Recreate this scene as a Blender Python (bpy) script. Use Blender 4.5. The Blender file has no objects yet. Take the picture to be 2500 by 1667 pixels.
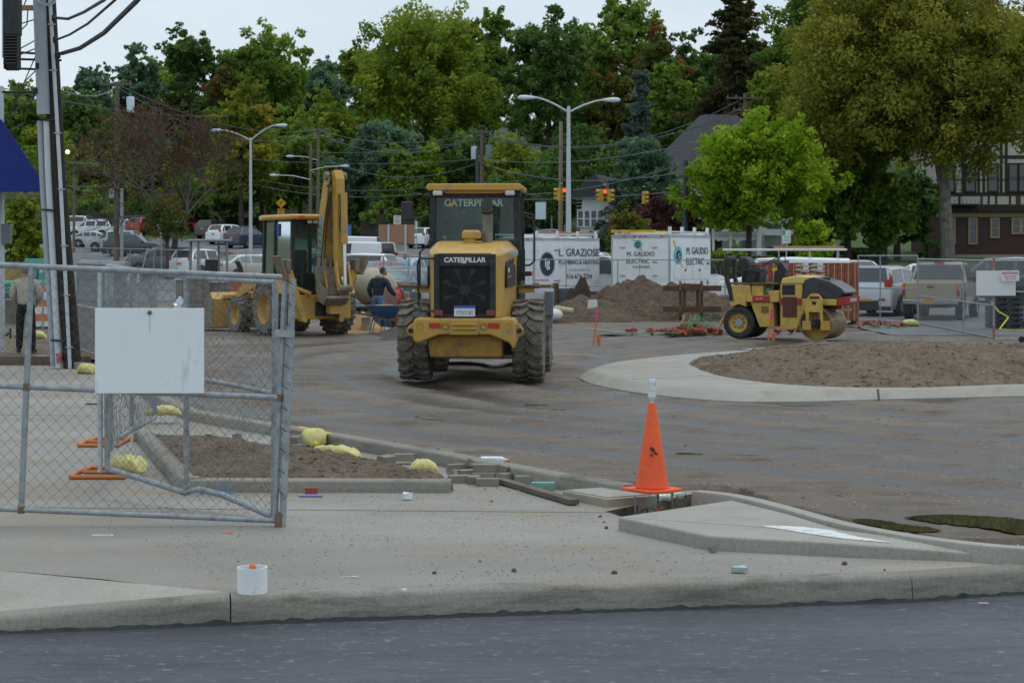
import bpy, bmesh, math, random
import numpy as np
from mathutils import Vector, Matrix
random.seed(7); RNG = np.random.default_rng(11)
R = math.radians
scene = bpy.context.scene
COL = scene.collection

# ---------------------------------------------------------------- camera, sky, sun, exposure
F, CX, HY, CH = 4600.0, 1250.0, 636.0, 2.0          # focal length in photo pixels, image centre, horizon row, eye height
cam_d = bpy.data.cameras.new('camera'); cam = bpy.data.objects.new('camera', cam_d); COL.objects.link(cam)
cam.location = (0, 0, CH); cam.rotation_euler = (R(90), 0, 0)
cam_d.sensor_width = 36; cam_d.lens = 36 * F / 2500; cam_d.shift_y = -(833.5 - HY) / 2500
cam_d.clip_start = .1; cam_d.clip_end = 6000
cam_d.dof.use_dof = True; cam_d.dof.focus_distance = 21; cam_d.dof.aperture_fstop = 7
scene.camera = cam
world = bpy.data.worlds.new('World'); scene.world = world; world.use_nodes = True
wn, wl = world.node_tree.nodes, world.node_tree.links; wn.clear()
SUN_EL, SUN_AZ = 74, 40
w_out = wn.new('ShaderNodeOutputWorld'); w_bg = wn.new('ShaderNodeBackground'); w_bg.inputs[1].default_value = .1
w_sky = wn.new('ShaderNodeTexSky'); w_sky.sky_type = 'NISHITA'; w_sky.sun_disc = False
w_sky.sun_elevation = R(SUN_EL); w_sky.sun_rotation = R(SUN_AZ); w_sky.air_density = 1.4; w_sky.dust_density = 4
w_tc = wn.new('ShaderNodeTexCoord'); w_map = wn.new('ShaderNodeMapping'); w_map.inputs['Scale'].default_value = (1.2, 1.2, 4)
w_no = wn.new('ShaderNodeTexNoise'); w_no.inputs['Scale'].default_value = 2.2; w_no.inputs['Detail'].default_value = 5
w_ra = wn.new('ShaderNodeValToRGB')
w_ra.color_ramp.elements[0].position = .34; w_ra.color_ramp.elements[0].color = (6.0, 7.3, 8.5, 1)
w_ra.color_ramp.elements[1].position = .66; w_ra.color_ramp.elements[1].color = (8.0, 8.95, 9.6, 1)
w_mx = wn.new('ShaderNodeMix'); w_mx.data_type = 'RGBA'; w_mx.inputs[0].default_value = .9
wl.new(w_tc.outputs['Generated'], w_map.inputs[0]); wl.new(w_map.outputs[0], w_no.inputs[0]); wl.new(w_no.outputs[0], w_ra.inputs[0])
wl.new(w_sky.outputs[0], w_mx.inputs[6]); wl.new(w_ra.outputs[0], w_mx.inputs[7]); wl.new(w_mx.outputs[2], w_bg.inputs[0]); wl.new(w_bg.outputs[0], w_out.inputs[0])
sun_d = bpy.data.lights.new('sun', 'SUN'); sun_d.energy = .9; sun_d.angle = R(24); sun_d.color = (1, .97, .92)
sun = bpy.data.objects.new('sun', sun_d); COL.objects.link(sun)
sun.rotation_euler = (R(90 - SUN_EL), 0, R(180 - SUN_AZ)); sun.location = (0, 0, 60)
scene.view_settings.view_transform = 'Standard'; scene.view_settings.look = 'None'
scene.view_settings.exposure = 0.06; scene.view_settings.gamma = 1
scene.cycles.max_bounces = 4; scene.cycles.transparent_max_bounces = 8; scene.cycles.diffuse_bounces = 2; scene.cycles.glossy_bounces = 2
scene.cycles.use_denoising = True; scene.cycles.caustics_reflective = False; scene.cycles.caustics_refractive = False

# ---------------------------------------------------------------- terrain height and pixel helpers
_GD = np.array([0, 35, 48, 60, 72, 100, 125, 165, 200, 240, 300, 420, 900, 3000.])
_GZ = np.array([.04, .04, .12, .15, .25, .8, 1.5, 3.3, 5.5, 11, 21, 32, 45, 60.])
def G(d): return float(np.interp(d, _GD, _GZ))
def P(px, py, d): return Vector(((px - CX) * d / F, d, CH - (py - HY) * d / F))       # photo pixel at a chosen distance
def gp(px, d, dz=0): return Vector(((px - CX) * d / F, d, G(d) + dz))                # on the ground at a chosen distance
_dd = np.linspace(6, 320, 4000); _pp = HY + (CH - np.interp(_dd, _GD, _GZ)) * F / _dd
def D_of(py): return float(np.interp(-py, -_pp, _dd))                                # distance of the ground seen at a photo row
def gr(px, py, dz=0): return gp(px, D_of(py), dz)

# ---------------------------------------------------------------- materials
MATS = {}
def rgb(c): return (c[0], c[1], c[2], 1)
def mat(name, col, rough=.6, metal=0, var=.14, vs=3.0, bump=0, bs=40, dirt=None, dcov=.5, ds=6, spec=.4, coat=0, emit=0, stretch=None):
    if name in MATS: return MATS[name]
    m = bpy.data.materials.new(name); m.use_nodes = True; n, l = m.node_tree.nodes, m.node_tree.links
    b = n['Principled BSDF']; b.inputs['Roughness'].default_value = rough; b.inputs['Metallic'].default_value = metal
    b.inputs['Specular IOR Level'].default_value = spec
    if coat: b.inputs['Coat Weight'].default_value = coat; b.inputs['Coat Roughness'].default_value = .12
    tc = n.new('ShaderNodeTexCoord'); co = tc.outputs['Object']
    if stretch:
        mp = n.new('ShaderNodeMapping'); mp.inputs['Scale'].default_value = stretch; l.new(co, mp.inputs[0]); co = mp.outputs[0]
    no = n.new('ShaderNodeTexNoise'); no.inputs['Scale'].default_value = vs; no.inputs['Detail'].default_value = 6; no.inputs['Roughness'].default_value = .62; l.new(co, no.inputs[0])
    mx = n.new('ShaderNodeMix'); mx.data_type = 'RGBA'
    mr = n.new('ShaderNodeMapRange'); mr.inputs[1].default_value = .3; mr.inputs[2].default_value = .7; l.new(no.outputs[0], mr.inputs[0]); l.new(mr.outputs[0], mx.inputs[0])
    mx.inputs[6].default_value = rgb([max(0, c * (1 - var)) for c in col]); mx.inputs[7].default_value = rgb([c * (1 + var) for c in col])
    out = mx.outputs[2]
    if dirt:
        n2 = n.new('ShaderNodeTexNoise'); n2.inputs['Scale'].default_value = ds; n2.inputs['Detail'].default_value = 8; n2.inputs['Roughness'].default_value = .7; l.new(co, n2.inputs[0])
        r2 = n.new('ShaderNodeMapRange'); r2.inputs[1].default_value = .62 - .3 * dcov; r2.inputs[2].default_value = .86 - .3 * dcov; l.new(n2.outputs[0], r2.inputs[0])
        m2 = n.new('ShaderNodeMix'); m2.data_type = 'RGBA'; l.new(r2.outputs[0], m2.inputs[0]); l.new(out, m2.inputs[6]); m2.inputs[7].default_value = rgb(dirt); out = m2.outputs[2]
        r3 = n.new('ShaderNodeMapRange'); r3.inputs[3].default_value = rough; r3.inputs[4].default_value = min(1, rough + .3); l.new(r2.outputs[0], r3.inputs[0]); l.new(r3.outputs[0], b.inputs['Roughness'])
    l.new(out, b.inputs['Base Color'])
    if emit: l.new(out, b.inputs['Emission Color']); b.inputs['Emission Strength'].default_value = emit
    if bump:
        n3 = n.new('ShaderNodeTexNoise'); n3.inputs['Scale'].default_value = bs; n3.inputs['Detail'].default_value = 5; l.new(co, n3.inputs[0])
        bp = n.new('ShaderNodeBump'); bp.inputs['Strength'].default_value = bump; bp.inputs['Distance'].default_value = .02; l.new(n3.outputs[0], bp.inputs['Height']); l.new(bp.outputs[0], b.inputs['Normal'])
    MATS[name] = m; return m
def glass(name, tint=(.45, .6, .55), clear=.6):
    if name in MATS: return MATS[name]
    m = bpy.data.materials.new(name); m.use_nodes = True; n, l = m.node_tree.nodes, m.node_tree.links; n.clear()
    o = n.new('ShaderNodeOutputMaterial'); t = n.new('ShaderNodeBsdfTransparent'); t.inputs[0].default_value = rgb(tint)
    g = n.new('ShaderNodeBsdfGlossy'); g.inputs['Roughness'].default_value = .04; g.inputs[0].default_value = (.9, .95, .95, 1)
    d = n.new('ShaderNodeBsdfDiffuse'); d.inputs[0].default_value = rgb([.25 * c for c in tint])
    lw = n.new('ShaderNodeLayerWeight'); lw.inputs[0].default_value = .35
    a = n.new('ShaderNodeMixShader'); a.inputs[0].default_value = clear; l.new(d.outputs[0], a.inputs[1]); l.new(t.outputs[0], a.inputs[2])
    s = n.new('ShaderNodeMixShader'); l.new(lw.outputs['Fresnel'], s.inputs[0]); l.new(a.outputs[0], s.inputs[1]); l.new(g.outputs[0], s.inputs[2]); l.new(s.outputs[0], o.inputs[0])
    MATS[name] = m; return m

# ---------------------------------------------------------------- mesh builder
class MB:
    def __init__(s): s.v = []; s.f = []
    def add(s, vs, fs):
        o = len(s.v); s.v += [tuple(v) for v in vs]; s.f += [tuple(i + o for i in f) for f in fs]; return s
    def bx(s, x0, x1, y0, y1, z0, z1):
        return s.add([(x0, y0, z0), (x1, y0, z0), (x1, y1, z0), (x0, y1, z0), (x0, y0, z1), (x1, y0, z1), (x1, y1, z1), (x0, y1, z1)],
                     [(3, 2, 1, 0), (4, 5, 6, 7), (0, 1, 5, 4), (1, 2, 6, 5), (2, 3, 7, 6), (3, 0, 4, 7)])
    def box(s, c, size, rot=None):
        x, y, z = size[0] / 2, size[1] / 2, size[2] / 2; o = len(s.v); s.bx(-x, x, -y, y, -z, z)
        M = Matrix.Translation(c) @ ((rot if rot is not None else Matrix.Identity(3)).to_4x4())
        for i in range(o, len(s.v)): s.v[i] = tuple(M @ Vector(s.v[i]))
        return s
    def beam(s, p0, p1, w, h, up=(0, 0, 1)):
        p0, p1 = Vector(p0), Vector(p1); d = (p1 - p0).normalized(); u = Vector(up)
        if abs(d.dot(u)) > .98: u = Vector((0, 1, 0))
        r = d.cross(u).normalized() * w / 2; t = r.cross(d).normalized() * h / 2
        return s.add([p - r - t for p in (p0,)] + [p0 + r - t, p0 + r + t, p0 - r + t, p1 - r - t, p1 + r - t, p1 + r + t, p1 - r + t],
                     [(3, 2, 1, 0), (4, 5, 6, 7), (0, 1, 5, 4), (1, 2, 6, 5), (2, 3, 7, 6), (3, 0, 4, 7)])
    def cyl(s, p0, p1, r0, r1=None, n=12, caps=True):
        r1 = r0 if r1 is None else r1; p0, p1 = Vector(p0), Vector(p1); d = (p1 - p0).normalized()
        a = d.orthogonal().normalized(); b = d.cross(a); vs = []
        for p, r in ((p0, r0), (p1, r1)):
            vs += [p + (a * math.cos(2 * math.pi * i / n) + b * math.sin(2 * math.pi * i / n)) * r for i in range(n)]
        fs = [(i, (i + 1) % n, n + (i + 1) % n, n + i) for i in range(n)]
        if caps: fs += [tuple(range(n - 1, -1, -1)), tuple(range(n, 2 * n))]
        return s.add(vs, fs)
    def tube(s, pts, r, n=6, closed=False):
        pts = [Vector(p) for p in pts]; N = len(pts); rr = r if isinstance(r, (list, tuple)) else [r] * N; vs = []; a = None
        for i, p in enumerate(pts):
            if closed: d = pts[(i + 1) % N] - pts[i - 1]
            else: d = pts[min(i + 1, N - 1)] - pts[max(i - 1, 0)]
            d.normalize()
            a = d.orthogonal().normalized() if a is None else (a - d * a.dot(d)).normalized()
            b = d.cross(a)
            vs += [p + (a * math.cos(2 * math.pi * k / n) + b * math.sin(2 * math.pi * k / n)) * rr[i] for k in range(n)]
        fs = []
        for i in range(N if closed else N - 1):
            j = (i + 1) % N
            fs += [(i * n + k, i * n + (k + 1) % n, j * n + (k + 1) % n, j * n + k) for k in range(n)]
        if not closed: fs += [tuple(range(n - 1, -1, -1)), tuple(range((N - 1) * n, N * n))]
        return s.add(vs, fs)
    def lathe(s, prof, n=24, M=None):
        vs = []; k = len(prof)
        for i in range(n):
            a = 2 * math.pi * i / n; vs += [Vector((r * math.cos(a), r * math.sin(a), z)) for r, z in prof]
        if M is not None: vs = [M @ v for v in vs]
        fs = [(i * k + j, ((i + 1) % n) * k + j, ((i + 1) % n) * k + j + 1, i * k + j + 1) for i in range(n) for j in range(k - 1)]
        return s.add(vs, fs)
    def prism(s, poly, a0, a1, ax='x'):
        n = len(poly)
        def q(u, w, a): return (a, u, w) if ax == 'x' else ((u, a, w) if ax == 'y' else (u, w, a))
        return s.add([q(u, w, a0) for u, w in poly] + [q(u, w, a1) for u, w in poly],
                     [tuple(range(n - 1, -1, -1)), tuple(range(n, 2 * n))] + [(i, (i + 1) % n, n + (i + 1) % n, n + i) for i in range(n)])
    def loft(s, rings, caps=True, closed=True):
        n = len(rings[0]); vs = [v for r in rings for v in r]; fs = []
        for i in range(len(rings) - 1):
            for k in range(n if closed else n - 1):
                fs.append((i * n + k, i * n + (k + 1) % n, (i + 1) * n + (k + 1) % n, (i + 1) * n + k))
        if caps: fs += [tuple(range(n - 1, -1, -1)), tuple(range((len(rings) - 1) * n, len(rings) * n))]
        return s.add(vs, fs)
    def sphere(s, c, r, n=12, m=8, sq=1.0):
        c = Vector(c); rx, ry, rz = (r, r, r) if not isinstance(r, (tuple, list)) else r; vs = []
        for j in range(m + 1):
            t = math.pi * j / m
            for i in range(n):
                a = 2 * math.pi * i / n; vs.append(c + Vector((rx * math.sin(t) * math.cos(a), ry * math.sin(t) * math.sin(a), -rz * math.cos(t))))
        return s.add(vs, [(j * n + i, j * n + (i + 1) % n, (j + 1) * n + (i + 1) % n, (j + 1) * n + i) for j in range(m) for i in range(n)])
    def mesh(s, name, smooth=False):
        me = bpy.data.meshes.new(name); me.from_pydata(s.v, [], s.f)
        bm = bmesh.new(); bm.from_mesh(me); bmesh.ops.remove_doubles(bm, verts=bm.verts, dist=1e-5); bmesh.ops.recalc_face_normals(bm, faces=bm.faces); bm.to_mesh(me); bm.free()
        if smooth:
            me.polygons.foreach_set('use_smooth', [True] * len(me.polygons))
            try: me.set_sharp_from_angle(angle=R(smooth if smooth > 1 else 38))
            except Exception: pass
        me.update(); return me
    def build(s, name, m, parent=None, smooth=False, bevel=0, seg=2):
        me = s.mesh(name, smooth); return link(name, me, m, parent, bevel, seg)
def link(name, me, m, parent=None, bevel=0, seg=2):
    if m is not None and not me.materials: me.materials.append(m)
    o = bpy.data.objects.new(name, me); COL.objects.link(o)
    if parent is not None: o.parent = parent
    if bevel:
        b = o.modifiers.new('bevel', 'BEVEL'); b.width = bevel; b.segments = seg; b.limit_method = 'ANGLE'; b.angle_limit = R(35)
    return o
def tag(o, label=None, cat=None, group=None, kind=None):
    if label: o['label'] = label
    if cat: o['category'] = cat
    if group: o['group'] = group
    if kind: o['kind'] = kind
    return o
def thing(name, label, cat, loc=(0, 0, 0), rz=0, group=None):
    o = bpy.data.objects.new(name, None); COL.objects.link(o); o.empty_display_size = .2
    o.location = loc; o.rotation_euler = (0, 0, R(rz)); return tag(o, label, cat, group)
def struct(o): o['kind'] = 'structure'; return o
def stuff(o): o['kind'] = 'stuff'; return o
def copy_tree(o, parent=None):
    c = o.copy(); COL.objects.link(c); c.parent = parent
    for ch in list(o.children): copy_tree(ch, c)
    return c
def np_mesh(name, v, f, smooth=False):
    """fast mesh from arrays; f is (n,3) or (n,4)"""
    me = bpy.data.meshes.new(name); k = f.shape[1]
    me.vertices.add(len(v)); me.vertices.foreach_set('co', np.asarray(v, np.float32).ravel())
    me.loops.add(f.size); me.loops.foreach_set('vertex_index', np.asarray(f, np.int32).ravel())
    me.polygons.add(len(f)); me.polygons.foreach_set('loop_start', np.arange(0, f.size, k, dtype=np.int32))
    if smooth: me.polygons.foreach_set('use_smooth', np.ones(len(f), bool))
    me.update(calc_edges=True); me.validate(); return me
def text(body, size, m, parent, loc, rot=(0, 0, 0), thick=.002, sx=1, shear=0, name='lettering', align='CENTER', bold=0):
    cu = bpy.data.curves.new(name, 'FONT'); cu.body = body; cu.size = size; cu.align_x = align; cu.align_y = 'CENTER'; cu.extrude = thick; cu.resolution_u = 3; cu.shear = shear
    if bold: cu.offset = bold
    t = bpy.data.objects.new(name + '_tmp', cu); COL.objects.link(t)
    dg = bpy.context.evaluated_depsgraph_get(); me = bpy.data.meshes.new_from_object(t.evaluated_get(dg)); me.name = name
    bpy.data.objects.remove(t); bpy.data.curves.remove(cu)
    me.materials.clear(); me.materials.append(m)
    o = bpy.data.objects.new(name, me); COL.objects.link(o); o.parent = parent; o.location = loc; o.rotation_euler = rot; o.scale = (sx, 1, 1); return o
# smooth value noise on arrays (for terrain relief)
def vnoise(x, y, seed=0):
    def h(i, j):
        n = (i * 374761393 + j * 668265263 + seed * 1442695041) & 0x7fffffff; n = ((n ^ (n >> 13)) * 1274126177) & 0x7fffffff
        return ((n ^ (n >> 16)) & 0xffff) / 65535.0
    xi = np.floor(x).astype(np.int64); yi = np.floor(y).astype(np.int64); fx = x - xi; fy = y - yi
    fx = fx * fx * (3 - 2 * fx); fy = fy * fy * (3 - 2 * fy)
    return (h(xi, yi) * (1 - fx) + h(xi + 1, yi) * fx) * (1 - fy) + (h(xi, yi + 1) * (1 - fx) + h(xi + 1, yi + 1) * fx) * fy
def fbm(x, y, seed=0, o=4):
    t = np.zeros_like(x, dtype=float); a = .5
    for i in range(o): t += a * (vnoise(x * 2 ** i, y * 2 ** i, seed + i) - .5); a *= .5
    return t

# ---------------------------------------------------------------- the setting
from mathutils.geometry import tessellate_polygon
def g0(px, py, z=0.0):
    d = (CH - z) * F / (py - HY); return Vector(((px - CX) * d / F, d, z))
def ground_mat(name, c1, c2, c3, s1, s2, s3, rough, bump, bs, wet=0, stretch=(1, 1, 1), bdist=.03, specks=None, wc=(.5, .62), sand=False):
    if name in MATS: return MATS[name]
    m = bpy.data.materials.new(name); m.use_nodes = True; n, l = m.node_tree.nodes, m.node_tree.links; b = n['Principled BSDF']
    tc = n.new('ShaderNodeTexCoord'); mp = n.new('ShaderNodeMapping'); mp.inputs['Scale'].default_value = stretch; l.new(tc.outputs['Object'], mp.inputs[0])
    def noise(s, d=6, r=.6, st=True):
        t = n.new('ShaderNodeTexNoise'); t.inputs['Scale'].default_value = s; t.inputs['Detail'].default_value = d; t.inputs['Roughness'].default_value = r
        l.new(mp.outputs[0] if st else tc.outputs['Object'], t.inputs[0]); return t.outputs[0]
    def rng(o, a, c, lo=0., hi=1.):
        t = n.new('ShaderNodeMapRange'); t.inputs[1].default_value = a; t.inputs[2].default_value = c; t.inputs[3].default_value = lo; t.inputs[4].default_value = hi; l.new(o, t.inputs[0]); return t.outputs[0]
    def mix(f, a, c):
        t = n.new('ShaderNodeMix'); t.data_type = 'RGBA'; l.new(f, t.inputs[0])
        for i, q in ((6, a), (7, c)):
            if isinstance(q, tuple): t.inputs[i].default_value = rgb(q)
            else: l.new(q, t.inputs[i])
        return t.outputs[2]
    big = rng(noise(s1, 5), .36, .64); mid = rng(noise(s2, 7, .68), .38, .66); fine = noise(s3, 3, .6, False)
    c = mix(big, c1, c2); c = mix(rng(mid, .35 if sand else .45, .95 if sand else 1, 0, .85), c, c3)
    fr = rng(fine, .35, .65); c = mix(rng(fr, 0, 1, .28, 0), c, tuple(x * .35 for x in c3))
    if specks and specks[0] == 'n':
        mp2 = n.new('ShaderNodeMapping'); mp2.inputs['Scale'].default_value = (.55, 1.2, 1); l.new(tc.outputs['Object'], mp2.inputs[0]); t = n.new('ShaderNodeTexNoise'); t.inputs['Scale'].default_value = specks[1]; t.inputs['Detail'].default_value = 4; t.inputs['Roughness'].default_value = .6; l.new(mp2.outputs[0], t.inputs[0]); c = mix(rng(t.outputs[0], .615, .66), c, specks[2])
    elif specks:
        v = n.new('ShaderNodeTexVoronoi'); v.inputs['Scale'].default_value = specks[0]; l.new(tc.outputs['Object'], v.inputs[0])
        c = mix(rng(v.outputs['Distance'], specks[1], specks[1] * .6), c, specks[2])
    rr = rng(noise(s1 * 1.7, 4), .4, .6, rough - .08, min(1, rough + .08))
    if wet:
        w = rng(noise(s1 * 2.3, 5, .55), *wc)
        r2 = n.new('ShaderNodeMix'); r2.data_type = 'FLOAT'; l.new(w, r2.inputs[0]); l.new(rr, r2.inputs[2]); r2.inputs[3].default_value = wet; rr = r2.outputs[0]
        c = mix(rng(w, 0, 1, 0, .4), c, tuple(x * .5 for x in c1))
    l.new(c, b.inputs['Base Color']); l.new(rr, b.inputs['Roughness']); b.inputs['Specular IOR Level'].default_value = .4
    bp = n.new('ShaderNodeBump'); bp.inputs['Strength'].default_value = bump; bp.inputs['Distance'].default_value = bdist
    ad = n.new('ShaderNodeMath'); ad.operation = 'ADD'; l.new(noise(bs, 6, .65, False), ad.inputs[0]); l.new(mid, ad.inputs[1]); l.new(ad.outputs[0], bp.inputs['Height']); l.new(bp.outputs[0], b.inputs['Normal'])
    MATS[name] = m; return m
M_DIRT = ground_mat('yard_dirt', (.148, .118, .092), (.200, .165, .132), (.086, .066, .050), .22, 1.5, 22, .82, .8, 14, wet=.3, stretch=(.7, 1.1, 1), specks=(9, .12, (.40, .37, .33)), wc=(.55, .68))
M_CONC = ground_mat('concrete_slab', (.245, .238, .218), (.335, .318, .282), (.265, .215, .155), .3, .55, 40, .72, .18, 60, stretch=(.7, 1.5, 1), bdist=.008, specks=(7, .07, (.13, .11, .09)), sand=True)
M_CURB = ground_mat('kerb_concrete', (.22, .207, .175), (.30, .283, .24), (.125, .112, .09), 1.2, 3.5, 50, .78, .35, 70, stretch=(.5, .5, 3), bdist=.008)
M_ISLE = ground_mat('island_concrete', (.335, .322, .285), (.385, .368, .325), (.30, .27, .22), .7, 2.2, 50, .72, .2, 60, bdist=.006)
M_ASPH = ground_mat('new_asphalt', (.066, .074, .090), (.094, .104, .125), (.042, .047, .056), .3, 5, 70, .55, .8, 55, wet=.4, stretch=(.5, 1.8, 1), bdist=.012, specks=('n', 24, (.19, .205, .23)), wc=(.48, .64))  # specks: aggregate lumps with their sky glint put into the colour
M_LOT = ground_mat('worn_asphalt', (.13, .135, .14), (.17, .175, .18), (.10, .10, .102), .12, .8, 20, .75, .2, 30, bdist=.01)
M_SOIL = ground_mat('mulch_soil', (.25, .185, .13), (.33, .255, .185), (.15, .108, .075), 1.3, 7, 38, .92, 1.0, 26, bdist=.05, specks=(20, .2, (.30, .24, .17)))
M_GRASS = ground_mat('grass', (.06, .10, .025), (.09, .14, .035), (.035, .06, .018), .2, 2, 12, .9, .6, 8, bdist=.08)
M_HILL = ground_mat('hill_floor', (.05, .068, .025), (.07, .085, .035), (.035, .045, .02), .05, .5, 3, .95, .8, 2, bdist=.3)

def sheet(name, loops, m, z=None):
    pts = [p for lp in loops for p in lp]; tris = tessellate_polygon(loops)
    me = bpy.data.meshes.new(name); me.from_pydata([tuple(p) for p in pts], [], [tuple(t) for t in tris])
    bm = bmesh.new(); bm.from_mesh(me); bmesh.ops.recalc_face_normals(bm, faces=bm.faces)
    if sum(f.normal.z for f in bm.faces) < 0: bmesh.ops.reverse_faces(bm, faces=bm.faces)
    bm.to_mesh(me); bm.free(); return struct(link(name, me, m))
def grid_sheet(name, xs, ds, zf, m, smooth=True):
    X, Dm = np.meshgrid(xs, ds); Z = zf(X, Dm); nx, nd = len(xs), len(ds)
    v = np.stack([X, Dm, Z], -1).reshape(-1, 3); i = np.arange(nx * nd).reshape(nd, nx)
    f = np.stack([i[:-1, :-1], i[:-1, 1:], i[1:, 1:], i[1:, :-1]], -1).reshape(-1, 4)
    return link(name, np_mesh(name, v, f, smooth), m)
Gv = lambda d: np.interp(d, _GD, _GZ)

# wide ground to the horizon
xs = np.concatenate([np.linspace(-2500, -160, 14), np.linspace(-150, 150, 76), np.linspace(160, 2500, 14)])
ds = np.concatenate([np.linspace(-40, 70, 18), np.linspace(74, 330, 80), np.geomspace(340, 3000, 24)])
def zg(X, Dm):
    base = Gv(Dm) + np.where(Dm > 195, fbm(X / 30, Dm / 30, 5) * np.clip((Dm - 195) / 40, 0, 1) * 5, 0)
    low = np.clip((98 - Dm) / 24, 0, 1); return base - low * .45 - .03
struct(grid_sheet('ground', xs, ds, zg, M_HILL))
lawn = struct(grid_sheet('lawn', np.linspace(-75, 90, 60), np.linspace(176, 214, 24), lambda X, Y: zg(X, Y) + .06, M_GRASS))
lawn2 = struct(grid_sheet('verge', np.linspace(3, 95, 50), np.linspace(112, 186, 40), lambda X, Y: zg(X, Y) + .08, M_GRASS))

# foreground road
sheet('road', [[Vector((-40, -6, -.15)), Vector((40, -6, -.15)), Vector((40, 16.6, -.15)), Vector((3.3, 12.3, -.15)), Vector((-3, 10.95, -.15)), Vector((-40, 6.2, -.15))]], M_ASPH)

# concrete apron and pavement with the open pit at the cone
LK = [(-9.5, 37.5), (-6.9, 32.5), (-5.04, 26.4), (-4.08, 23.6), (-2.60, 21.3), (-1.81, 20.1), (-.61, 18.2), (.36, 16.55), (.92, 15.75)]
KF = [(-14, 8.55), (-6.5, 10.12), (-2.957, 10.88), (-1.664, 11.14), (0, 11.45), (2.53, 11.89), (3.31, 12.18), (4.6, 12.75), (9, 14.4)]
PIT = [g0(1478, 1248), g0(1520, 1262), g0(1640, 1250), g0(1800, 1228), g0(1700, 1203), g0(1600, 1224)]
IS_F = [g0(1508, 1286), g0(1731, 1329), g0(2079, 1350), g0(2500, 1387), g0(2760, 1404)]        # island front face foot
RAMP = [g0(-420, 1372), g0(-60, 1386), g0(250, 1413), g0(560, 1451)]
outer = [Vector((-14, 14.2, 0))] + RAMP + [Vector((x, y + .17, 0)) for x, y in KF[3:]] + [Vector((9, 14.9, 0)), Vector((4.6, 13.35, 0)), g0(2313, 1334), g0(1914, 1246), g0(1800, 1206), g0(1690, 1196), g0(1560, 1206)] \
    + [Vector((x, y, 0)) for x, y in reversed(LK)] + [Vector((-26, 38, 0)), Vector((-26, 14.2, 0))]
sheet('pavement', [outer, PIT], M_CONC)
pm = MB()
for a, b in zip(PIT, PIT[1:] + PIT[:1]): pm.add([a, b, b - Vector((0, 0, .45)), a - Vector((0, 0, .45))], [(0, 1, 2, 3)])
pm.add([p - Vector((0, 0, .42)) for p in PIT], [tuple(range(len(PIT)))])
struct(pm.build('utility_pit', M_SOIL))
jm = mat('joint_dark', (.12, .115, .10), .9)
for (a, b) in (((0, 1238), (1500, 1251)), ((-60, 1012), (330, 1016))):
    A, B = g0(*a, .0005), g0(*b, .0005); o = MB().beam(A, B, .012, .004).build('pavement_joint', jm); struct(o)

rb = [Vector((-14, 8.72, -.10)), Vector((-6.5, 10.29, -.078)), Vector((-2.957, 11.05, -.056)), Vector((-1.68, 11.305, .01))]
ra_ = [Vector((-14, 14.2, 0)), RAMP[0], RAMP[1], RAMP[3]]
m_ = MB(); m_.loft([[a, b] for a, b in zip(rb, ra_)], caps=False, closed=False); struct(m_.build('kerb_ramp', M_ISLE))
# kerbs: swept profile
def sweep(name, line, prof, m, cap=True):
    pts = [Vector((x, y, 0)) if len(q) == 2 else Vector(q) for q in line for x, y in [q[:2]]]; rings = []
    for i, p in enumerate(pts):
        d = (pts[min(i + 1, len(pts) - 1)] - pts[max(i - 1, 0)]); d.z = 0; d.normalize(); nrm = Vector((-d.y, d.x, 0))
        pr = prof(i / (len(pts) - 1)) if callable(prof) else prof
        rings.append([p + nrm * u + Vector((0, 0, w)) for u, w in pr])
    o = MB().loft(rings).build(name, m, smooth=45); return struct(o)
def resample(line, step=.25):
    out = []
    for a, b in zip(line, line[1:]):
        a, b = Vector((*a[:2], 0)), Vector((*b[:2], 0)); n = max(1, int((b - a).length / step))
        out += [tuple((a + (b - a) * i / n)[:2]) for i in range(n)]
    return out + [tuple(line[-1][:2])]
def smooth_line(line, it=2):
    for _ in range(it):
        o = [line[0]]
        for a, b in zip(line, line[1:]): o += [(a[0] * .75 + b[0] * .25, a[1] * .75 + b[1] * .25), (a[0] * .25 + b[0] * .75, a[1] * .25 + b[1] * .75)]
        line = o + [line[-1]]
    return line
def kprof(h, w=.18, base=-.3, bat=.025, r=.03):
    return [(0, base), (0, -.15), (bat * .6, h - r), (bat + .008, h - r * .35), (bat + r, h), (w - .006, h + .002), (w, h - .006), (w, base)]
def kerb_run(seg, h0, h1, name='kerb'):
    seg = resample(seg); return sweep(name, seg, lambda t: kprof(h0 + (h1 - h0) * t), M_CURB)
kerb_run([(-14, 8.55), (-6.5, 10.12), (-2.957, 10.88)], -.10, -.055)
kerb_run([(-2.957, 10.88), (-1.668, 11.139)], -.055, .012)
kerb_run([(-1.660, 11.141), (0, 11.45), (2.526, 11.889)], .012, .012)
kerb_run([(2.534, 11.891), (3.31, 12.18), (4.6, 12.75), (9, 14.4)], .012, .012)
rr_ = random.Random(9); be = resample([(-14, 8.55), (-6.5, 10.12), (-2.957, 10.88), (-1.664, 11.14), (0, 11.45), (2.53, 11.89), (3.31, 12.18), (4.6, 12.75), (9, 14.4)], .05)
m_ = MB(); m_.loft([[Vector((x, y - .02 - rr_.uniform(0, .03), -.149)), Vector((x, y - .004, -.149 + rr_.uniform(.008, .022) * (1.6 if rr_.random() < .2 else 1))), Vector((x, y + .03, -.14))] for x, y in be], caps=False, closed=False); struct(m_.build('bitumen_edge', mat('bitumen', (.022, .024, .028), .7, var=.3, vs=20, bump=.6, bs=60)))
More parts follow.
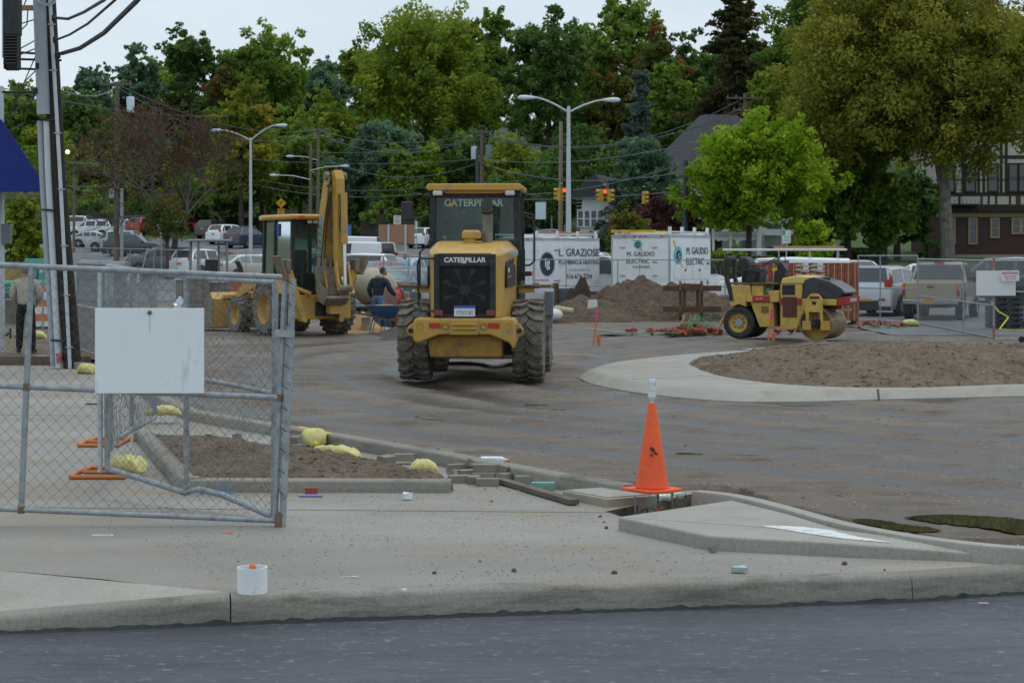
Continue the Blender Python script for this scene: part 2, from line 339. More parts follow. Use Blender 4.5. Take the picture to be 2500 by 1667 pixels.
# long kerb between pavement and yard, in cast lengths
lk = resample(LK, .3); cuts = [0, len(lk) // 3, 2 * len(lk) // 3 - 4, len(lk) - 1]
for a, b in zip(cuts, cuts[1:]):
    sg = lk[a:b + 1]; e = Vector((*sg[-1], 0)) - Vector((*sg[-2], 0)); e.normalize(); sg = sg[:-1] + [(sg[-1][0] - e.x * .014, sg[-1][1] - e.y * .014)]
    sweep('kerb', sg, [(u, w) for u, w in kprof(.12, .17, -.1, .01, .02)], M_CURB)
# planting bed kerbs
bed = [(-4.17, 20.9), (-2.95, 16.5), (-2.83, 16.3), (-.53, 16.22)]
sweep('kerb', resample(bed[:3]), [(u, w) for u, w in kprof(.115, .16, -.1, .01, .02)], M_CURB)
sweep('kerb', resample([(-2.80, 16.29), (-.53, 16.22)]), [(u, w) for u, w in kprof(.105, .16, -.1, .008, .02)], M_CURB)
sweep('kerb', resample([(-1.9, 18.9), (-3.2, 20.3), (-4.1, 20.95)]), [(u, w) for u, w in kprof(.10, .15, -.1, .008, .02)], M_CURB)
bedpoly = [(-4.15, 20.95), (-2.72, 16.42), (-.5, 16.36), (-.62, 16.9), (-1.3, 18.0), (-1.85, 18.95), (-3.2, 20.3)]
def inside(poly, X, Y):
    r = np.zeros(X.shape, bool); n = len(poly)
    for i in range(n):
        x0, y0 = poly[i][:2]; x1, y1 = poly[(i + 1) % n][:2]
        if y0 == y1: continue
        r ^= ((y0 > Y) != (y1 > Y)) & (X < (x1 - x0) * (Y - y0) / (y1 - y0) + x0)
    return r
def edge_dist(poly, X, Y, closed=True):
    dmin = np.full(X.shape, 1e9); n = len(poly)
    for i in range(n if closed else n - 1):
        x0, y0 = poly[i][:2]; x1, y1 = poly[(i + 1) % n][:2]; dx, dy = x1 - x0, y1 - y0; t = np.clip(((X - x0) * dx + (Y - y0) * dy) / (dx * dx + dy * dy + 1e-9), 0, 1)
        dmin = np.minimum(dmin, np.hypot(X - x0 - t * dx, Y - y0 - t * dy))
    return dmin
def zbed(X, Y):
    i = inside(bedpoly, X, Y); e = np.clip(edge_dist(bedpoly, X, Y) / .5, 0, 1)
    return np.where(i, .065 + .10 * e + fbm(X * 4, Y * 4, 3) * .09 + fbm(X * 16, Y * 16, 4) * .05, -.08)
tag(grid_sheet('planting_bed_soil', np.linspace(-4.3, -.4, 130), np.linspace(16.2, 21.1, 150), zbed, M_SOIL), kind='structure')

# yard dirt
outer_t = [tuple(p[:2]) for p in outer]
LK2 = shrink(LK, 0) if False else [(x + .11, y + .07) for x, y in LK]
outer_d = [tuple(p[:2]) for p in outer[:-2 - len(LK)]] + list(reversed(LK2)) + [(-26, 38), (-26, 14.2)]
def ruts(X, Y):
    r = np.zeros_like(X); w = fbm(X * .5, Y * .5, 51) * .5
    for off, wd in ((-2.9, .3), (-1.0, .28), (.35, .22), (1.5, .3), (3.3, .25), (5.2, .3), (7.5, .35)):
        c = -3.6 + off + (Y - 35) ** 2 * .030 + w; t = (X - c) / (1 + .06 * np.abs(Y - 35))
        r = np.maximum(r, np.exp(-(t / wd) ** 2) * (.75 + vnoise(X * 1.3, Y * 2, 5) * .8))
    for off in (30.2, 33.5, 37.2, 40.2, 42.6): r = np.maximum(r, np.exp(-((Y - off - .03 * (X - 4) ** 2 * .3 - w) / .5) ** 2) * np.clip((X + 6) / 8, 0, 1) * (.9 * np.clip(vnoise(X * .6, Y * 1.6, 9) * 1.6 - .4, 0, 1)))
    for off in (15.2, 17.0, 18.6, 20.3, 22.6, 24.5): r = np.maximum(r, np.exp(-((Y - off - .12 * X - w) / .22) ** 2) * np.clip((X - 1) / 3, 0, 1) * (.6 * np.clip(vnoise(X * .7, Y * 2.2, 10) * 1.6 - .45, 0, 1)))
    for bx_, by_, rx0, ry0 in ((3.6, 14.3, 1.5, .75), (.5, 25.9, 1.0, .7), (1.9, 19.7, .6, .45), (-1.1, 24.1, .9, .6), (-3.2, 33.5, 2.2, 1.0), (6.5, 41, 5, .9)): r = np.maximum(r, np.exp(-((X - bx_) / rx0) ** 2 - ((Y - by_) / ry0) ** 2) * (.45 + 1.1 * vnoise(X * 2, Y * 4, 31)))
    return np.clip(r, 0, 1)
def zdirt(X, Y):
    z = Gv(Y) + fbm(X * .7, Y * .7, 21) * .05 + fbm(X * 2.2, Y * 5, 22) * .035 + fbm(X * 9, Y * 14, 23) * .018
    # wheel ruts curving from the left of the loader towards the cone
    z -= .045 * ruts(X, Y)
    f2 = np.exp(-((X - 3.5) / 1.3) ** 4 - ((Y - 14.25) / .75) ** 4); z = z * (1 - f2) + f2 * (.040 + fbm(X * 7, Y * 9, 23) * .006)
    for bx_, by_, rx0, ry0 in ((.45, 25.9, .6, .35), (1.85, 19.7, .2, .2), (-1.1, 24.1, .5, .3)): z -= (.075 + .10 * fbm(X * 2.2, Y * 4, 88)) * np.exp(-((X - bx_) / rx0) ** 2 - ((Y - by_) / ry0) ** 2)
    z += np.clip((edge_dist(LK, X, Y, False) < .6) * .05 * (1 - edge_dist(LK, X, Y, False) / .6), 0, 1)
    flat = np.clip((X - 8.5) / 2, 0, 1) * np.clip((Y - 46) / 2, 0, 1); z = z * (1 - flat) + (Gv(Y) - .012) * flat
    return np.where(inside(outer_d, X, Y), -.14, z)
tg = np.linspace(-.42, .40, 330); dg_ = np.geomspace(12.6, 84, 300)
TT, DD = np.meshgrid(tg, dg_); XX = TT * (DD + 6)
Z = zdirt(XX, DD); v = np.stack([XX, DD, Z], -1).reshape(-1, 3); ii = np.arange(TT.size).reshape(TT.shape)
f = np.stack([ii[:-1, :-1], ii[:-1, 1:], ii[1:, 1:], ii[1:, :-1]], -1).reshape(-1, 4)
me_ = np_mesh('dirt_yard', v, f, True); at_ = me_.attributes.new('rut', 'FLOAT', 'POINT'); at_.data.foreach_set('value', ruts(XX, DD).astype(np.float32).ravel())
struct(link('dirt_yard', me_, M_DIRT))
n_, l_ = M_DIRT.node_tree.nodes, M_DIRT.node_tree.links; b_ = n_['Principled BSDF']; ra = n_.new('ShaderNodeAttribute'); ra.attribute_name = 'rut'
mr_ = n_.new('ShaderNodeMapRange'); mr_.inputs[1].default_value = .25; mr_.inputs[2].default_value = .95; l_.new(ra.outputs['Fac'], mr_.inputs[0])
mc_ = n_.new('ShaderNodeMix'); mc_.data_type = 'RGBA'; l_.new(mr_.outputs[0], mc_.inputs[0]); l_.new(b_.inputs['Base Color'].links[0].from_socket, mc_.inputs[6]); mc_.inputs[7].default_value = (.068, .057, .047, 1); l_.new(mc_.outputs[2], b_.inputs['Base Color'])
mf_ = n_.new('ShaderNodeMix'); mf_.data_type = 'FLOAT'; l_.new(mr_.outputs[0], mf_.inputs[0]); l_.new(b_.inputs['Roughness'].links[0].from_socket, mf_.inputs[2]); mf_.inputs[3].default_value = .36; l_.new(mf_.outputs[0], b_.inputs['Roughness'])

# concrete island by the cone: slab, cast kerb, painted white patch
zt = .10
slab = [g0(1508, 1261, zt), g0(1731, 1307, zt), g0(2079, 1326, zt - .005), g0(2500, 1358, .045), g0(2760, 1366, .03), g0(2760, 1350, .03), g0(2313, 1326, zt - .02), g0(2047, 1291, zt), g0(1914, 1251, zt), g0(1787, 1220, zt)]
sf, sb_ = slab[:5], [slab[9], slab[8], slab[7], slab[6], slab[5]]
TRI = [(sf[0], sf[1], sb_[0]), (sf[1], sb_[1], sb_[0]), (sf[1], sf[2], sb_[1]), (sf[2], sb_[2], sb_[1]), (sf[2], sf[3], sb_[3]), (sf[2], sb_[3], sb_[2]), (sf[3], sf[4], sb_[4]), (sf[3], sb_[4], sb_[3])]
m_ = MB()
for t_ in TRI: m_.add(t_, [(0, 1, 2)])
n_ = len(slab); m_.add(slab + [p - Vector((0, 0, .25)) for p in slab], [(i, (i + 1) % n_, n_ + (i + 1) % n_, n_ + i) for i in range(n_)])
struct(m_.build('traffic_island', M_ISLE, bevel=.018, seg=3))
from mathutils.geometry import intersect_ray_tri
def slab_pt(px, py):
    o_ = Vector((0, 0, CH)); d_ = g0(px, py, 0) - o_
    for t_ in TRI:
        h_ = intersect_ray_tri(t_[0], t_[1], t_[2], d_, o_, True)
        if h_ is not None and h_.y > 5: return h_ + Vector((0, 0, .004))
    return g0(px, py, zt + .004)
bk = [(1688, 1203), (1781, 1212), (1914, 1246), (2047, 1286), (2313, 1330), (2600, 1352)]
bl = [g0(a, b, zt)[:2] for a, b in bk]
sweep('kerb', resample(smooth_line([tuple(q) for q in bl], 2), .2), [(0, -.3), (0, zt - .01), (.01, zt + .012), (.13, zt + .012), (.17, zt - .05), (.17, -.3)], M_ISLE)
m_wp = mat('white_road_paint', (.72, .73, .72), .6, dirt=(.40, .40, .38), dcov=.5, ds=14, var=.05)
wf = [slab_pt(a, b) for a, b in ((1862, 1285), (1900, 1291), (1960, 1301), (2040, 1313), (2110, 1320), (2170, 1325))]; wb = [slab_pt(a, b) for a, b in ((1862, 1283), (1905, 1284), (1965, 1287), (2030, 1295), (2100, 1312), (2175, 1324))]
m_ = MB(); m_.loft([[a, b] for a, b in zip(wf, wb)], caps=False, closed=False); struct(m_.build('paint_patch', m_wp))
sj = MB().beam(slab_pt(1530, 1263), slab_pt(2000, 1297), .007, .003).build('pavement_joint', mat('joint_pale', (.52, .51, .47), .8)); struct(sj)

# large island with rounded mountable kerb and mulch mound
def isl(pts, z): return [tuple(g0(a, b, z)[:2]) for a, b in pts]
foot = isl([(1409, 922), (1440, 938), (1528, 956), (1660, 972), (1809, 983), (1999, 981), (2142, 976), (2500, 968), (2900, 958)], .04)
back = isl([(2900, 862), (2500, 858), (2200, 857), (1950, 858), (1809, 863), (1647, 874), (1470, 893), (1425, 907)], .10)
full = smooth_line(foot + back + [foot[0]], 2)[:-1]; cen = Vector((6.2, 31.2, 0))
def shrink(poly, s):
    out = []; n = len(poly)
    for i in range(n):
        a, b = Vector((*poly[i - 1], 0)), Vector((*poly[(i + 1) % n], 0)); d = (b - a).normalized(); out.append((poly[i][0] - d.y * s, poly[i][1] + d.x * s))
    return out
rings = [[Vector((x, y, -.2)) for x, y in full], [Vector((x, y, .05)) for x, y in full], [Vector((x, y, .15)) for x, y in shrink(full, .16)], [Vector((x, y, .185)) for x, y in shrink(full, .24)], [Vector((x, y, .19)) for x, y in shrink(full, .40)]]
m_ = MB(); m_.loft(rings, caps=False); k_ = len(full)
m_.f.append(tuple(range(4 * k_, 5 * k_))); struct(m_.build('roundabout_island', M_ISLE, smooth=50))
mul = isl([(1680, 888), (1742, 917), (1904, 939), (2137, 948), (2500, 937), (2900, 926)], .19) + isl([(2900, 880), (2500, 872), (2332, 866), (2061, 862), (1809, 868)], .19)
mul = smooth_line(mul + [mul[0]], 2)[:-1]
def zmul(X, Y):
    e = edge_dist(mul, X, Y); i = inside(mul, X, Y); t = np.clip(e / 1.6, 0, 1)
    return np.where(i, .19 + .30 * t ** .7 + (fbm(X * 2, Y * 2, 8) * .16 + fbm(X * 8, Y * 8, 9) * .10) * np.clip(e / .25, 0, 1), np.maximum(.19 - e * .6, -.3))
tag(grid_sheet('mulch_mound', np.linspace(2.2, 15, 260), np.linspace(25.5, 41, 220), zmul, M_SOIL), kind='structure')
ij = MB().beam(g0(2143, 950, .192), g0(2146, 976, .05), .03, .02).build('pavement_joint', jm); struct(ij)
ij = MB().beam(g0(1545, 925, .1905), g0(1770, 916, .1905), .02, .004).build('pavement_joint', jm); struct(ij)
# farther kerb and asphalt ribbon on the right
sweep('kerb', resample([tuple(g0(1900, 868, .1)[:2]), tuple(g0(2150, 862, .1)[:2]), tuple(g0(2500, 866, .1)[:2]), tuple(g0(2900, 872, .1)[:2])], .6), [(0, -.2), (0, .14), (.04, .18), (1.5, .18), (1.5, -.2)], M_ISLE)
# parking surfaces and street behind
def poly_sheet(name, pts, m, dz):
    xs = [p[0] for p in pts]; ys = [p[1] for p in pts]
    X = np.linspace(min(xs), max(xs), 40); Y = np.linspace(min(ys), max(ys), 40)
    return struct(grid_sheet(name, X, Y, lambda a, b: Gv(b) + dz, m))
poly_sheet('parking_area', [(9.6, 47.5), (48, 112)], M_LOT, .004)
poly_sheet('parking_lot', [(-75, 76), (-7, 184)], M_LOT, .016)
poly_sheet('street', [(-7.1, 82), (3.2, 180)], M_LOT, .020)
m_yl = mat('yellow_road_paint', (.55, .36, .06), .7); m_wl = mat('white_line_paint', (.62, .63, .62), .7)
def line_on(a, b, w, m, name='painted_line', dz=.03):
    n = 8; A, B = Vector(a), Vector(b); d = (B - A).normalized(); s = Vector((-d.y, d.x)) * w / 2; mm = MB()
    rg = [[Vector((*(A + (B - A) * i / n + s * k), 0)) for k in (-1, 1)] for i in range(n + 1)]
    for r in rg:
        for q in r: q.z = G(q.y) + dz
    mm.loft(rg, caps=False, closed=False); return struct(mm.build(name, m))
for o in (-.12, .12): line_on((gr(880, 603).x, gr(880, 603).y + o), (gr(1075, 632).x, gr(1075, 632).y + o * 3), .14, m_yl)
line_on(gr(912, 612).xy, gr(990, 618).xy, .3, m_wl)
for a, b in (((172, 601), (272, 612)), ((282, 607), (345, 627)), ((290, 625), (420, 636)), ((480, 610), (545, 603)), ((560, 617), (610, 609)), ((600, 628), (660, 622))):
    line_on(gr(*a).xy, gr(*b).xy, .12, m_wl)

# ---------------------------------------------------------------- shared materials for machines
M_YEL = mat('machine_yellow', (.54, .315, .055), .45, var=.12, vs=4, dirt=(.30, .215, .12), dcov=.46, ds=4, coat=.15)
M_YEL2 = mat('faded_machine_yellow', (.60, .40, .085), .5, var=.10, vs=4, dirt=(.33, .22, .10), dcov=.40, ds=6, coat=.1)
M_BLK = mat('black_paint', (.022, .023, .025), .5, var=.3, vs=8, dirt=(.10, .09, .075), dcov=.30, ds=9)
M_BLKP = mat('black_plastic', (.035, .036, .038), .55, var=.2)
M_RUB = mat('muddy_rubber', (.10, .092, .080), .9, var=.25, vs=9, dirt=(.25, .22, .18), dcov=.8, ds=10, bump=.3, bs=60)
M_RUBC = mat('tyre_rubber', (.028, .028, .029), .8, var=.2, vs=9, dirt=(.10, .09, .08), dcov=.35, ds=10)
M_GREY = mat('grey_plastic', (.19, .215, .245), .55, var=.08, dirt=(.22, .19, .15), dcov=.3)
M_STEEL = mat('galvanised_steel', (.40, .42, .44), .42, metal=.55, var=.14, vs=20, dirt=(.28, .28, .28), dcov=.4, ds=18)
M_CHROME = mat('chrome', (.62, .63, .64), .18, metal=1, var=.05)
M_RUST = mat('rusty_steel', (.10, .062, .045), .8, var=.3, vs=6, dirt=(.16, .075, .04), dcov=.5, ds=12, bump=.3)
M_MUDST = mat('muddy_steel', (.25, .205, .155), .75, var=.25, vs=5, dirt=(.14, .11, .08), dcov=.5, ds=8, bump=.3)
M_RED = mat('red_lens', (.45, .02, .015), .25, var=.1, coat=.5)
M_ORA = mat('orange_lens', (.75, .20, .02), .3, var=.1, coat=.4)
M_LAMP = mat('lamp_lens', (.55, .56, .54), .2, var=.08, coat=.5)
M_WHT = mat('white_paint', (.72, .73, .73), .4, var=.04, coat=.2)
M_LET = mat('letter_white', (.70, .72, .72), .6, var=.05)
M_BRN = mat('brown_step', (.13, .085, .05), .8, var=.25, dirt=(.2, .15, .1), dcov=.5)
GL_CAB = glass('cab_glass', (.50, .62, .57), .86)
GL_CAR = mat('dark_car_glass', (.035, .045, .048), .08, var=.2, spec=.9)
GL_CARL = mat('pale_car_glass', (.16, .22, .22), .1, var=.3, vs=2, spec=.9)

def tyre(parent, c, r, w, lugs=22, rim_m=None, rim_r=.55, axis='x', m=M_RUB, name='wheel', deep=.05, out=1, chev=True):
    """wheel = Empty-free part: the tyre mesh, with rim and hub as sub-parts"""
    mb = MB(); hw = w / 2; T = Matrix.Translation(c) @ (Matrix.Rotation(R(90), 4, 'Y') if axis == 'x' else Matrix.Rotation(R(90), 4, 'X'))
    b = r - deep
    mb.lathe([(r * rim_r, -hw * .82), (r * .80, -hw * 1.0), (b * .95, -hw * .97), (b, -hw * .8), (b, hw * .8), (b * .95, hw * .97), (r * .80, hw), (r * rim_r, hw * .82), (r * rim_r, -hw * .82)], 36, T)
    for i in range(lugs):
        for sd in (-1, 1):
            a0 = 2 * math.pi * (i + (.5 if sd > 0 else 0)) / lugs; pts = []
            if chev: seq = [(-.03, 0.0), (.50, .62), (1.0, .62), (1.02, 1.05), (.45, 1.05), (-.03, .42)]
            else: seq = [(.35, 0), (1.0, 0), (1.0, .5), (.35, .5)]
            stp = 2 * math.pi / lugs * .62
            lo, hi = [], []
            for u, t in seq:
                an = a0 + t * stp * 1.2; zz = sd * u * hw
                rr = r if u < .95 else r * .985
                lo.append(T @ Vector(((b - .02) * math.cos(an), (b - .02) * math.sin(an), zz))); hi.append(T @ Vector((rr * math.cos(an), rr * math.sin(an), zz * .985)))
            n = len(seq); mb.add(lo + hi, [tuple(range(n, 2 * n))] + [(k, (k + 1) % n, n + (k + 1) % n, n + k) for k in range(n)])
    ty = mb.build(name, m, parent, smooth=35)
    q = MB(); s = out
    q.lathe([(.001, s * hw * .30), (r * .16, s * hw * .30), (r * .18, s * hw * .12), (r * rim_r * .80, s * hw * .10), (r * rim_r * .90, s * hw * .62), (r * rim_r * 1.03, s * hw * .86), (r * rim_r * 1.03, -s * hw * .7), (.001, -s * hw * .7)], 24, T)
    q.build('rim', rim_m or M_YEL, ty, smooth=35)
    q = MB()
    for k in range(8):
        a = 2 * math.pi * k / 8; p = T @ Vector((r * .26 * math.cos(a), r * .26 * math.sin(a), s * hw * .1)); p2 = T @ Vector((r * .26 * math.cos(a), r * .26 * math.sin(a), s * hw * .2))
        q.cyl(p, p2, r * .028, n=6)
    stuff(q.build('lug_bolts', M_STEEL, ty))
    return ty

# ---------------------------------------------------------------- wheel loader (rear towards us), local +y forward, origin under the rear axle
ld = thing('wheel_loader', 'yellow articulated wheel loader standing in the yard, rear grille and ballast bumper showing', 'wheel loader', gp(1154, 31.0), -3.4)
for sx in (-1, 1):
    tyre(ld, Vector((sx * .93, 0, .66)), .67, .50, 20, name='wheel', out=sx)
    tyre(ld, Vector((sx * .93, 2.75, .66)), .67, .50, 20, name='wheel', out=sx)
MB().cyl((-.75, 0, .66), (.75, 0, .66), .17, n=14).build('rear_axle', M_YEL, ld, smooth=True)
MB().cyl((-.75, 2.75, .66), (.75, 2.75, .66), .17, n=14).build('front_axle', M_YEL, ld, smooth=True)
MB().bx(-.42, .42, -1.0, 3.2, .48, .95).build('frame', M_YEL, ld, bevel=.03)
# ballast bumper: stepped casting with side lugs
bp = [(-.80, .70), (-.72, .67), (-.40, .80), (-.22, .80), (.22, .80), (.40, .80), (.70, .68), (.76, .58), (.80, .70), (.80, .98), (.77, 1.06), (-.77, 1.06), (-.80, 1.0)]
cw = MB().prism(bp, -1.62, -.95, 'y').build('ballast_bumper', M_YEL, ld, bevel=.03)
MB().bx(-.22, .22, -1.66, -1.619, .80, 1.045).build('bumper_step_block', M_YEL, ld, bevel=.015)
for z in (.90, .965):
    MB().bx(-.19, .19, -1.70, -1.655, z - .012, z + .012).build('step_rib', M_YEL, ld, bevel=.004)
for sx in (-1, 1):
    MB().prism([(sx * .79, .74), (sx * .90, .80), (sx * .92, .86), (sx * .88, .95), (sx * .79, .99)], -1.5, -1.42, 'y').build('tow_lug', M_YEL, ld, bevel=.01)
    MB().cyl((sx * .855, -1.52, .86), (sx * .855, -1.505, .86), .04, n=14).build('lug_hole', M_BLK, ld)
    MB().bx(sx * .46 - .09, sx * .46 + .09, -1.632, -1.621, .905, .985).build('reflector', M_RED, ld)
    for bx_ in (.30, .69):
        MB().lathe([(.001, -.006), (.035, -.006), (.048, 0), (.05, .01)], 16, Matrix.Translation((sx * bx_, -1.622, .93)) @ Matrix.Rotation(R(90), 4, 'X')).build('bolt_boss', M_BLK if bx_ < .5 else M_YEL, ld, smooth=True)
MB().prism([(-.56, .44), (.56, .44), (.60, .80), (-.60, .80)], -1.45, -1.0, 'y').build('lower_guard', mat('guard_yellow', (.36, .20, .03), .6, dirt=(.14, .10, .06), dcov=.6), ld, bevel=.03)
MB().bx(-.9, .9, -.2, 1.9, .42, .62).build('belly_pan', M_BLK, ld)
# engine hood: tapered loft from grille to cab
def hring(y, w0, w1, z0, z1, ch=.10):
    return [Vector((-w0, y, z0)), Vector((w0, y, z0)), Vector((w1, y, z1 - ch)), Vector((w1 - ch, y, z1)), Vector((-w1 + ch, y, z1)), Vector((-w1, y, z1 - ch))]
MB().loft([hring(-1.50, .475, .475, 1.06, 2.06, .03), hring(-1.46, .50, .50, 1.06, 2.09, .05), hring(-1.1, .58, .60, 1.06, 2.20, .12), hring(-.2, .66, .70, 1.10, 2.27, .14), hring(.42, .70, .72, 1.2, 2.29, .14)]).build('engine_hood', M_YEL, ld, bevel=.02, smooth=30)
gfr = MB(); gfr.bx(-.485, -.40, -1.56, -1.49, 1.07, 2.06); gfr.bx(.40, .485, -1.56, -1.49, 1.07, 2.06); gfr.bx(-.40, .40, -1.56, -1.49, 1.865, 2.06); gfr.bx(-.40, .40, -1.56, -1.49, 1.07, 1.12)
gf = gfr.build('grille_frame', M_BLK, ld, bevel=.012)
MB().bx(-.42, .42, -1.512, -1.498, 1.1, 1.9).build('radiator_core', mat('radiator_dark', (.018, .018, .017), .8), ld)
# cooling fan behind the screen
fan = MB(); fan.cyl((0, -1.525, 1.50), (0, -1.50, 1.50), .085, n=16)
for k in range(8):
    a = 2 * math.pi * k / 8; c, s = math.cos(a), math.sin(a); c2, s2 = math.cos(a + .5), math.sin(a + .5)
    fan.add([(.08 * c, -1.505, 1.5 + .08 * s), (.36 * c, -1.505, 1.5 + .36 * s), (.36 * c2, -1.52, 1.5 + .36 * s2), (.08 * c2, -1.515, 1.5 + .08 * s2)], [(0, 1, 2, 3)])
fan.build('cooling_fan', mat('fan_grey', (.075, .075, .07), .6, dirt=(.12, .11, .09), dcov=.5), ld)
scr = MB()
for i in range(33): x = -.395 + .79 * i / 32; scr.bx(x - .0022, x + .0022, -1.542, -1.538, 1.12, 1.865)
for i in range(31): z = 1.12 + .745 * i / 30; scr.bx(-.40, .40, -1.546, -1.5425, z - .0022, z + .0022)
stuff(scr.build('grille_screen', M_BLK, ld))
text('CATERPILLAR', .105, M_LET, ld, (0, -1.5625, 1.965), (R(90), 0, 0), sx=1.02, bold=.004)
MB().add([(-.05, -1.5635, 1.915), (.03, -1.5635, 1.915), (-.01, -1.5635, 1.965)], [(0, 1, 2)]).build('logo_triangle', mat('logo_white', (.7, .7, .68), .6), ld)
MB().bx(-.165, .165, -1.585, -1.562, 1.085, 1.255).build('license_plate', M_WHT, ld, bevel=.008)
MB().bx(-.165, .165, -1.5875, -1.5855, 1.215, 1.255).build('plate_band', mat('plate_blue', (.05, .12, .42), .5), ld)
text('17217-SC', .085, mat('plate_ink', (.12, .13, .25), .6), ld, (0, -1.588, 1.145), (R(90), 0, 0), sx=.80)
for sx, mm in ((-1, M_RED), (1, M_RED)): MB().bx(sx * .405 - .065, sx * .405 + .065, -1.59, -1.56, 1.10, 1.185).build('tail_light', mat('dull_tail_light', (.22, .05, .04), .35, var=.4), ld, bevel=.006)
for sx in (-1, 1):   # side louvres and panels
    MB().add([(sx * .605, -1.05, 1.55), (sx * .675, -.25, 1.58), (sx * .70, -.25, 2.0), (sx * .615, -1.05, 1.94)], [(0, 1, 2, 3)]).build('side_vent', M_BLK, ld)
    vn = MB().beam((sx * .625, -1.05, 1.70), (sx * .705, -.22, 1.72), .03, .34).build('vent_panel', M_BLK, ld)
text('924G', .10, M_LET, ld, (.655, -.93, 1.80), (R(90), 0, R(84)), sx=.8)
MB().beam((.628, -1.05, 1.705), (.66, -.75, 1.705), .035, .03).build('red_stripe', mat('stripe_red', (.5, .10, .08), .6), ld)
text('CATERPILLAR', .14, mat('faded_blue_letter', (.40, .55, .60), .6), ld, (.71, -.5, 2.08), (R(90), 0, R(82)), sx=.8)
# cab
cb = MB(); 
for x in (-.72, .72):
    cb.beam((x, .42, 1.5), (x * .97, .46, 3.12), .10, .10, (0, 1, 0)); cb.beam((x, 1.75, 1.5), (x * .97, 1.68, 3.12), .10, .10, (0, 1, 0)); cb.beam((x, 1.1, 1.5), (x * .98, 1.1, 3.12), .07, .07, (0, 1, 0))
cb.bx(-.77, .77, .38, .50, 2.20, 2.30); cb.bx(-.77, .77, .40, .52, 3.02, 3.13); cb.bx(-.77, .77, 1.64, 1.76, 3.02, 3.13)
cb.build('cab_frame', M_BLK, ld, bevel=.012)
MB().bx(-.76, .76, .40, 1.78, 1.2, 1.62).build('cab_base', M_BLK, ld, bevel=.02)
for n_, q in (('rear_window', [(-.67, .455, 2.3), (.67, .455, 2.3), (.655, .475, 3.02), (-.655, .475, 3.02)]), ('windshield', [(-.67, 1.70, 1.62), (.67, 1.70, 1.62), (.65, 1.68, 3.02), (-.65, 1.68, 3.02)]),
              ('side_window', [(-.725, .5, 1.62), (-.725, 1.68, 1.62), (-.70, 1.66, 3.02), (-.70, .5, 3.02)]), ('side_window', [(.725, .5, 1.62), (.725, 1.68, 1.62), (.70, 1.66, 3.02), (.70, .5, 3.02)])):
    MB().add(q, [(0, 1, 2, 3)]).build(n_, GL_CAB, ld)
text('CATERPILLAR', .165, mat('decal_pale_green', (.38, .50, .46), .6), ld, (-.02, .44, 2.915), (R(90), 0, 0), sx=.98, bold=.004)
MB().add([(-.47, .437, 2.86), (-.36, .437, 2.86), (-.415, .437, 2.94)], [(0, 1, 2)]).build('logo_triangle', mat('logo_gold', (.45, .36, .10), .6), ld)
roof = MB().loft([[Vector((x * s, y, z)) for x, y in ((-1, .22), (1, .22), (1, 1.9), (-1, 1.9))] for s, z in ((.76, 3.12), (.795, 3.15), (.795, 3.205), (.76, 3.235))]).build('roof', M_YEL, ld, bevel=.02)
MB().prism([(-.56, 3.12), (.56, 3.12), (.46, 3.075), (-.46, 3.075)], .33, .45, 'y').build('roof_lip', M_YEL, ld)
for sx in (-1, 1): MB().bx(sx * .60 - .08, sx * .60 + .08, .18, .27, 3.035, 3.115).build('work_light', M_LAMP, ld, bevel=.02)
MB().lathe([(.001, .8), (.30, .8), (.32, .0), (.001, 0)], 10, Matrix.Translation((0, 1.0, 1.6))).build('seat_base', M_BLK, ld)  # tint climbs with height: autumn tips, and lower-crown shade put into the colour
MB().box((0, .86, 2.2), (.48, .12, .75)).build('seat_back', M_BLK, ld, bevel=.05, seg=3)
MB().box((0, 1.05, 1.85), (.48, .45, .12)).build('seat', M_BLK, ld, bevel=.05, seg=3)
st = MB().tube([Vector((.18 * math.cos(t), 1.42 + .06 * math.sin(t), 2.2 + .18 * math.sin(t))) for t in np.linspace(0, 2 * math.pi, 16)[:-1]], .014, closed=True).build('steering_wheel', M_BLK, ld)
MB().cyl((0, 1.6, 1.6), (0, 1.42, 2.2), .03).build('steering_column', M_BLK, ld)
# exhaust, pre-cleaner, pipe
ex = MB().tube([(.27, -.35, 2.25), (.27, -.35, 2.72), (.27, -.39, 2.80), (.27, -.47, 2.84)], [.088, .088, .088, .09], 14).build('exhaust_stack', mat('exhaust_steel', (.20, .19, .175), .6, metal=.3, var=.3), ld, smooth=True)
MB().tube([(.27, -.36, 2.74), (.27, -.40, 2.83), (.27, -.50, 2.87)], .096, 14).build('exhaust_tip', M_BLK, ld, smooth=True)
MB().cyl((.01, -.55, 2.22), (.01, -.55, 2.34), .10, n=14).build('pre_cleaner_neck', M_YEL, ld, smooth=True)
MB().loft([[Vector((.03 + x * s, -.55 + y * s, z)) for x, y in ((-.15, -.13), (.15, -.13), (.15, .13), (-.15, .13))] for s, z in ((.9, 2.31), (1, 2.33), (1, 2.41), (.8, 2.45))]).build('pre_cleaner', M_YEL, ld, bevel=.03)
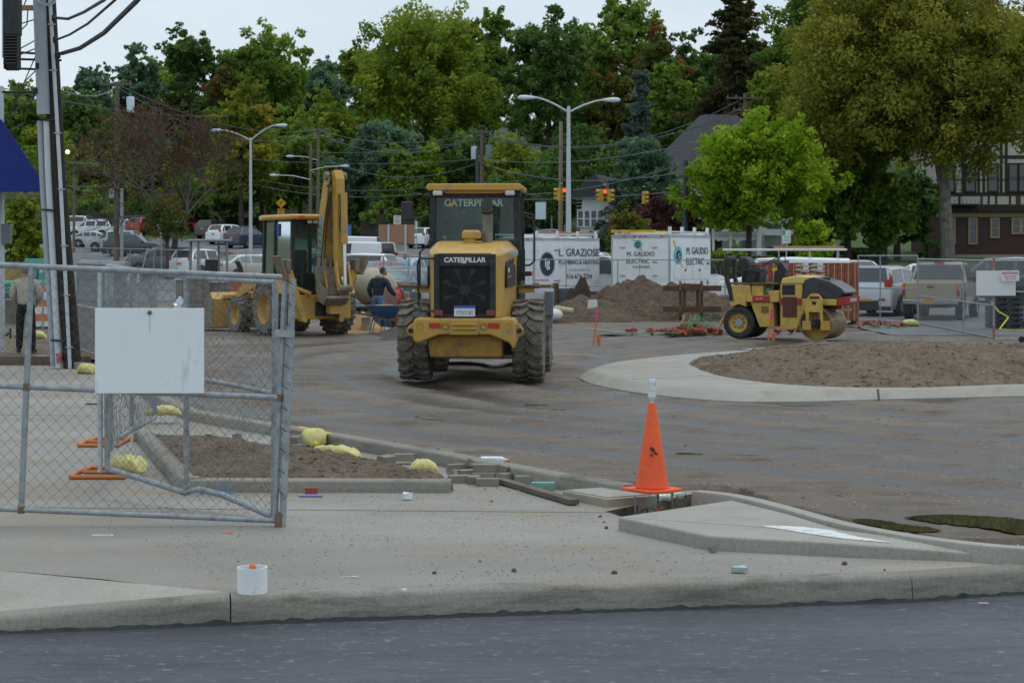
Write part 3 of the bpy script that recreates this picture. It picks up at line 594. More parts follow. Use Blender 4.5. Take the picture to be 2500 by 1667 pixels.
# steps, rails, mirrors, fenders
for sx in (-1, 1):
    stp = MB(); stp.bx(min(sx * .70, sx * 1.28), max(sx * .70, sx * 1.28), .35, 1.6, 1.505, 1.55)
    stp.build('platform', M_BRN, ld, bevel=.008)
    MB().bx(min(sx * .72, sx * 1.0), max(sx * .72, sx * 1.0), .40, .44, 1.42, 1.5049).build('platform_bracket', M_YEL, ld)
    fr = MB(); fr.loft([[Vector((sx * .74, 2.75 + .74 * math.cos(a), .66 + .76 * math.sin(a))), Vector((sx * 1.24, 2.75 + .74 * math.cos(a), .66 + .76 * math.sin(a))), Vector((sx * 1.24, 2.75 + .78 * math.cos(a), .66 + .80 * math.sin(a))), Vector((sx * .74, 2.75 + .78 * math.cos(a), .66 + .80 * math.sin(a)))] for a in np.linspace(R(38), R(170), 12)])
    fr.build('front_fender', M_GREY, ld, bevel=.01, smooth=40)
    MB().prism([(2.0, 1.42), (2.4, 1.45), (2.02, .98), (1.98, 1.0)], min(sx * 1.1, sx * 1.25), max(sx * 1.1, sx * 1.25), 'x').build('fender_flap', M_GREY, ld, bevel=.01)
    MB().bx(sx * .98 - .04, sx * .98 + .04, 1.955, 1.965, 1.22, 1.29).build('fender_slot', M_BLK, ld)
    MB().tube([(sx * .78, .42, 3.02), (sx * .86, .30, 3.06), (sx * 1.08, .28, 3.02), (sx * 1.12, .28, 2.9)], .013).tube([(sx * .78, .42, 2.72), (sx * .95, .30, 2.66), (sx * 1.10, .28, 2.66)], .013).build('mirror_arm', M_BLK, ld)
    MB().loft([[Vector((sx * 1.11 + x, y, z)) for x, z in ((-.10, 2.62), (.10, 2.62), (.10, 2.94), (-.10, 2.94))] for y in (.22, .30)]).build('mirror_housing', M_BLK, ld, bevel=.03)
    MB().bx(sx * 1.11 - .085, sx * 1.11 + .085, .2125, .2195, 2.64, 2.92).build('mirror_glass', mat('mirror_glass', (.35, .42, .42), .06, metal=1, var=.1) if sx > 0 else M_BLKP, ld)
MB().tube([(.80, .40, 2.75), (.98, .36, 2.72), (1.0, .36, 2.3), (1.0, .36, 1.95), (.92, .38, 1.88), (.78, .42, 1.88)], .017).build('grab_rail', M_BLK, ld)
MB().tube([(-.50, -1.50, 1.99), (-.74, -1.30, 1.99), (-.78, -1.2, 1.9), (-.76, -1.2, 1.25), (-.70, -1.3, 1.17), (-.48, -1.5, 1.17)], .017).build('grab_rail', M_BLK, ld)
MB().tube([(-.80, .45, 2.2), (-.92, .42, 2.1), (-.92, .42, 1.3), (-.80, .45, 1.2)], .017).build('grab_rail', M_BLK, ld)
MB().bx(.80, .95, .30, .38, 1.70, 1.78).build('turn_signal', M_BLK, ld, bevel=.01); MB().bx(.951, .985, .305, .375, 1.705, 1.775).build('turn_signal_lens', M_ORA, ld)
MB().bx(.72, .84, .36, .50, 1.62, 2.15).build('light_bracket', M_BLK, ld)
# front frame, arms and bucket
for sx in (-1, 1): MB().prism([(2.1, 1.25), (2.5, 1.5), (4.2, .75), (4.35, .35), (4.1, .35), (3.9, .65), (2.4, 1.2)], sx * .5 - .06, sx * .5 + .06, 'x').build('lift_arm', M_YEL, ld, bevel=.02)
MB().prism([(4.3, .12), (5.4, .06), (5.42, .10), (4.45, .25), (4.35, .6), (4.5, 1.15), (4.45, 1.2), (4.22, .7)], -1.14, 1.14, 'x').build('bucket', M_MUDST, ld, bevel=.01)

# ---------------------------------------------------------------- backhoe loader (local +y forward, origin under rear axle)
bh = thing('backhoe_loader', 'yellow backhoe loader with cab, folded digging boom and raised stabiliser legs', 'backhoe loader', gp(742, 48), 32)
for sx in (-1, 1):
    tyre(bh, Vector((sx * .92, 0, .66)), .67, .48, 20, name='wheel', out=sx)
    tyre(bh, Vector((sx * .85, 2.1, .47)), .48, .33, 18, name='wheel', out=sx, deep=.035)
MB().cyl((-.7, 0, .66), (.7, 0, .66), .15, n=12).build('rear_axle', M_YEL, bh, smooth=True)
MB().cyl((-.7, 2.1, .47), (.7, 2.1, .47), .10, n=12).build('front_axle', M_YEL, bh, smooth=True)
MB().bx(-.36, .36, -1.0, 2.9, .55, .95).build('chassis', M_YEL, bh, bevel=.03)
MB().loft([hring(1.05, .50, .48, .9, 1.70, .08), hring(2.9, .44, .42, .85, 1.45, .10), hring(3.0, .40, .38, .88, 1.38, .1)]).build('engine_hood', M_YEL, bh, bevel=.03)
for sx in (-1, 1):
    fr = MB(); fr.loft([[Vector((sx * .66, .74 * math.cos(a), .66 + .76 * math.sin(a))), Vector((sx * 1.12, .74 * math.cos(a), .66 + .76 * math.sin(a))), Vector((sx * 1.12, .78 * math.cos(a), .66 + .80 * math.sin(a))), Vector((sx * .66, .78 * math.cos(a), .66 + .80 * math.sin(a)))] for a in np.linspace(R(20), R(150), 10)])
    fr.build('rear_fender', M_YEL2, bh, smooth=40)
cbf = MB(); CP = {'rl': (-.62, -.62), 'rr': (.62, -.62), 'ml': (-.70, .25), 'mr': (.70, .25), 'fl': (-.66, 1.02), 'fr': (.66, 1.02)}
for k, (x, y) in CP.items(): cbf.beam((x, y, 1.05), (x * .96, y * (.93 if y < 0 else .96), 2.92), .085, .085, (0, 1, 0))
cbf.bx(-.66, .66, -.66, -.57, 1.03, 1.16); cbf.beam((-.66, -.6, 1.10), (-.70, 1.02, 1.10), .08, .12); cbf.beam((.66, -.6, 1.10), (.70, 1.02, 1.10), .08, .12); cbf.bx(-.64, .64, -.60, -.54, 2.80, 2.9)
cbf.build('cab_frame', M_BLK, bh, bevel=.01)
MB().bx(-.62, .62, -.55, 1.0, .95, 1.06).build('cab_floor', M_BLK, bh)
GL_BH = glass('backhoe_glass', (.48, .64, .60), .82)
for n_, ks in (('rear_window', ('rl', 'rr')), ('side_window', ('rl', 'ml')), ('door_window', ('ml', 'fl')), ('side_window', ('rr', 'mr')), ('door_window', ('mr', 'fr')), ('windshield', ('fl', 'fr'))):
    a, b = CP[ks[0]], CP[ks[1]]; MB().add([(a[0], a[1], 1.16), (b[0], b[1], 1.16), (b[0] * .96, b[1] * .95, 2.85), (a[0] * .96, a[1] * .95, 2.85)], [(0, 1, 2, 3)]).build(n_, GL_BH, bh)
rfp = [(-.72, -.80), (.72, -.80), (.76, 1.1), (.6, 1.22), (-.6, 1.22), (-.76, 1.1)]
MB().loft([[Vector((x * s, y * s, z)) for x, y in rfp] for s, z in ((.95, 2.90), (1, 2.93), (1, 3.0), (.94, 3.04))]).build('roof', M_YEL, bh, bevel=.02)
MB().box((-.45, -.80, 2.96), (.16, .05, .09)).build('beacon_light', mat('amber_red_lens', (.6, .10, .02), .3), bh, bevel=.01)
for x in (-.18, -.02): MB().box((x, -.70, 2.85), (.12, .08, .09)).build('work_light', M_LAMP, bh, bevel=.02)
MB().box((.25, -.68, 2.86), (.22, .02, .14)).build('license_plate', M_WHT, bh)
MB().box((-.755, .95, 2.96), (.03, .12, .08)).build('work_light', M_LAMP, bh)
MB().box((-.67, .12, 2.65), (.03, .22, .32)).build('blue_decal', mat('decal_blue', (.03, .09, .22), .5), bh)
MB().box((0, .1, 1.5), (.46, .46, .14)).build('seat', M_BLK, bh, bevel=.04); MB().box((0, .30, 1.85), (.44, .12, .6)).build('seat_back', M_BLK, bh, bevel=.04)
MB().tube([Vector((.19 * math.cos(t), .68 + .08 * math.sin(t), 1.85 + .17 * math.sin(t))) for t in np.linspace(0, 2 * math.pi, 16)[:-1]], .015, closed=True).build('steering_wheel', M_BLK, bh)
MB().bx(-.25, .1, -.45, -.25, 1.1, 1.55).build('control_console', M_BLK, bh, bevel=.03)
for x in (-.2, -.1, 0): MB().cyl((x, -.35, 1.55), (x, -.40, 1.85), .012, n=6).build('control_lever', M_BLK, bh)
# rear frame, swing post and stabilisers
MB().bx(-.72, .72, -1.22, -.72, .42, 1.02).build('rear_frame', M_YEL, bh, bevel=.03)
MB().bx(-.28, .30, -1.30, -1.221, .5, .85).build('frame_recess', M_BLK, bh)
for z in (.55, .98): MB().lathe([(.001, -.05), (.2, -.05), (.2, .05), (.001, .05)], 16, Matrix.Translation((.12, -1.35, z))).build('swing_pivot', M_BLK, bh)
MB().bx(-.06, .30, -1.62, -1.36, .55, 1.0).build('swing_post', M_YEL, bh, bevel=.02)
for sx in (-1, 1):
    a, b = Vector((sx * .50 - .14, -1.27, .42)), Vector((sx * .90 - .14, -1.27, 1.62))
    sl = MB().beam(a, b, .16, .20, (0, 1, 0)).build('stabiliser_leg', M_YEL, bh, bevel=.015)
    MB().cyl(a + Vector((0, -.13, 0)), a + Vector((0, .13, 0)), .07, n=12).build('pivot_pin', M_YEL, sl, smooth=True)
    MB().cyl((sx * .30 - .14, -1.27, 1.05), (sx * .74 - .14, -1.27, 1.22), .055, n=10).build('stabiliser_cylinder', M_YEL, bh, smooth=True)
    dv = (b - a).normalized(); o_ = Vector((dv.z, 0, -dv.x)) * sx
    pd = MB(); c_ = b + dv * .18
    pd.add([c_ + Vector((0, y, 0)) + dv * u + o_ * w for y in (-.23, .23) for u, w in ((-.22, .14), (.28, .18), (.28, .23), (-.22, .19), )], [(0, 1, 2, 3), (7, 6, 5, 4), (0, 4, 5, 1), (1, 5, 6, 2), (2, 6, 7, 3), (3, 7, 4, 0)])
    pd.build('stabiliser_pad', M_MUDST, bh, bevel=.01); MB().box(c_ - dv * .05, (.14, .30, .34)).build('pad_bracket', M_MUDST, bh, bevel=.03)
# boom: curved double plate box, stick, cylinders, bucket
bxo = .12
bo = [(-1.42, .80), (-1.10, 1.05), (-.98, 1.7), (-.98, 2.5), (-1.10, 3.2), (-1.28, 3.75), (-1.38, 3.98), (-1.55, 4.05), (-1.62, 3.92), (-1.52, 3.55), (-1.36, 2.9), (-1.28, 2.3), (-1.32, 1.7), (-1.50, 1.2)]
MB().prism(bo, bxo - .22, bxo - .175, 'x').build('boom_plate', M_YEL, bh, bevel=.01); MB().prism(bo, bxo + .175, bxo + .22, 'x').build('boom_plate', M_YEL, bh, bevel=.01)
bi = [(-1.25, 1.1), (-1.06, 1.3), (-1.03, 2.5), (-1.16, 3.2), (-1.34, 3.74), (-1.42, 3.60), (-1.30, 2.9), (-1.22, 2.3), (-1.24, 1.6)]
MB().prism(bi, bxo - .175, bxo + .175, 'x').build('boom_core', MATS['guard_yellow'], bh)
MB().add([(bxo - .223, -1.03, 1.7), (bxo - .223, -1.03, 2.5), (bxo - .223, -1.12, 3.0), (bxo - .223, -1.28, 2.95), (bxo - .223, -1.2, 2.45), (bxo - .223, -1.2, 1.75)], [(0, 1, 2, 3, 4, 5)]).build('boom_decal', mat('decal_teal', (.20, .33, .30), .6), bh)
for k in range(6): MB().beam((bxo - .226, -1.05, 1.85 + .18 * k), (bxo - .226, -1.19, 1.78 + .18 * k), .004, .03).build('decal_stripe', M_BLK, bh)
for x in (bxo - .24, bxo + .24): MB().lathe([(.001, -.05), (.10, -.05), (.11, 0), (.10, .05), (.001, .05)], 16, Matrix.Translation((x, -1.52, 3.97)) @ Matrix.Rotation(R(90), 4, 'Y')).build('boom_pin', M_MUDST, bh, smooth=True)
sk = [(-1.52, 4.08), (-1.66, 4.12), (-1.78, 3.9), (-1.80, 3.0), (-1.84, 1.75), (-1.80, 1.50), (-1.70, 1.50), (-1.62, 1.9), (-1.58, 3.0)]
MB().prism(sk, bxo - .10, bxo + .14, 'x').build('dipper_stick', M_YEL, bh, bevel=.02)
MB().cyl((bxo + .04, -1.92, 3.55), (bxo + .04, -1.96, 2.30), .085, n=14).build('bucket_cylinder', M_YEL, bh, smooth=True)
MB().cyl((bxo + .04, -1.96, 2.28), (bxo + .04, -1.99, 1.25), .045, n=12).build('cylinder_rod', M_CHROME, bh, smooth=True)
MB().cyl((bxo - .14, -1.99, 1.20), (bxo + .22, -1.99, 1.20), .09, n=14).build('linkage_pin', M_MUDST, bh, smooth=True)
for x in (bxo - .12, bxo + .2): MB().prism([(-2.05, 1.14), (-1.93, 1.14), (-1.74, 1.75), (-1.84, 1.85)], x - .025, x + .025, 'x').build('link_plate', M_YEL, bh, bevel=.008)
bk_ = [(-1.95, .95), (-1.72, .78), (-1.45, .86), (-1.32, 1.15), (-1.30, 1.72), (-1.345, 1.72), (-1.37, 1.18), (-1.48, .93), (-1.70, .85), (-1.90, 1.02)]
MB().prism(bk_, bxo - .42, bxo + .20, 'x').build('digging_bucket', M_MUDST, bh, bevel=.012)
for x in (bxo - .425, bxo + .195): MB().prism([(-1.93, .96), (-1.72, .80), (-1.46, .88), (-1.34, 1.15), (-1.31, 1.70), (-1.42, 1.55), (-1.6, 1.25), (-1.85, 1.2)], x - .012, x + .012, 'x').build('bucket_side', M_MUDST, bh, bevel=.004)
for k in range(4): x = bxo - .36 + k * .16; MB().prism([(-1.36, 1.70), (-1.29, 1.70), (-1.31, 1.95), (-1.33, 1.95)], x - .035, x + .035, 'x').build('bucket_tooth', M_MUDST, bh)
# hydraulic hoses
for dx in (-.27, -.20, .23, .28):
    x = bxo + dx; MB().tube([(x, -1.15, 1.0), (x * 1.05, -1.32, 1.9), (x, -1.45, 2.7), (x, -1.62, 3.2), (x, -1.75, 3.55), (x, -1.70, 3.75), (x, -1.58, 3.70)], .016, 6).build('hydraulic_hose', M_BLK, bh, smooth=True)
MB().tube([(bxo - .02, -1.80, 3.5), (bxo - .04, -1.92, 3.3), (bxo - .05, -1.90, 2.85), (bxo - .02, -1.86, 2.6), (bxo + .02, -1.88, 2.75), (bxo + .03, -1.9, 3.2)], .018, 6).build('hydraulic_hose', M_BLK, bh, smooth=True)
# front loader arms and bucket
for sx in (-1, 1):
    MB().prism([(1.0, 1.45), (1.15, 1.62), (2.6, 1.15), (3.35, .45), (3.25, .30), (2.5, .92), (1.1, 1.3)], sx * .62 - .05, sx * .62 + .05, 'x').build('loader_arm', M_YEL, bh, bevel=.02)
    MB().cyl((sx * .62, 1.2, .95), (sx * .62, 2.3, 1.12), .05, n=10).build('loader_cylinder', M_YEL, bh, smooth=True)
    MB().prism([(3.2, .10), (4.15, .04), (4.18, .10), (3.62, .95), (3.40, 1.02), (3.22, .85)], sx * 1.13 - .015, sx * 1.13 + .015, 'x').build('bucket_side', M_MUDST, bh)
MB().prism([(3.2, .10), (4.15, .04), (4.18, .08), (3.35, .20), (3.30, .75), (3.45, 1.0), (3.40, 1.04), (3.22, .85)], -1.12, 1.12, 'x').build('front_bucket', M_YEL, bh, bevel=.01)
MB().box((0, 3.18, .92), (1.7, .12, .10)).build('bucket_cross_bar', M_YEL2, bh, bevel=.01)

# ---------------------------------------------------------------- combination roller (local +x forward, origin under rear axle)
ro = thing('road_roller', 'yellow ride-on roller with black hood, smooth steel front drum and rubber rear wheels', 'road roller', gp(1822, 46), -25)
def rx(zx): return (zx - 555) / 470
def rz_(zy): return (1265 - zy) / 470
YW = .62   # half width; camera side is -y
for i, y in enumerate((-.50, -.17, .17, .50)):
    c = Vector((0, y, .395)); mb = MB(); T = Matrix.Translation(c) @ Matrix.Rotation(R(90), 4, 'X')
    mb.lathe([(.23, -.13), (.33, -.145), (.385, -.11), (.395, 0), (.385, .11), (.33, .145), (.23, .13), (.23, -.13)], 36, T)
    ty = mb.build('wheel', mat('black_tyre', (.03, .03, .031), .75, var=.2, dirt=(.09, .08, .07), dcov=.4), ro, smooth=35)
    MB().lathe([(.001, .02), (.10, .02), (.11, .05), (.20, .05), (.225, .10), (.245, .14), (.25, .0), (.25, -.1), (.001, -.1)], 28, T).build('rim', M_YEL2, ty, smooth=35)
    if i == 0:
        MB().lathe([(.001, .075), (.10, .075), (.105, .03)], 20, T).build('hub_plate', mat('worn_hub', (.35, .35, .34), .5, metal=.5), ty)
        for k in range(8):
            a = 2 * math.pi * k / 8; MB().cyl(T @ Vector((.135 * math.cos(a), .135 * math.sin(a), .04)), T @ Vector((.135 * math.cos(a), .135 * math.sin(a), .075)), .016, n=6).build('lug_bolt', M_BLK, ty)
def rpr(name, pts, m, y0=-YW, y1=YW, bev=.015): return MB().prism([(rx(a), rz_(b)) for a, b in pts], y0, y1, 'y').build(name, m, ro, bevel=bev)
rpr('rear_body', [(470, 655), (690, 655), (700, 770), (655, 770), (640, 900), (560, 870), (470, 905), (450, 840), (490, 830)], M_YEL2)
rpr('seat_box', [(700, 655), (835, 655), (835, 770), (700, 770)], M_YEL2, -.55, .55)
rpr('side_beam', [(655, 768), (1030, 768), (1030, 842), (655, 842)], M_YEL2, -YW - .02, YW + .02, .008)
MB().bx(rx(725), rx(930), -YW - .026, -YW - .0205, rz_(840), rz_(772)).build('red_stripe', mat('roller_red', (.36, .035, .028), .5, dirt=(.25, .1, .07), dcov=.3), ro)
text('CC142', .062, M_LET, ro, (rx(802), -YW - .028, rz_(807)), (R(90), 0, 0))
rpr('water_tank', [(690, 845), (955, 845), (965, 1120), (800, 1125)], M_YEL2, -.58, .58)
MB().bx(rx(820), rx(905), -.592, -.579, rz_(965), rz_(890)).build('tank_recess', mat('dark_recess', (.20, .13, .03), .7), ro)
rpr('hitch_frame', [(930, 850), (1040, 850), (1040, 1090), (960, 1090)], M_BLK, -.25, .25)
rpr('front_body', [(1040, 640), (1300, 640), (1285, 800), (1350, 800), (1340, 900), (1235, 1148), (1040, 1148)], M_YEL2, -.58, .58)
MB().loft([[Vector((rx(a), y, rz_(b))) for a, b in ((1045, 638), (1310, 638), (1325, 600), (1432, 560), (1230, 545), (1065, 575))] for y in (-.59, .59)]).build('front_cowl', mat('cowl_yellow', (.66, .50, .16), .45, var=.08), ro, bevel=.03)
MB().bx(rx(1065), rx(1212), -.592, -.581, rz_(762), rz_(648)).build('radiator_grille', M_BLK, ro)
for k in range(9): z = rz_(755) + k * .025; MB().bx(rx(1070), rx(1207), -.598, -.5925, z, z + .009).build('grille_slat', M_BLKP, ro)
MB().bx(rx(1070), rx(1235), -.60, -.5815, rz_(1010), rz_(782)).build('access_panel', mat('panel_maroon', (.10, .03, .022), .5, dirt=(.14, .06, .04), dcov=.4), ro, bevel=.01)
for a, b in ((1033, 1068), (1238, 1312)): MB().bx(rx(a), rx(b), -.603, -.5815, rz_(872), rz_(800)).build('red_stripe', MATS['roller_red'], ro)
MB().loft([[Vector((rx(1290), y, rz_(800))), Vector((rx(1320), y, rz_(590))), Vector((rx(1432), y, rz_(562))), Vector((rx(1600), y, rz_(602))), Vector((rx(1735), y, rz_(680))), Vector((rx(1785), y, rz_(735))), Vector((rx(1700), y, rz_(800)))] for y in (-.56, -.46, .46, .56)]).build('engine_hood', mat('hood_black', (.04, .045, .052), .38, var=.15, coat=.2), ro, bevel=.03, seg=3)
MB().prism([(rx(1460), rz_(645)), (rx(1500), rz_(628)), (rx(1690), rz_(735)), (rx(1650), rz_(740))], -.566, -.555, 'y').build('hood_recess', M_BLKP, ro)
MB().lathe([(.001, .06), (.09, .06), (.10, .05), (.10, 0)], 16, Matrix.Translation((rx(1520), -.2, rz_(590)))).build('filler_cap', M_BLK, ro, smooth=True)
MB().bx(rx(1310), rx(1690), -.60, .60, rz_(875), rz_(803)).build('front_frame', M_YEL2, ro, bevel=.02)
rb_ = MB().prism([(rx(1690), rz_(880)), (rx(1800), rz_(862)), (rx(1808), rz_(775)), (rx(1690), rz_(790))], -.60, .60, 'y').build('front_beam', MATS['roller_red'], ro, bevel=.01)
text('DYNAPAC', .13, M_LET, ro, (rx(1806), 0, rz_(820)), (R(90), 0, R(90)), shear=.3, thick=.004)
dr = MB(); T = Matrix.Translation((rx(1455), 0, .40)) @ Matrix.Rotation(R(90), 4, 'X')
dr.lathe([(.36, -.66), (.40, -.66), (.40, .66), (.36, .66), (.36, .50)], 56, T)
dm = dr.build('drum', mat('drum_steel', (.30, .19, .095), .42, metal=.3, var=.2, vs=3, dirt=(.16, .10, .05), dcov=.4, stretch=(1, .3, 1)), ro, smooth=35)
MB().lathe([(.001, .46), (.36, .46), (.36, .52)], 40, T).build('drum_end_plate', M_YEL, dm, smooth=30)
for sy in (-1, 1):
    y0, y1 = sorted((sy * .70, sy * .76))
    rpr('drum_fork', [(1350, 950), (1350, 820), (1415, 745), (1500, 745), (1550, 800), (1550, 950), (1552, 1065), (1530, 1065), (1515, 950), (1395, 950), (1395, 1065), (1368, 1065)], M_YEL2, y0, y1, .01)
    if sy < 0:
        for a, b in ((1315, 1418), (1525, 1627)): MB().bx(rx(a), rx(b), -.745, -.66, rz_(1150), rz_(1048)).build('drum_mount', M_YEL, ro, bevel=.01)
        MB().lathe([(.001, .78), (.05, .78), (.06, .70), (.10, .70), (.10, .5)], 18, T).build('drum_hub', M_BLK, ro, smooth=True)
        MB().bx(rx(1405), rx(1515), -.768, -.7605, rz_(800), rz_(775)).build('fork_slot', M_BLK, ro)
        MB().prism([(rx(1425), rz_(830)), (rx(1485), rz_(830)), (rx(1470), rz_(868)), (rx(1440), rz_(868))], -.768, -.7605, 'y').build('fork_emblem', M_BLK, ro)
        MB().tube([(rx(1440), -.72, rz_(960)), (rx(1450), -.74, rz_(1060))], .014).tube([(rx(1470), -.72, rz_(960)), (rx(1500), -.74, rz_(1060))], .014).build('hydraulic_hose', M_BLK, ro)
    else: MB().bx(rx(1310), rx(1600), .61, .70, rz_(930), rz_(805)).build('fork_beam', M_YEL2, ro)
MB().bx(rx(1310), rx(1420), -.70, -.60, rz_(930), rz_(805)).build('fork_arm', M_YEL2, ro, bevel=.01)
MB().beam((rx(1700), -.66, rz_(930)), (rx(1700), .66, rz_(930)), .03, .06).build('drum_scraper', mat('scraper', (.35, .33, .22), .7), ro)
# operator station
MB().bx(rx(460), rx(980), -.60, .60, rz_(648), rz_(625)).build('platform_floor', M_BRN, ro, bevel=.006)
MB().bx(rx(540), rx(760), -.28, .28, rz_(625), rz_(458)).build('seat_pedestal', M_BLK, ro, bevel=.02)
MB().loft([[Vector((rx(a), y, rz_(b))) for a, b in ((500, 462), (715, 442), (720, 428), (505, 425))] for y in (-.26, .26)]).build('seat_cushion', M_BLKP, ro, bevel=.03)
MB().loft([[Vector((rx(a), y, rz_(b))) for a, b in ((498, 440), (640, 440), (625, 370), (580, 335), (505, 330))] for y in (-.25, .25)]).build('seat_back', M_BLKP, ro, bevel=.05, seg=3)
for y in (-.33, .33): MB().tube([(rx(560), y, rz_(600)), (rx(585), y, rz_(490)), (rx(770), y, rz_(495)), (rx(700), y, rz_(600))], .02).build('arm_rail', M_BLK, ro, smooth=True)
MB().tube([(rx(740), -.45, rz_(500)), (rx(830), -.45, rz_(490)), (rx(868), -.45, rz_(515)), (rx(820), -.45, rz_(610))], .015).build('grab_rail', M_BLK, ro, smooth=True)
MB().loft([[Vector((rx(a), y, rz_(b))) for a, b in ((895, 765), (1000, 640), (1050, 480), (985, 390), (955, 400), (900, 560))] for y in (-.14, .14)]).build('steering_console', M_BLK, ro, bevel=.02)
MB().prism([(rx(880), rz_(470)), (rx(940), rz_(450)), (rx(945), rz_(485)), (rx(892), rz_(505))], -.155, -.141, 'y').build('warning_label', mat('label_yellow', (.65, .45, .03), .5), ro)
tl = Matrix.Translation((rx(870), 0, rz_(382))) @ Matrix.Rotation(R(-28), 4, 'Y')
MB().tube([tl @ Vector((.19 * math.cos(t), .19 * math.sin(t), 0)) for t in np.linspace(0, 2 * math.pi, 20)[:-1]], .015, closed=True).build('steering_wheel', M_BLK, ro, smooth=True)
MB().cyl(tl @ Vector((0, 0, 0)), (rx(950), 0, rz_(440)), .02, n=8).build('steering_shaft', M_BLK, ro)
MB().tube([(rx(950), -.2, rz_(400)), (rx(985), -.2, rz_(330)), (rx(1040), -.2, rz_(330)), (rx(1050), -.2, rz_(390))], .012).build('console_rail', M_BLK, ro, smooth=True)
for y, dx, dt in ((-.60, 0, 0), (.50, -.16, -20)):
    MB().beam((rx(480) + dx, y, rz_(830)), (rx(408) + dx, y, rz_(540)), .09, .13, (0, 1, 0)).build('roll_bar', M_BLK, ro, bevel=.02); MB().beam((rx(408) + dx, y, rz_(545)), (rx(412) + dx, y, rz_(345)), .09, .13, (0, 1, 0)).build('roll_bar', M_BLK, ro, bevel=.02)
MB().beam((rx(412), -.60, rz_(350)), (rx(330), .50, rz_(345)), .09, .10).build('roll_bar_top', M_BLK, ro, bevel=.02)
MB().lathe([(.001, .16), (.065, .16), (.07, .08), (.06, 0), (.001, 0)], 14, Matrix.Translation((rx(862), -.35, rz_(765)))).build('drink_bucket', mat('teal_plastic', (.18, .42, .38), .5), ro)
MB().bx(rx(905), rx(1030), -.60, -.20, rz_(768), rz_(715)).build('step_box', M_YEL2, ro, bevel=.02)

# ---------------------------------------------------------------- road vehicles (local +x forward, origin on the ground at mid wheelbase)
def paint(name, c, rough=.3): return mat('car_' + name, c, rough, var=.04, coat=.6, dirt=tuple(x * .75 + .03 for x in c), dcov=.15, ds=3)
M_TRIM = mat('car_trim', (.03, .03, .032), .6); M_ALLOY = mat('alloy_rim', (.42, .43, .44), .35, metal=.7, var=.1)
M_PLATE = mat('amber_plate', (.62, .30, .03), .5, var=.06); M_SILV = mat('chrome_trim', (.5, .51, .52), .25, metal=.9, var=.05)
def car_wheel(parent, x, y, r, w=.21, detail=True):
    s = 1 if y > 0 else -1; T = Matrix.Translation((x, y, r)) @ Matrix.Rotation(R(-90 * s), 4, 'X')
    t = MB().lathe([(r * .62, -w / 2), (r * .92, -w / 2), (r, -w * .38), (r, w * .38), (r * .92, w / 2), (r * .62, w / 2), (r * .62, -w / 2)], 22, T).build('wheel', M_RUBC, parent, smooth=35)
    q = MB(); q.lathe([(.001, w * .42), (r * .16, w * .42), (r * .2, w * .3), (r * .22, w * .05), (r * .56, w * .05), (r * .60, w * .46), (r * .64, w * .46), (r * .63, -w * .4), (.001, -w * .4)], 22, T)
    if detail:
        for k in range(5):
            a = 2 * math.pi * k / 5; p, u = T @ Vector((r * .14 * math.cos(a), r * .14 * math.sin(a), w * .36)), T @ Vector((r * .60 * math.cos(a), r * .60 * math.sin(a), w * .40)); q.beam(p, u, r * .14, .03, T.to_3x3() @ Vector((0, 0, 1)))
    q.build('rim', M_ALLOY, t, smooth=35); return t
KINDS = {  # stations: x as a share of length from rear, top z share, roof?; values tuned per body style
 'sedan':  dict(L=4.7, W=1.80, H=1.46, st=[(-.5, .56, .86), (-.485, .70, .94), (-.37, .74, 1), (-.25, .96, 1), (-.10, 1.0, 1), (.10, .97, 1), (.27, .67, 1), (.43, .60, .97), (.49, .50, .88), (.5, .40, .80)], belt=.66, cab=(2, 6)),
 'coupe':  dict(L=4.4, W=1.74, H=1.38, st=[(-.5, .60, .84), (-.48, .74, .93), (-.41, .77, 1), (-.20, .97, 1), (-.06, 1.0, 1), (.06, .97, 1), (.24, .68, 1), (.42, .60, .96), (.485, .50, .86), (.5, .40, .78)], belt=.67, cab=(2, 6)),
 'suv':    dict(L=4.65, W=1.86, H=1.72, st=[(-.5, .58, .90), (-.485, .66, .96), (-.455, .68, 1), (-.38, .97, 1), (-.15, 1.0, 1), (.08, .97, 1), (.23, .66, 1), (.42, .61, .97), (.49, .52, .9), (.5, .42, .84)], belt=.63, cab=(2, 6)),
 'box':    dict(L=4.1, W=1.79, H=1.66, st=[(-.5, .50, .93), (-.485, .62, .98), (-.47, .66, 1), (-.435, .97, 1), (-.15, 1.0, 1), (.10, .96, 1), (.25, .66, 1), (.42, .60, .97), (.49, .50, .9), (.5, .40, .84)], belt=.64, cab=(2, 6)),
 'van':    dict(L=5.4, W=1.98, H=2.08, st=[(-.5, .44, .94), (-.492, .54, .98), (-.48, .56, 1), (-.46, .97, 1), (-.05, 1.0, 1), (.20, .97, 1), (.31, .62, 1), (.46, .54, .95), (.49, .46, .9), (.5, .36, .84)], belt=.58, cab=(2, 6)),
}
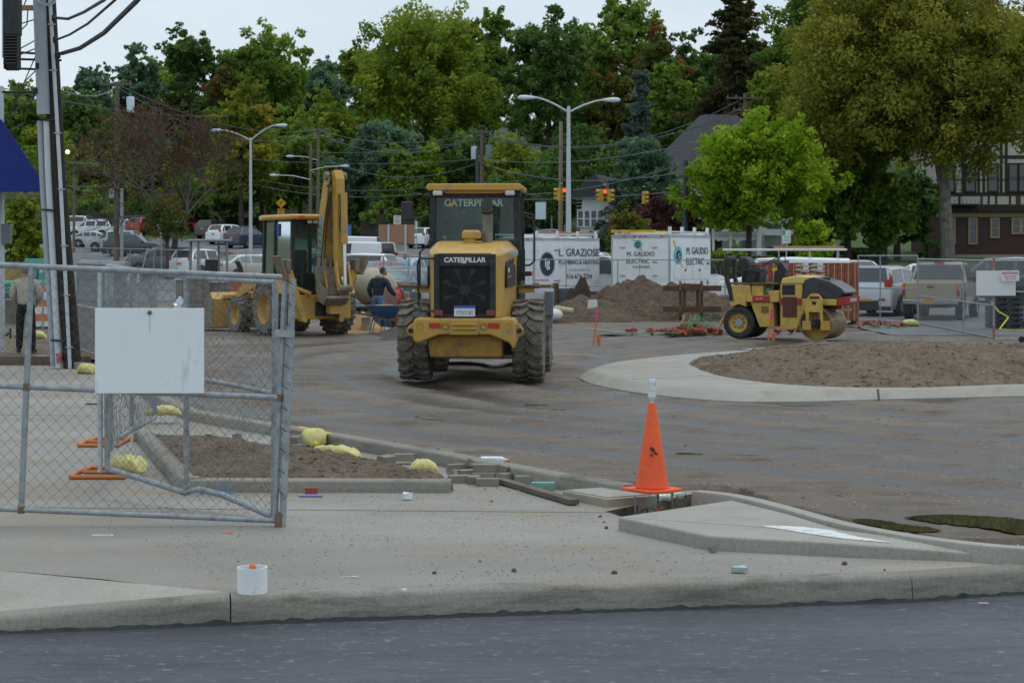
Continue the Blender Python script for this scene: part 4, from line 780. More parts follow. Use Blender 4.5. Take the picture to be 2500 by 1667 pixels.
def car(name, kind, m, label, loc, rz, cat='car', group=None, glassm=None, tail=None, rack=False, detail=True, plate=M_PLATE, no_side=False, scale=1):
    k = KINDS[kind]; L, W, H = k['L'] * scale, k['W'] * scale, k['H'] * scale; b = k['belt'] * H; hw = W / 2; t = thing(name, label, cat, loc, rz, group)
    gm = glassm or GL_CAR; rr = .33 * scale if kind != 'suv' else .36 * scale; st = []; z0 = .20 * scale
    for i, (x, zt, ws) in enumerate(k['st']):
        x *= L; zt *= H; w = hw * ws; cab = k['cab'][0] < i < k['cab'][1]
        top = w * (.76 if kind not in ('van', 'box') else .86) if cab else w * .90
        zb = min(b, zt - .02); st.append([Vector((x, -w * .92, z0)), Vector((x, -w, z0 + .18)), Vector((x, -w * (1.0), zb * .88)), Vector((x, -w * .975, zb)), Vector((x, -top, zt - (.07 if cab else .015))), Vector((x, -top * .86, zt)), Vector((x, top * .86, zt)), Vector((x, top, zt - (.07 if cab else .015))), Vector((x, w * .975, zb)), Vector((x, w, zb * .88)), Vector((x, w, z0 + .18)), Vector((x, w * .92, z0))])
    MB().loft(st).build('body', m, t, smooth=40, bevel=.02)
    wb = .29 * L
    for x in (-wb, wb):
        for y in (-hw + .10, hw - .10):
            MB().lathe([(rr * 1.16, -.06), (rr * 1.16, .125), (rr * .9, .126), (.001, .126)], 22, Matrix.Translation((x, y, rr)) @ Matrix.Rotation(R(-90 if y > 0 else 90), 4, 'X')).build('wheel_arch', M_TRIM, t)
            car_wheel(t, x, y + (.045 if y > 0 else -.045), rr, detail=detail)
    def pane(nm, q, off=.012, inset=.90, mm=None):
        q = [Vector(p) for p in q]; c = sum(q, Vector()) / 4; n = (q[1] - q[0]).cross(q[3] - q[0]).normalized()
        if n.dot(c - Vector((0, 0, b * .8))) < 0: n = -n
        q = [c + (p - c) * inset for p in q]; MB().loft([[p + n * .002 for p in q], [p + n * off for p in q]]).build(nm, mm or gm, t)
    c0, c1 = k['cab']
    r0, r1, f0, f1 = st[c0], st[c0 + 1], st[c1 - 1], st[c1]
    pane('rear_window', [r0[4].lerp(r0[5], .3), r0[7].lerp(r0[6], .3), r1[6], r1[5]], inset=.88); pane('windshield', [f1[4], f1[7], f0[7], f0[4]], inset=.90)
    if not no_side:
        for a in range(c0, c1):
            if kind == 'van' and a < c1 - 2: continue
            for i, j in ((3, 4), (8, 7)):
                q = [st[a][i], st[a + 1][i], st[a + 1][j], st[a][j]]
                if a == c0: q[3] = q[0].lerp(q[3], .25)
                if a == c1 - 1: q[2] = q[1].lerp(q[2], .25)
                pane('side_window', q, .010, .86)
    for s in (-1, 1):
        e = st[1]; zl = b * (.90 if kind in ('sedan', 'coupe') else 1.02)
        MB().box((-L * .487, s * hw * .80, zl), (.09, hw * .26, .16 if kind in ('sedan', 'coupe') else .26)).build('tail_light', tail or M_RED, t, bevel=.02)
        MB().box((L * .478, s * hw * .72, b * .80), (.10, hw * .34, .13)).build('headlight', M_LAMP, t, bevel=.02)
        MB().box((L * .19, s * (hw + .07), b + .05), (.12, .16, .11)).build('side_mirror', m, t, bevel=.02)
        MB().bx(-L * .26, L * .26, min(s * hw * .97, s * hw * 1.005), max(s * hw * .97, s * hw * 1.005), z0 - .02, z0 + .07).build('sill', M_TRIM, t)
        if detail: MB().box((-L * .02, s * hw * .995, b * .86), (.18, .025, .03)).build('door_handle', m, t)
    MB().bx(-L * .505, -L * .47, -hw * .9, hw * .9, z0 - .01, z0 + .13).build('rear_bumper', M_TRIM if kind in ('suv', 'box', 'van') else m, t, bevel=.02)
    MB().box((-L * .503, 0, b * (.78 if kind != 'box' else .46)), (.015, .32, .16)).build('license_plate', plate, t)
    MB().bx(L * .47, L * .503, -hw * .6, hw * .6, z0 + .02, z0 + .20).build('grille', M_TRIM, t)
    if rack:
        for s in (-1, 1): MB().tube([(-.33 * L, s * hw * .66, H + .0), (-.30 * L, s * hw * .66, H + .06), (.05 * L, s * hw * .66, H + .06), (.08 * L, s * hw * .66, H - .01)], .02, 6).build('roof_rail', M_SILV, t)
    return t
C_W = paint('white', (.78, .80, .81)); C_S = paint('silver', (.42, .46, .50)); C_K = paint('charcoal', (.045, .05, .058)); C_D = paint('slate', (.10, .115, .13)); C_R = paint('red', (.36, .03, .028)); C_T = paint('champagne', (.40, .36, .30)); C_M = paint('maroon', (.25, .06, .065)); C_B = paint('navy', (.03, .05, .09)); C_G = paint('grey', (.24, .26, .275)); C_P = paint('pearl', (.55, .52, .47))

# the far car park on the left (heading: 0 = +x right, 90 = away)
car('parked_car', 'coupe', C_S, 'silver two-door coupe with alloy wheels side-on in the far car park', gr(232, 604), 4, detail=True)
car('parked_car', 'suv', C_W, 'white estate car with black roof rails behind the silver coupe', gp(225, 178), 170, rack=True)
car('parked_car', 'suv', C_W, 'white hatchback at the far left of the car park behind a utility pole', gp(176, 188), 165)
car('parked_car', 'suv', C_K, 'black sport utility vehicle with bright window trim beside a utility pole', gp(330, 143), -8, rack=True, scale=.98)
car('parked_car', 'suv', C_S, 'silver hatchback with white roof parked behind the black sport utility vehicle', gp(282, 152), 165)
car('parked_car', 'sedan', C_W, 'white saloon far back on the lawn side of the car park', gp(308, 186), 150)
car('parked_car', 'suv', C_R, 'bright red sport utility vehicle seen from behind below the bare tree', gp(358, 184), 65, tail=M_RED)
car('parked_car', 'sedan', C_D, 'dark grey saloon nose to nose with the one way sign', gp(400, 122), 168)
car('parked_car', 'suv', C_D, 'slate grey sport utility vehicle with amber indicator by the slim tree trunk', gp(405, 112), 172)
car('parked_car', 'suv', C_W, 'white crossover with orange plate seen from behind, near the construction fence', gp(496, 108), 62, scale=.95)
car('parked_car', 'suv', C_K, 'black pickup-like wagon with white roof under the bare red tree', gp(525, 178), 68)
car('parked_car', 'suv', C_W, 'white off-roader with a spare wheel on its back door', gp(560, 168), 60)
car('parked_car', 'suv', C_B, 'navy sport utility vehicle with tinted rear window next to a lamp post', gp(605, 160), 62, rack=True)
car('parked_car', 'sedan', C_R, 'red saloon partly hidden by the bare tree in the car park', gp(462, 190), 20)
car('parked_car', 'sedan', C_G, 'grey saloon deep in the shade of the bare tree', gp(420, 182), 75)
car('parked_car', 'sedan', C_R, 'low red coupe roof showing between white crossover and beige saloon', gp(552, 112), 10)
car('parked_car', 'sedan', C_P, 'beige saloon with big tail lamp behind the pallets of pavers', gp(612, 103), 40, glassm=GL_CARL)
car('parked_car', 'sedan', C_S, 'pale silver saloon behind the front of the backhoe cab', gp(660, 104), 20, glassm=GL_CARL)
car('parked_car', 'suv', C_K, 'black truck-like vehicle beyond the digging boom by the blue bin', gp(845, 176), 75)
# behind the mixer
car('parked_van', 'van', C_W, 'white delivery van parked behind the digging boom', gp(872, 116), 148, cat='van', scale=.92)
car('parked_van', 'van', C_W, 'white high-roof van standing across behind the backhoe stick', gp(838, 126), 170, cat='van')
car('parked_car', 'suv', C_W, 'white hatchback beside the raised stabiliser pad', gp(868, 92), 160)
car('parked_car', 'sedan', C_G, 'silver grey saloon with its windscreen towards the plywood board', gp(940, 100), 60, glassm=GL_CARL)
car('parked_car', 'sedan', C_M, 'maroon saloon behind the concrete mixer drum', gp(938, 86), 55, glassm=GL_CARL)
car('parked_car', 'sedan', C_S, 'silver saloon roof under the light blue cloth figure', gp(1018, 94), 58, glassm=GL_CARL)
car('parked_car', 'sedan', C_D, 'dark saloon with gold badge behind the fence by the hose reel', gp(980, 76), 60, glassm=GL_CARL)
car('parked_car', 'sedan', C_D, 'dark saloon with bright red tail lamps behind the fence left of the loader', gp(1010, 70), 62, glassm=GL_CARL)
car('moving_car', 'suv', C_W, 'white sport utility vehicle driving up the street past the plywood board', gp(1042, 160), 68)
car('parked_car', 'sedan', C_B, 'dark blue car in front of the distant white garage', gp(1278, 170), 20)
car('parked_car', 'sedan', C_S, 'silver saloon in front of the distant garage doors', gp(1333, 165), 170, glassm=GL_CARL)
car('parked_car', 'sedan', C_W, 'white saloon between the two lettered box trucks', gp(1465, 98), 110, glassm=GL_CARL)
car('parked_car', 'sedan', C_T, 'champagne saloon behind the plumbing truck cab', gp(1448, 108), 100, glassm=GL_CARL)
car('parked_car', 'sedan', C_W, 'white saloon behind the electrician truck and the sign board', gp(1765, 105), 175, scale=1.05)
# right-hand parking area
sv = car('parked_car', 'box', paint('bright_silver', (.55, .58, .61)), 'boxy silver hatchback with orange plate behind the chain-link fence', gp(2160, 63.5), 62, plate=M_PLATE)
car('parked_car', 'suv', C_D, 'dark blue-grey sport utility vehicle with tinted glass behind the pickup', gp(2428, 76), 172, scale=1.06)
car('parked_car', 'sedan', C_K, 'black saloon at the edge of the pallet fence by the stacked black pallets', gp(2560, 74), 165)
car('parked_car', 'sedan', C_W, 'white saloon seen between the silver hatchback and the pickup cab', gp(2262, 82), 150)
car('parked_car', 'sedan', C_W, 'white saloon bonnet beside the red paver stack', gp(2080, 88), 100)
car('parked_van', 'van', C_W, 'white van with ladder rack carrying planks behind the roller', gp(1915, 68), 172, cat='van', scale=.92)
# hatchback extras
for s in (-1, 1):
    MB().box((-2.06, s * .52, .55), (.05, .22, .07)).build('reflector', M_RED, sv, bevel=.01)
    MB().prism([(s * .77, 1.02), (s * .86, .98), (s * .84, 1.30), (s * .76, 1.42)], -2.03, -1.96, 'y').build('upright_lamp', M_RED, sv).rotation_euler = (0, 0, R(-90))
MB().bx(-2.07, -2.0, -.42, .42, .22, .52).build('lower_bumper', M_TRIM, sv, bevel=.03)
# ladder rack and planks on the van roof
vr = [o for o in COL.objects if o.get('label', '').startswith('white van with ladder rack')][0]
for x in (-1.9, -.9, .2): MB().tube([(x, -.76, 1.88), (x, -.76, 2.14), (x, .76, 2.14), (x, .76, 1.88)], .022).build('rack_hoop', M_STEEL, vr)
for y in (-.82, .82): MB().tube([(-2.2, y * .93, 2.17), (2.2, y * .93, 2.17)], .035).build('rack_rail', M_WHT, vr)
pk = thing('plank_bundle', 'bundle of tan planks tied on the van roof rack', 'planks', vr.location + Vector((0, 0, 2.21)), 172)
M_PINE = mat('pine_wood', (.42, .25, .13), .75, var=.2, vs=3, stretch=(.3, 4, 4))
for j in range(2):
    for i in range(5): MB().bx(-2.15 + .05 * i, .35 + .04 * j, -.66 + .13 * i, -.54 + .13 * i, .05 * j, .045 + .05 * j).build('plank', M_PINE, pk)

# ---------------------------------------------------------------- tan pickup
pu = thing('pickup_truck', 'tan pickup truck with tailgate and orange plate towards the fence', 'pickup truck', gp(2300, 60.5), 69)
C_TAN = paint('tan', (.41, .35, .255))
bed_ = MB(); bed_.bx(-2.45, -2.38, -.80, .80, .62, 1.18); bed_.bx(-2.38, -.75, -.86, -.78, .55, 1.18); bed_.bx(-2.38, -.75, .78, .86, .55, 1.18); bed_.bx(-2.38, -.75, -.78, .78, .60, .68)
bed_.build('cargo_bed', C_TAN, pu, bevel=.025)
MB().bx(-2.475, -2.451, -.76, .76, .66, 1.16).build('tailgate', C_TAN, pu, bevel=.012)
MB().box((-2.48, 0, 1.03), (.02, .20, .06)).build('tailgate_handle', M_BLKP, pu)
for s in (-1, 1):
    MB().bx(-2.47, -2.40, min(s * .805, s * .885), max(s * .805, s * .885), .93, 1.13).build('turn_lamp', M_ORA, pu, bevel=.01); MB().bx(-2.47, -2.40, min(s * .805, s * .885), max(s * .805, s * .885), .75, .925).build('tail_light', M_RED, pu, bevel=.01)
    MB().prism([(-1.98, .70), (-1.85, .98), (-1.35, .98), (-1.2, .70), (-1.28, .70), (-1.42, .90), (-1.80, .90), (-1.9, .70)], min(s * .84, s * .93), max(s * .84, s * .93), 'y').build('fender_flare', M_GREY, pu)
    MB().box((.75, s * .98, 1.25), (.12, .2, .2)).build('side_mirror', M_BLKP, pu, bevel=.02)
MB().loft([[Vector((-2.62, y, z)) for y, z in ((-.82, .50), (.82, .50), (.82, .64), (-.82, .64))], [Vector((-2.48, y, z)) for y, z in ((-.84, .48), (.84, .48), (.84, .66), (-.84, .66))]]).build('rear_bumper', M_SILV, pu, bevel=.02)
MB().box((-2.63, .02, .58), (.015, .32, .15)).build('license_plate', M_PLATE, pu)
cab = []
for x, zt, w in ((-.74, 1.20, .86), (-.70, 1.24, .86), (-.52, 1.76, .74), (-.3, 1.80, .73), (.55, 1.78, .73), (1.12, 1.22, .84), (2.25, 1.10, .82), (2.5, .95, .74)):
    zb = min(1.17, zt - .02); cab.append([Vector((x, -.82, .42)), Vector((x, -.87, .6)), Vector((x, -.86, zb)), Vector((x, -w, zt - .03)), Vector((x, -w * .9, zt)), Vector((x, w * .9, zt)), Vector((x, w, zt - .03)), Vector((x, .86, zb)), Vector((x, .87, .6)), Vector((x, .82, .42))])
MB().loft(cab).build('cab', C_TAN, pu, bevel=.03, smooth=35)
MB().loft([[Vector((-.705, y * .80, 1.27)) for y in (-1, 1)] + [Vector((-.545, y * .66, 1.70)) for y in (1, -1)], [Vector((-.725, y * .80, 1.27)) for y in (-1, 1)] + [Vector((-.565, y * .66, 1.70)) for y in (1, -1)]]).build('rear_window', GL_CAR, pu)
for s in (-1, 1): MB().loft([[Vector((x, s * w, z)) for x, w, z in ((-.35, .868, 1.22), (.98, .868, 1.22), (.5, .765, 1.70), (-.28, .765, 1.70))], [Vector((x, s * (w + .014), z)) for x, w, z in ((-.35, .868, 1.22), (.98, .868, 1.22), (.5, .765, 1.70), (-.28, .765, 1.70))]]).build('side_window', GL_CAR, pu)
MB().box((-.60, 0, 1.775), (.07, .30, .05)).build('brake_lamp', M_RED, pu)
for x in (-1.6, 1.55):
    for y in (-.80, .80): car_wheel(pu, x, y, .37, .25)
MB().bx(-2.3, 2.2, -.5, .5, .38, .55).build('chassis', M_BLK, pu)

# ---------------------------------------------------------------- lettered box trucks (local +y forward)
M_BOXW = mat('box_white', (.80, .82, .83), .45, var=.04, dirt=(.50, .50, .48), dcov=.3, ds=2.5)
M_BOXT = mat('box_trim', (.42, .44, .46), .5, metal=.2)
M_INK = mat('letter_navy', (.02, .035, .075), .6); M_INKR = mat('letter_red', (.5, .08, .07), .6); M_INKG = mat('letter_green_black', (.03, .06, .06), .6); M_TEAL = mat('emblem_teal', (.10, .45, .52), .5); M_BOLT = mat('bolt_yellow', (.70, .52, .08), .5)
def box_truck(label, loc, rz, L, W, z0, z1):
    t = thing('box_truck', label, 'box truck', loc, rz); hw = W / 2
    MB().bx(-hw, hw, 0, L, z0, z1).build('cargo_box', M_BOXW, t, bevel=.03)
    for x in (-hw, hw):
        MB().bx(x - .035, x + .035, -.012, .07, z0, z1 - .02).build('corner_post', M_BOXT, t, bevel=.01)
    MB().bx(-hw - .004, hw + .004, -.015, .06, z1 - .12, z1 + .012).build('header_rail', M_BOXT, t)
    MB().bx(hw - .02, hw + .014, .05, L - .02, z1 - .09, z1 + .01).build('roof_edge', M_BOXT, t)
    for x in (-.55, -.18, 0, .18, .75): MB().box((x * hw, -.022, z1 - .06), (.10, .03, .045)).build('marker_light', M_RED, t)
    for x in (-.02,): MB().bx(x - .008, x + .008, -.012, -.002, z0 + .05, z1 - .16).build('door_seam', M_BOXT, t)
    MB().bx(-hw * .98, hw * .98, -.22, .0, z0 - .16, z0 - .04).build('rear_bumper', M_STEEL, t)
    # van cab in front
    cs = []
    for y, zt, w in ((L, 2.05, .95), (L + .55, 2.05, .95), (L + 1.25, 1.35, .98), (L + 2.05, 1.12, .95), (L + 2.25, .85, .90)):
        cs.append([Vector((-w, y, .45)), Vector((w, y, .45)), Vector((w, y, min(1.2, zt - .05))), Vector((w * .82, y, zt)), Vector((-w * .82, y, zt)), Vector((-w, y, min(1.2, zt - .05)))])
    MB().loft(cs).build('cab', C_W, t, bevel=.05, smooth=35)
    MB().loft([[Vector((.985 - d, y, z)) for y, z in ((L + .12, 1.25), (L + 1.15, 1.25), (L + .62, 1.88), (L + .12, 1.88))] for d in (0, .06)]).build('side_window', GL_CAR, t)
    MB().loft([[Vector((-.985 + d, y, z)) for y, z in ((L + .12, 1.25), (L + 1.15, 1.25), (L + .62, 1.88), (L + .12, 1.88))] for d in (0, .06)]).build('side_window', GL_CAR, t)
    MB().loft([[Vector((x, L + 1.22 + d, 1.38)) for x in (-.8, .8)] + [Vector((x, L + .60 + d, 2.02)) for x in (.7, -.7)] for d in (.0, .03)]).build('windshield', GL_CAR, t)
    for s in (-1, 1): MB().box((s * 1.12, L + .95, 1.35), (.14, .10, .30)).build('side_mirror', M_BLKP, t, bevel=.02)
    for y in (.95, L + 1.35):
        for s in (-1, 1):
            T = Matrix.Translation((s * .88, y, .38)) @ Matrix.Rotation(R(90 * s), 4, 'Y')
            ty = MB().lathe([(.24, -.13), (.36, -.13), (.38, -.09), (.38, .09), (.36, .13), (.24, .13), (.24, -.13)], 22, T).build('wheel', M_RUBC, t, smooth=35)
            MB().lathe([(.001, .05), (.2, .05), (.25, .12), (.25, -.1), (.001, -.1)], 20, T).build('rim', M_ALLOY, ty, smooth=35)
            if y > L: MB().lathe([(.44, -.06), (.44, .115), (.001, .116)], 22, T).build('wheel_arch', M_TRIM, t)
    MB().bx(-.4, .4, .2, L + 1.8, .40, z0 - .01).build('chassis', M_BLK, t)
    return t
RB = (R(90), 0, 0); RS = (R(90), 0, R(90))
# electrician's truck
tg_ = box_truck('white box truck with teal bolt emblem and yellow ladder on its roof rack', gp(1560, 70.5), -32, 3.5, 2.42, .62, 2.72)
tg_.location.x += .05
hw = 1.21
def disc(t, c, r, m, rot, n=24, name='emblem_disc'):
    o = MB().add([(r[0] * math.cos(2 * math.pi * i / n), r[1] * math.sin(2 * math.pi * i / n), 0) for i in range(n)], [tuple(range(n))]).build(name, m, t); o.location = c; o.rotation_euler = rot; return o
def gaudio(t, cx, cz, s, side):
    def L(x, z, d): return (hw + d, cx + x, cz + z) if side else (cx + x, -d, cz + z)
    rot = RS if side else RB
    text('M. GAUDIO', .30 * s, M_INKG, t, L(.05 * s, 0, .018), rot, sx=.95, thick=.003); text('ELECTRIC', .30 * s, M_INKG, t, L(-.10 * s, -.33 * s, .018), rot, sx=.95, thick=.003)
    text('INC.', .14 * s, M_INKG, t, L(.83 * s, -.38 * s, .018), rot, thick=.003)
gaudio(tg_, -.02, 2.00, .80, False); text('516-759-0625', .13, M_INKG, tg_, (.05, -.018, 1.52), RB, thick=.003)
disc(tg_, (-.10, -.016, 2.36), (.17, .17), M_TEAL, RB); disc(tg_, (-.09, -.019, 2.35), (.10, .105), M_INK, RB)
text('G', .13, M_BOXW, tg_, (-.07, -.022, 2.35), RB)
MB().prism([(-.37, 2.60), (-.30, 2.59), (-.16, 2.44), (-.22, 2.44)], -.020, -.0165, 'y').prism([(-.05, 2.22), (.01, 2.24), (.11, 2.12), (.08, 2.11)], -.020, -.0165, 'y').build('bolt_flash', M_BOLT, tg_)
gaudio(tg_, 2.25, 2.12, 1.25, True)
disc(tg_, (hw + .016, .72, 1.95), (.34, .34), M_TEAL, RS); disc(tg_, (hw + .019, .74, 1.93), (.20, .21), M_INK, RS); text('G', .26, M_BOXW, tg_, (hw + .022, .78, 1.93), RS)
MB().prism([(.28, 2.52), (.40, 2.50), (.62, 2.22), (.50, 2.22)], hw + .0165, hw + .02, 'x').prism([(.84, 1.70), (.96, 1.72), (1.12, 1.48), (1.06, 1.47)], hw + .0165, hw + .02, 'x').build('bolt_flash', M_BOLT, tg_)
text('516-759-0625', .17, M_INKG, tg_, (hw + .018, 1.9, .80), RS, thick=.003)
for y in (1.3, 2.5): MB().lathe([(.001, .03), (.05, .03), (.05, 0)], 12, Matrix.Translation((hw + .012, y, 1.40)) @ Matrix.Rotation(R(90), 4, 'Y')).build('door_lock', M_BLK, tg_)
for y0_, y1_ in ((.45, 1.85), (1.92, 3.3)):
    MB().bx(hw + .005, hw + .018, y0_, y1_, 1.05, 1.62).build('side_locker', M_BOXW, tg_, bevel=.006)
MB().bx(hw + .005, hw + .016, 1.0, 2.9, .66, 1.0).build('side_locker', M_BOXW, tg_, bevel=.006)
for y in (.2, 3.2): MB().box((hw + .02, y, .92), (.03, .07, .14)).build('marker_light', M_RED, tg_)
for x in (-.75, .62):
    for z in (1.2, 2.25): MB().box((x, -.03, z), (.22, .03, .035)).build('door_hinge', M_STEEL, tg_)
for y in (.15, 1.15, 2.2, 3.3): MB().bx(hw - .10, hw, y - .05, y + .05, 2.73, 3.02).build('rack_post', M_WHT, tg_)
MB().bx(hw - .09, hw - .02, .2, 3.35, 2.80, 2.86).build('rack_rail', M_WHT, tg_); MB().bx(-hw + .05, hw - .12, .1, .16, 2.735, 2.80).build('rack_bar', M_WHT, tg_); MB().bx(-hw + .05, hw - .12, 3.2, 3.26, 2.735, 2.80).build('rack_bar', M_WHT, tg_)
ldr = thing('extension_ladder', 'yellow fibreglass extension ladder lying on the electrician truck roof', 'ladder', tg_.location.copy(), -32)
M_FIB = mat('fibreglass_yellow', (.68, .42, .03), .5, var=.08)
for x in (-.98, -.55): MB().bx(x - .03, x + .03, -.45, 3.6, 2.80, 2.91).build('ladder_rail', M_FIB, ldr)
for k in range(12): MB().cyl((-.95, -.25 + .32 * k, 2.855), (-.58, -.25 + .32 * k, 2.855), .018, n=6).build('rung', M_STEEL, ldr)
MB().box((-.2, .15, 2.86), (1.5, .10, .09)).build('ladder_stay', M_FIB, ldr)
# plumber's truck
tp = box_truck('white box truck with plumbing lettering and dark oval emblem', gp(1252, 71), -46, 3.6, 2.2, .55, 2.60)
hw = 1.10
text('L. GRAZIOSE', .40, M_INK, tp, (hw + .018, 2.45, 2.05), RS, sx=.98, thick=.003); text('PLUMBING & HEATING', .22, M_INK, tp, (hw + .018, 2.45, 1.68), RS, sx=1.0, thick=.003)
text('LOCUST VALLEY, N.Y.', .12, mat('letter_faded', (.42, .45, .50), .6), tp, (hw + .018, 2.45, 1.40), RS, thick=.003); text('516-671-7254', .25, M_INK, tp, (hw + .018, 2.45, 1.15), RS, thick=.003)
disc(tp, (hw + .016, .72, 1.62), (.38, .44), M_INK, RS, name='emblem_oval'); disc(tp, (hw + .014, .72, 1.62), (.44, .50), mat('emblem_ring', (.55, .57, .62), .5), RS, name='emblem_ring'); text('lg', .46, M_BOXW, tp, (hw + .02, .72, 1.66), RS, sx=.9, bold=.012)
text('24 HOUR SERVICE', .10, M_INKR, tp, (hw + .018, .42, 1.02), RS, thick=.003); text('FULLY INSURED', .13, M_INKR, tp, (hw + .018, 2.6, .72), RS, thick=.003)
MB().bx(hw + .004, hw + .013, .22, 1.28, .6, 2.35).build('side_door', M_BOXW, tp, bevel=.004)
for z in (1.0, 2.15): MB().box((hw + .025, 1.25, z), (.03, .30, .05)).build('door_hinge', M_STEEL, tp)
text('GRAZIOSE', .26, M_INK, tp, (0, -.02, 1.9), RB, thick=.003)
for y in (.2, 1.3, 2.4, 3.4): MB().prism([(y - .10, 2.61), (y + .10, 2.61), (y + .02, 2.88), (y - .03, 2.88)], hw - .05, hw + .0, 'x').build('rack_post', M_WHT, tp)
MB().bx(hw - .045, hw - .005, .1, 3.5, 2.72, 2.77).build('rack_rail', M_WHT, tp); MB().bx(-hw, -hw + .05, .1, 3.5, 2.72, 2.77).build('rack_rail', M_WHT, tp)
MB().cyl((hw - .2, .3, 2.80), (hw - .2, 3.5, 2.80), .035, n=8).build('copper_pipe', mat('copper', (.38, .16, .08), .5, metal=.4), tp)
for y in (.5, 1.9, 3.2): MB().bx(-hw + .05, hw - .05, y - .03, y + .03, 2.62, 2.68).build('rack_bar', M_WHT, tp)

# ---------------------------------------------------------------- chain-link fencing
M_WIRE = mat('fence_wire', (.30, .315, .32), .5, metal=.4, var=.15, vs=30)
M_PIPE = mat('galvanised_pipe', (.33, .36, .385), .5, metal=.25, var=.16, vs=9, dirt=(.20, .19, .18), dcov=.45, ds=14)
M_PIPER = mat('rust_clamp', (.19, .115, .075), .8, var=.3, vs=20)
M_TAPE = mat('red_tape', (.55, .06, .09), .6, var=.1)
def chain(parent, w, h, z0=0, pitch=.085, r=.0021, y=0, warp=None, m=M_WIRE):
    nw = max(2, int(w / (pitch / 2))); nk = max(2, int(h / (pitch / 2))) + 1
    i, k = np.meshgrid(np.arange(nw), np.arange(nk), indexing='ij')
    X = (i + (k + i) % 2) * (w / nw); Zc = z0 + k * (h / (nk - 1)); Y = y + np.where((k + i) % 2, .004, -.004)
    Pn = np.stack([X, Y, Zc], -1).astype(float)
    if warp is not None: Pn = warp(Pn)
    offs = np.array([[r, 0, 0], [-r * .5, r * .87, 0], [-r * .5, -r * .87, 0]]); V = (Pn[:, :, None, :] + offs[None, None]).reshape(-1, 3)
    idx = np.arange(nw * nk * 3).reshape(nw, nk, 3); a, b = idx[:, :-1], idx[:, 1:]
    f = np.concatenate([np.stack([a[..., j], a[..., (j + 1) % 3], b[..., (j + 1) % 3], b[..., j]], -1).reshape(-1, 4) for j in range(3)])
    return stuff(link('chain_mesh', np_mesh('chain_mesh', V, f), m, parent))
def fence_panel(label, a, b, h, group=None, posts=(0, .5, 1), rails=(0, .5, 1), pitch=.12, r=.0026, tilt=0, pr=.021, foot=0, name='fence_panel', red=False):
    """a, b: ground points of the two ends"""
    a, b = Vector(a), Vector(b); d = b - a; w = Vector((d.x, d.y, 0)).length
    t = thing(name, label, 'fence panel', a, math.degrees(math.atan2(d.y, d.x)), group); t.rotation_euler = (R(tilt), -math.atan2(d.z, w), t.rotation_euler.z)
    for p in posts: MB().cyl((p * w, 0, foot), (p * w, 0, h), pr, n=8).build('post', M_PIPE, t, smooth=True)
    for q in rails: MB().cyl((0, 0, foot + .04 + q * (h - foot - .06)), (w, 0, foot + .04 + q * (h - foot - .06)), pr * .9, n=8).build('rail', M_PIPE, t, smooth=True)
    chain(t, w, h - foot - .08, foot + .04, pitch, r, y=.025)
    return t
# far fence behind the mixer and the lettered trucks
fl = [(150, 97), (262, 94), (375, 90), (488, 86), (600, 82), (712, 78), (824, 74), (936, 70), (1060, 67)]
ORD = ('first', 'second', 'third', 'fourth', 'fifth', 'sixth', 'seventh', 'eighth')
for i, ((p0, d0), (p1, d1)) in enumerate(zip(fl, fl[1:])):
    fence_panel(ORD[i] + ' panel from the leaning pole in the chain-link fence along the car park', gp(p0, d0), gp(p1, d1), 1.95, 'fence panels along the car park', pitch=.16, r=.003)
fl = [(1262, 65.5), (1382, 65), (1508, 64.6), (1634, 64), (1770, 63.4), (1905, 62.8)]
for i, ((p0, d0), (p1, d1)) in enumerate(zip(fl, fl[1:])):
    fence_panel(ORD[i] + ' panel from the loader in the chain-link fence before the box trucks', gp(p0, d0), gp(p1, d1), 1.86, 'fence panels before the trucks', pitch=.13, r=.0024, posts=(0, 1))
# right-hand fence turning at the corner post
def gz(px, d, dz=0): return gp(px, d, dz)
fence_panel('chain-link fence panel between the red paver stack and the corner post', gz(2095, 57.5), gz(2240, 55.5), 2.02, posts=(0, .38, 1), pitch=.10, r=.0026)
fence_panel('chain-link fence panel sloping away from the corner post past the pickup', gz(2241, 55.4), gz(2428, 45.6, -.02), 1.93, posts=(0, .64), pitch=.10, r=.0026, rails=(0, .42, 1))
gt2 = fence_panel('rolling chain-link gate leaf on castors with red-painted post at the right', gz(2426, 43.4), gz(2640, 43.0), 2.0, posts=(0, .36, 1), pitch=.10, r=.0025, rails=(0, .58, .96), foot=.06, name='rolling_gate')
MB().cyl((0, -.004, .12), (0, -.004, .40), .026, n=8).cyl((0, -.004, 1.05), (0, -.004, 1.2), .026, n=8).cyl((0, -.004, 1.75), (0, -.004, 1.97), .026, n=8).build('red_paint_band', mat('faded_red_paint', (.40, .12, .11), .7), gt2)
MB().lathe([(.001, -.02), (.07, -.02), (.075, 0), (.07, .02), (.001, .02)], 16, Matrix.Translation((.62, -.06, .10)) @ Matrix.Rotation(R(90), 4, 'X')).build('castor', M_BLK, gt2)
MB().lathe([(.001, -.02), (.085, -.02), (.09, 0), (.085, .02), (.001, .02)], 16, Matrix.Translation((.66, -.02, .44)) @ Matrix.Rotation(R(90), 4, 'X')).build('castor', M_BLK, gt2)
sg = thing('blank_sign_board', 'blank white sign board hung low on the rolling gate by the pickup', 'sign board', P(2378, 700, 43.1))
MB().bx(.02, .92, -.06, -.045, -.25, .32).build('board', M_WHT, sg); sg.location = P(2380, 695, 43.2)
nb = thing('company_sign', 'small white company sign with red lettering on the rolling gate', 'sign', P(2466, 673, 43.05))
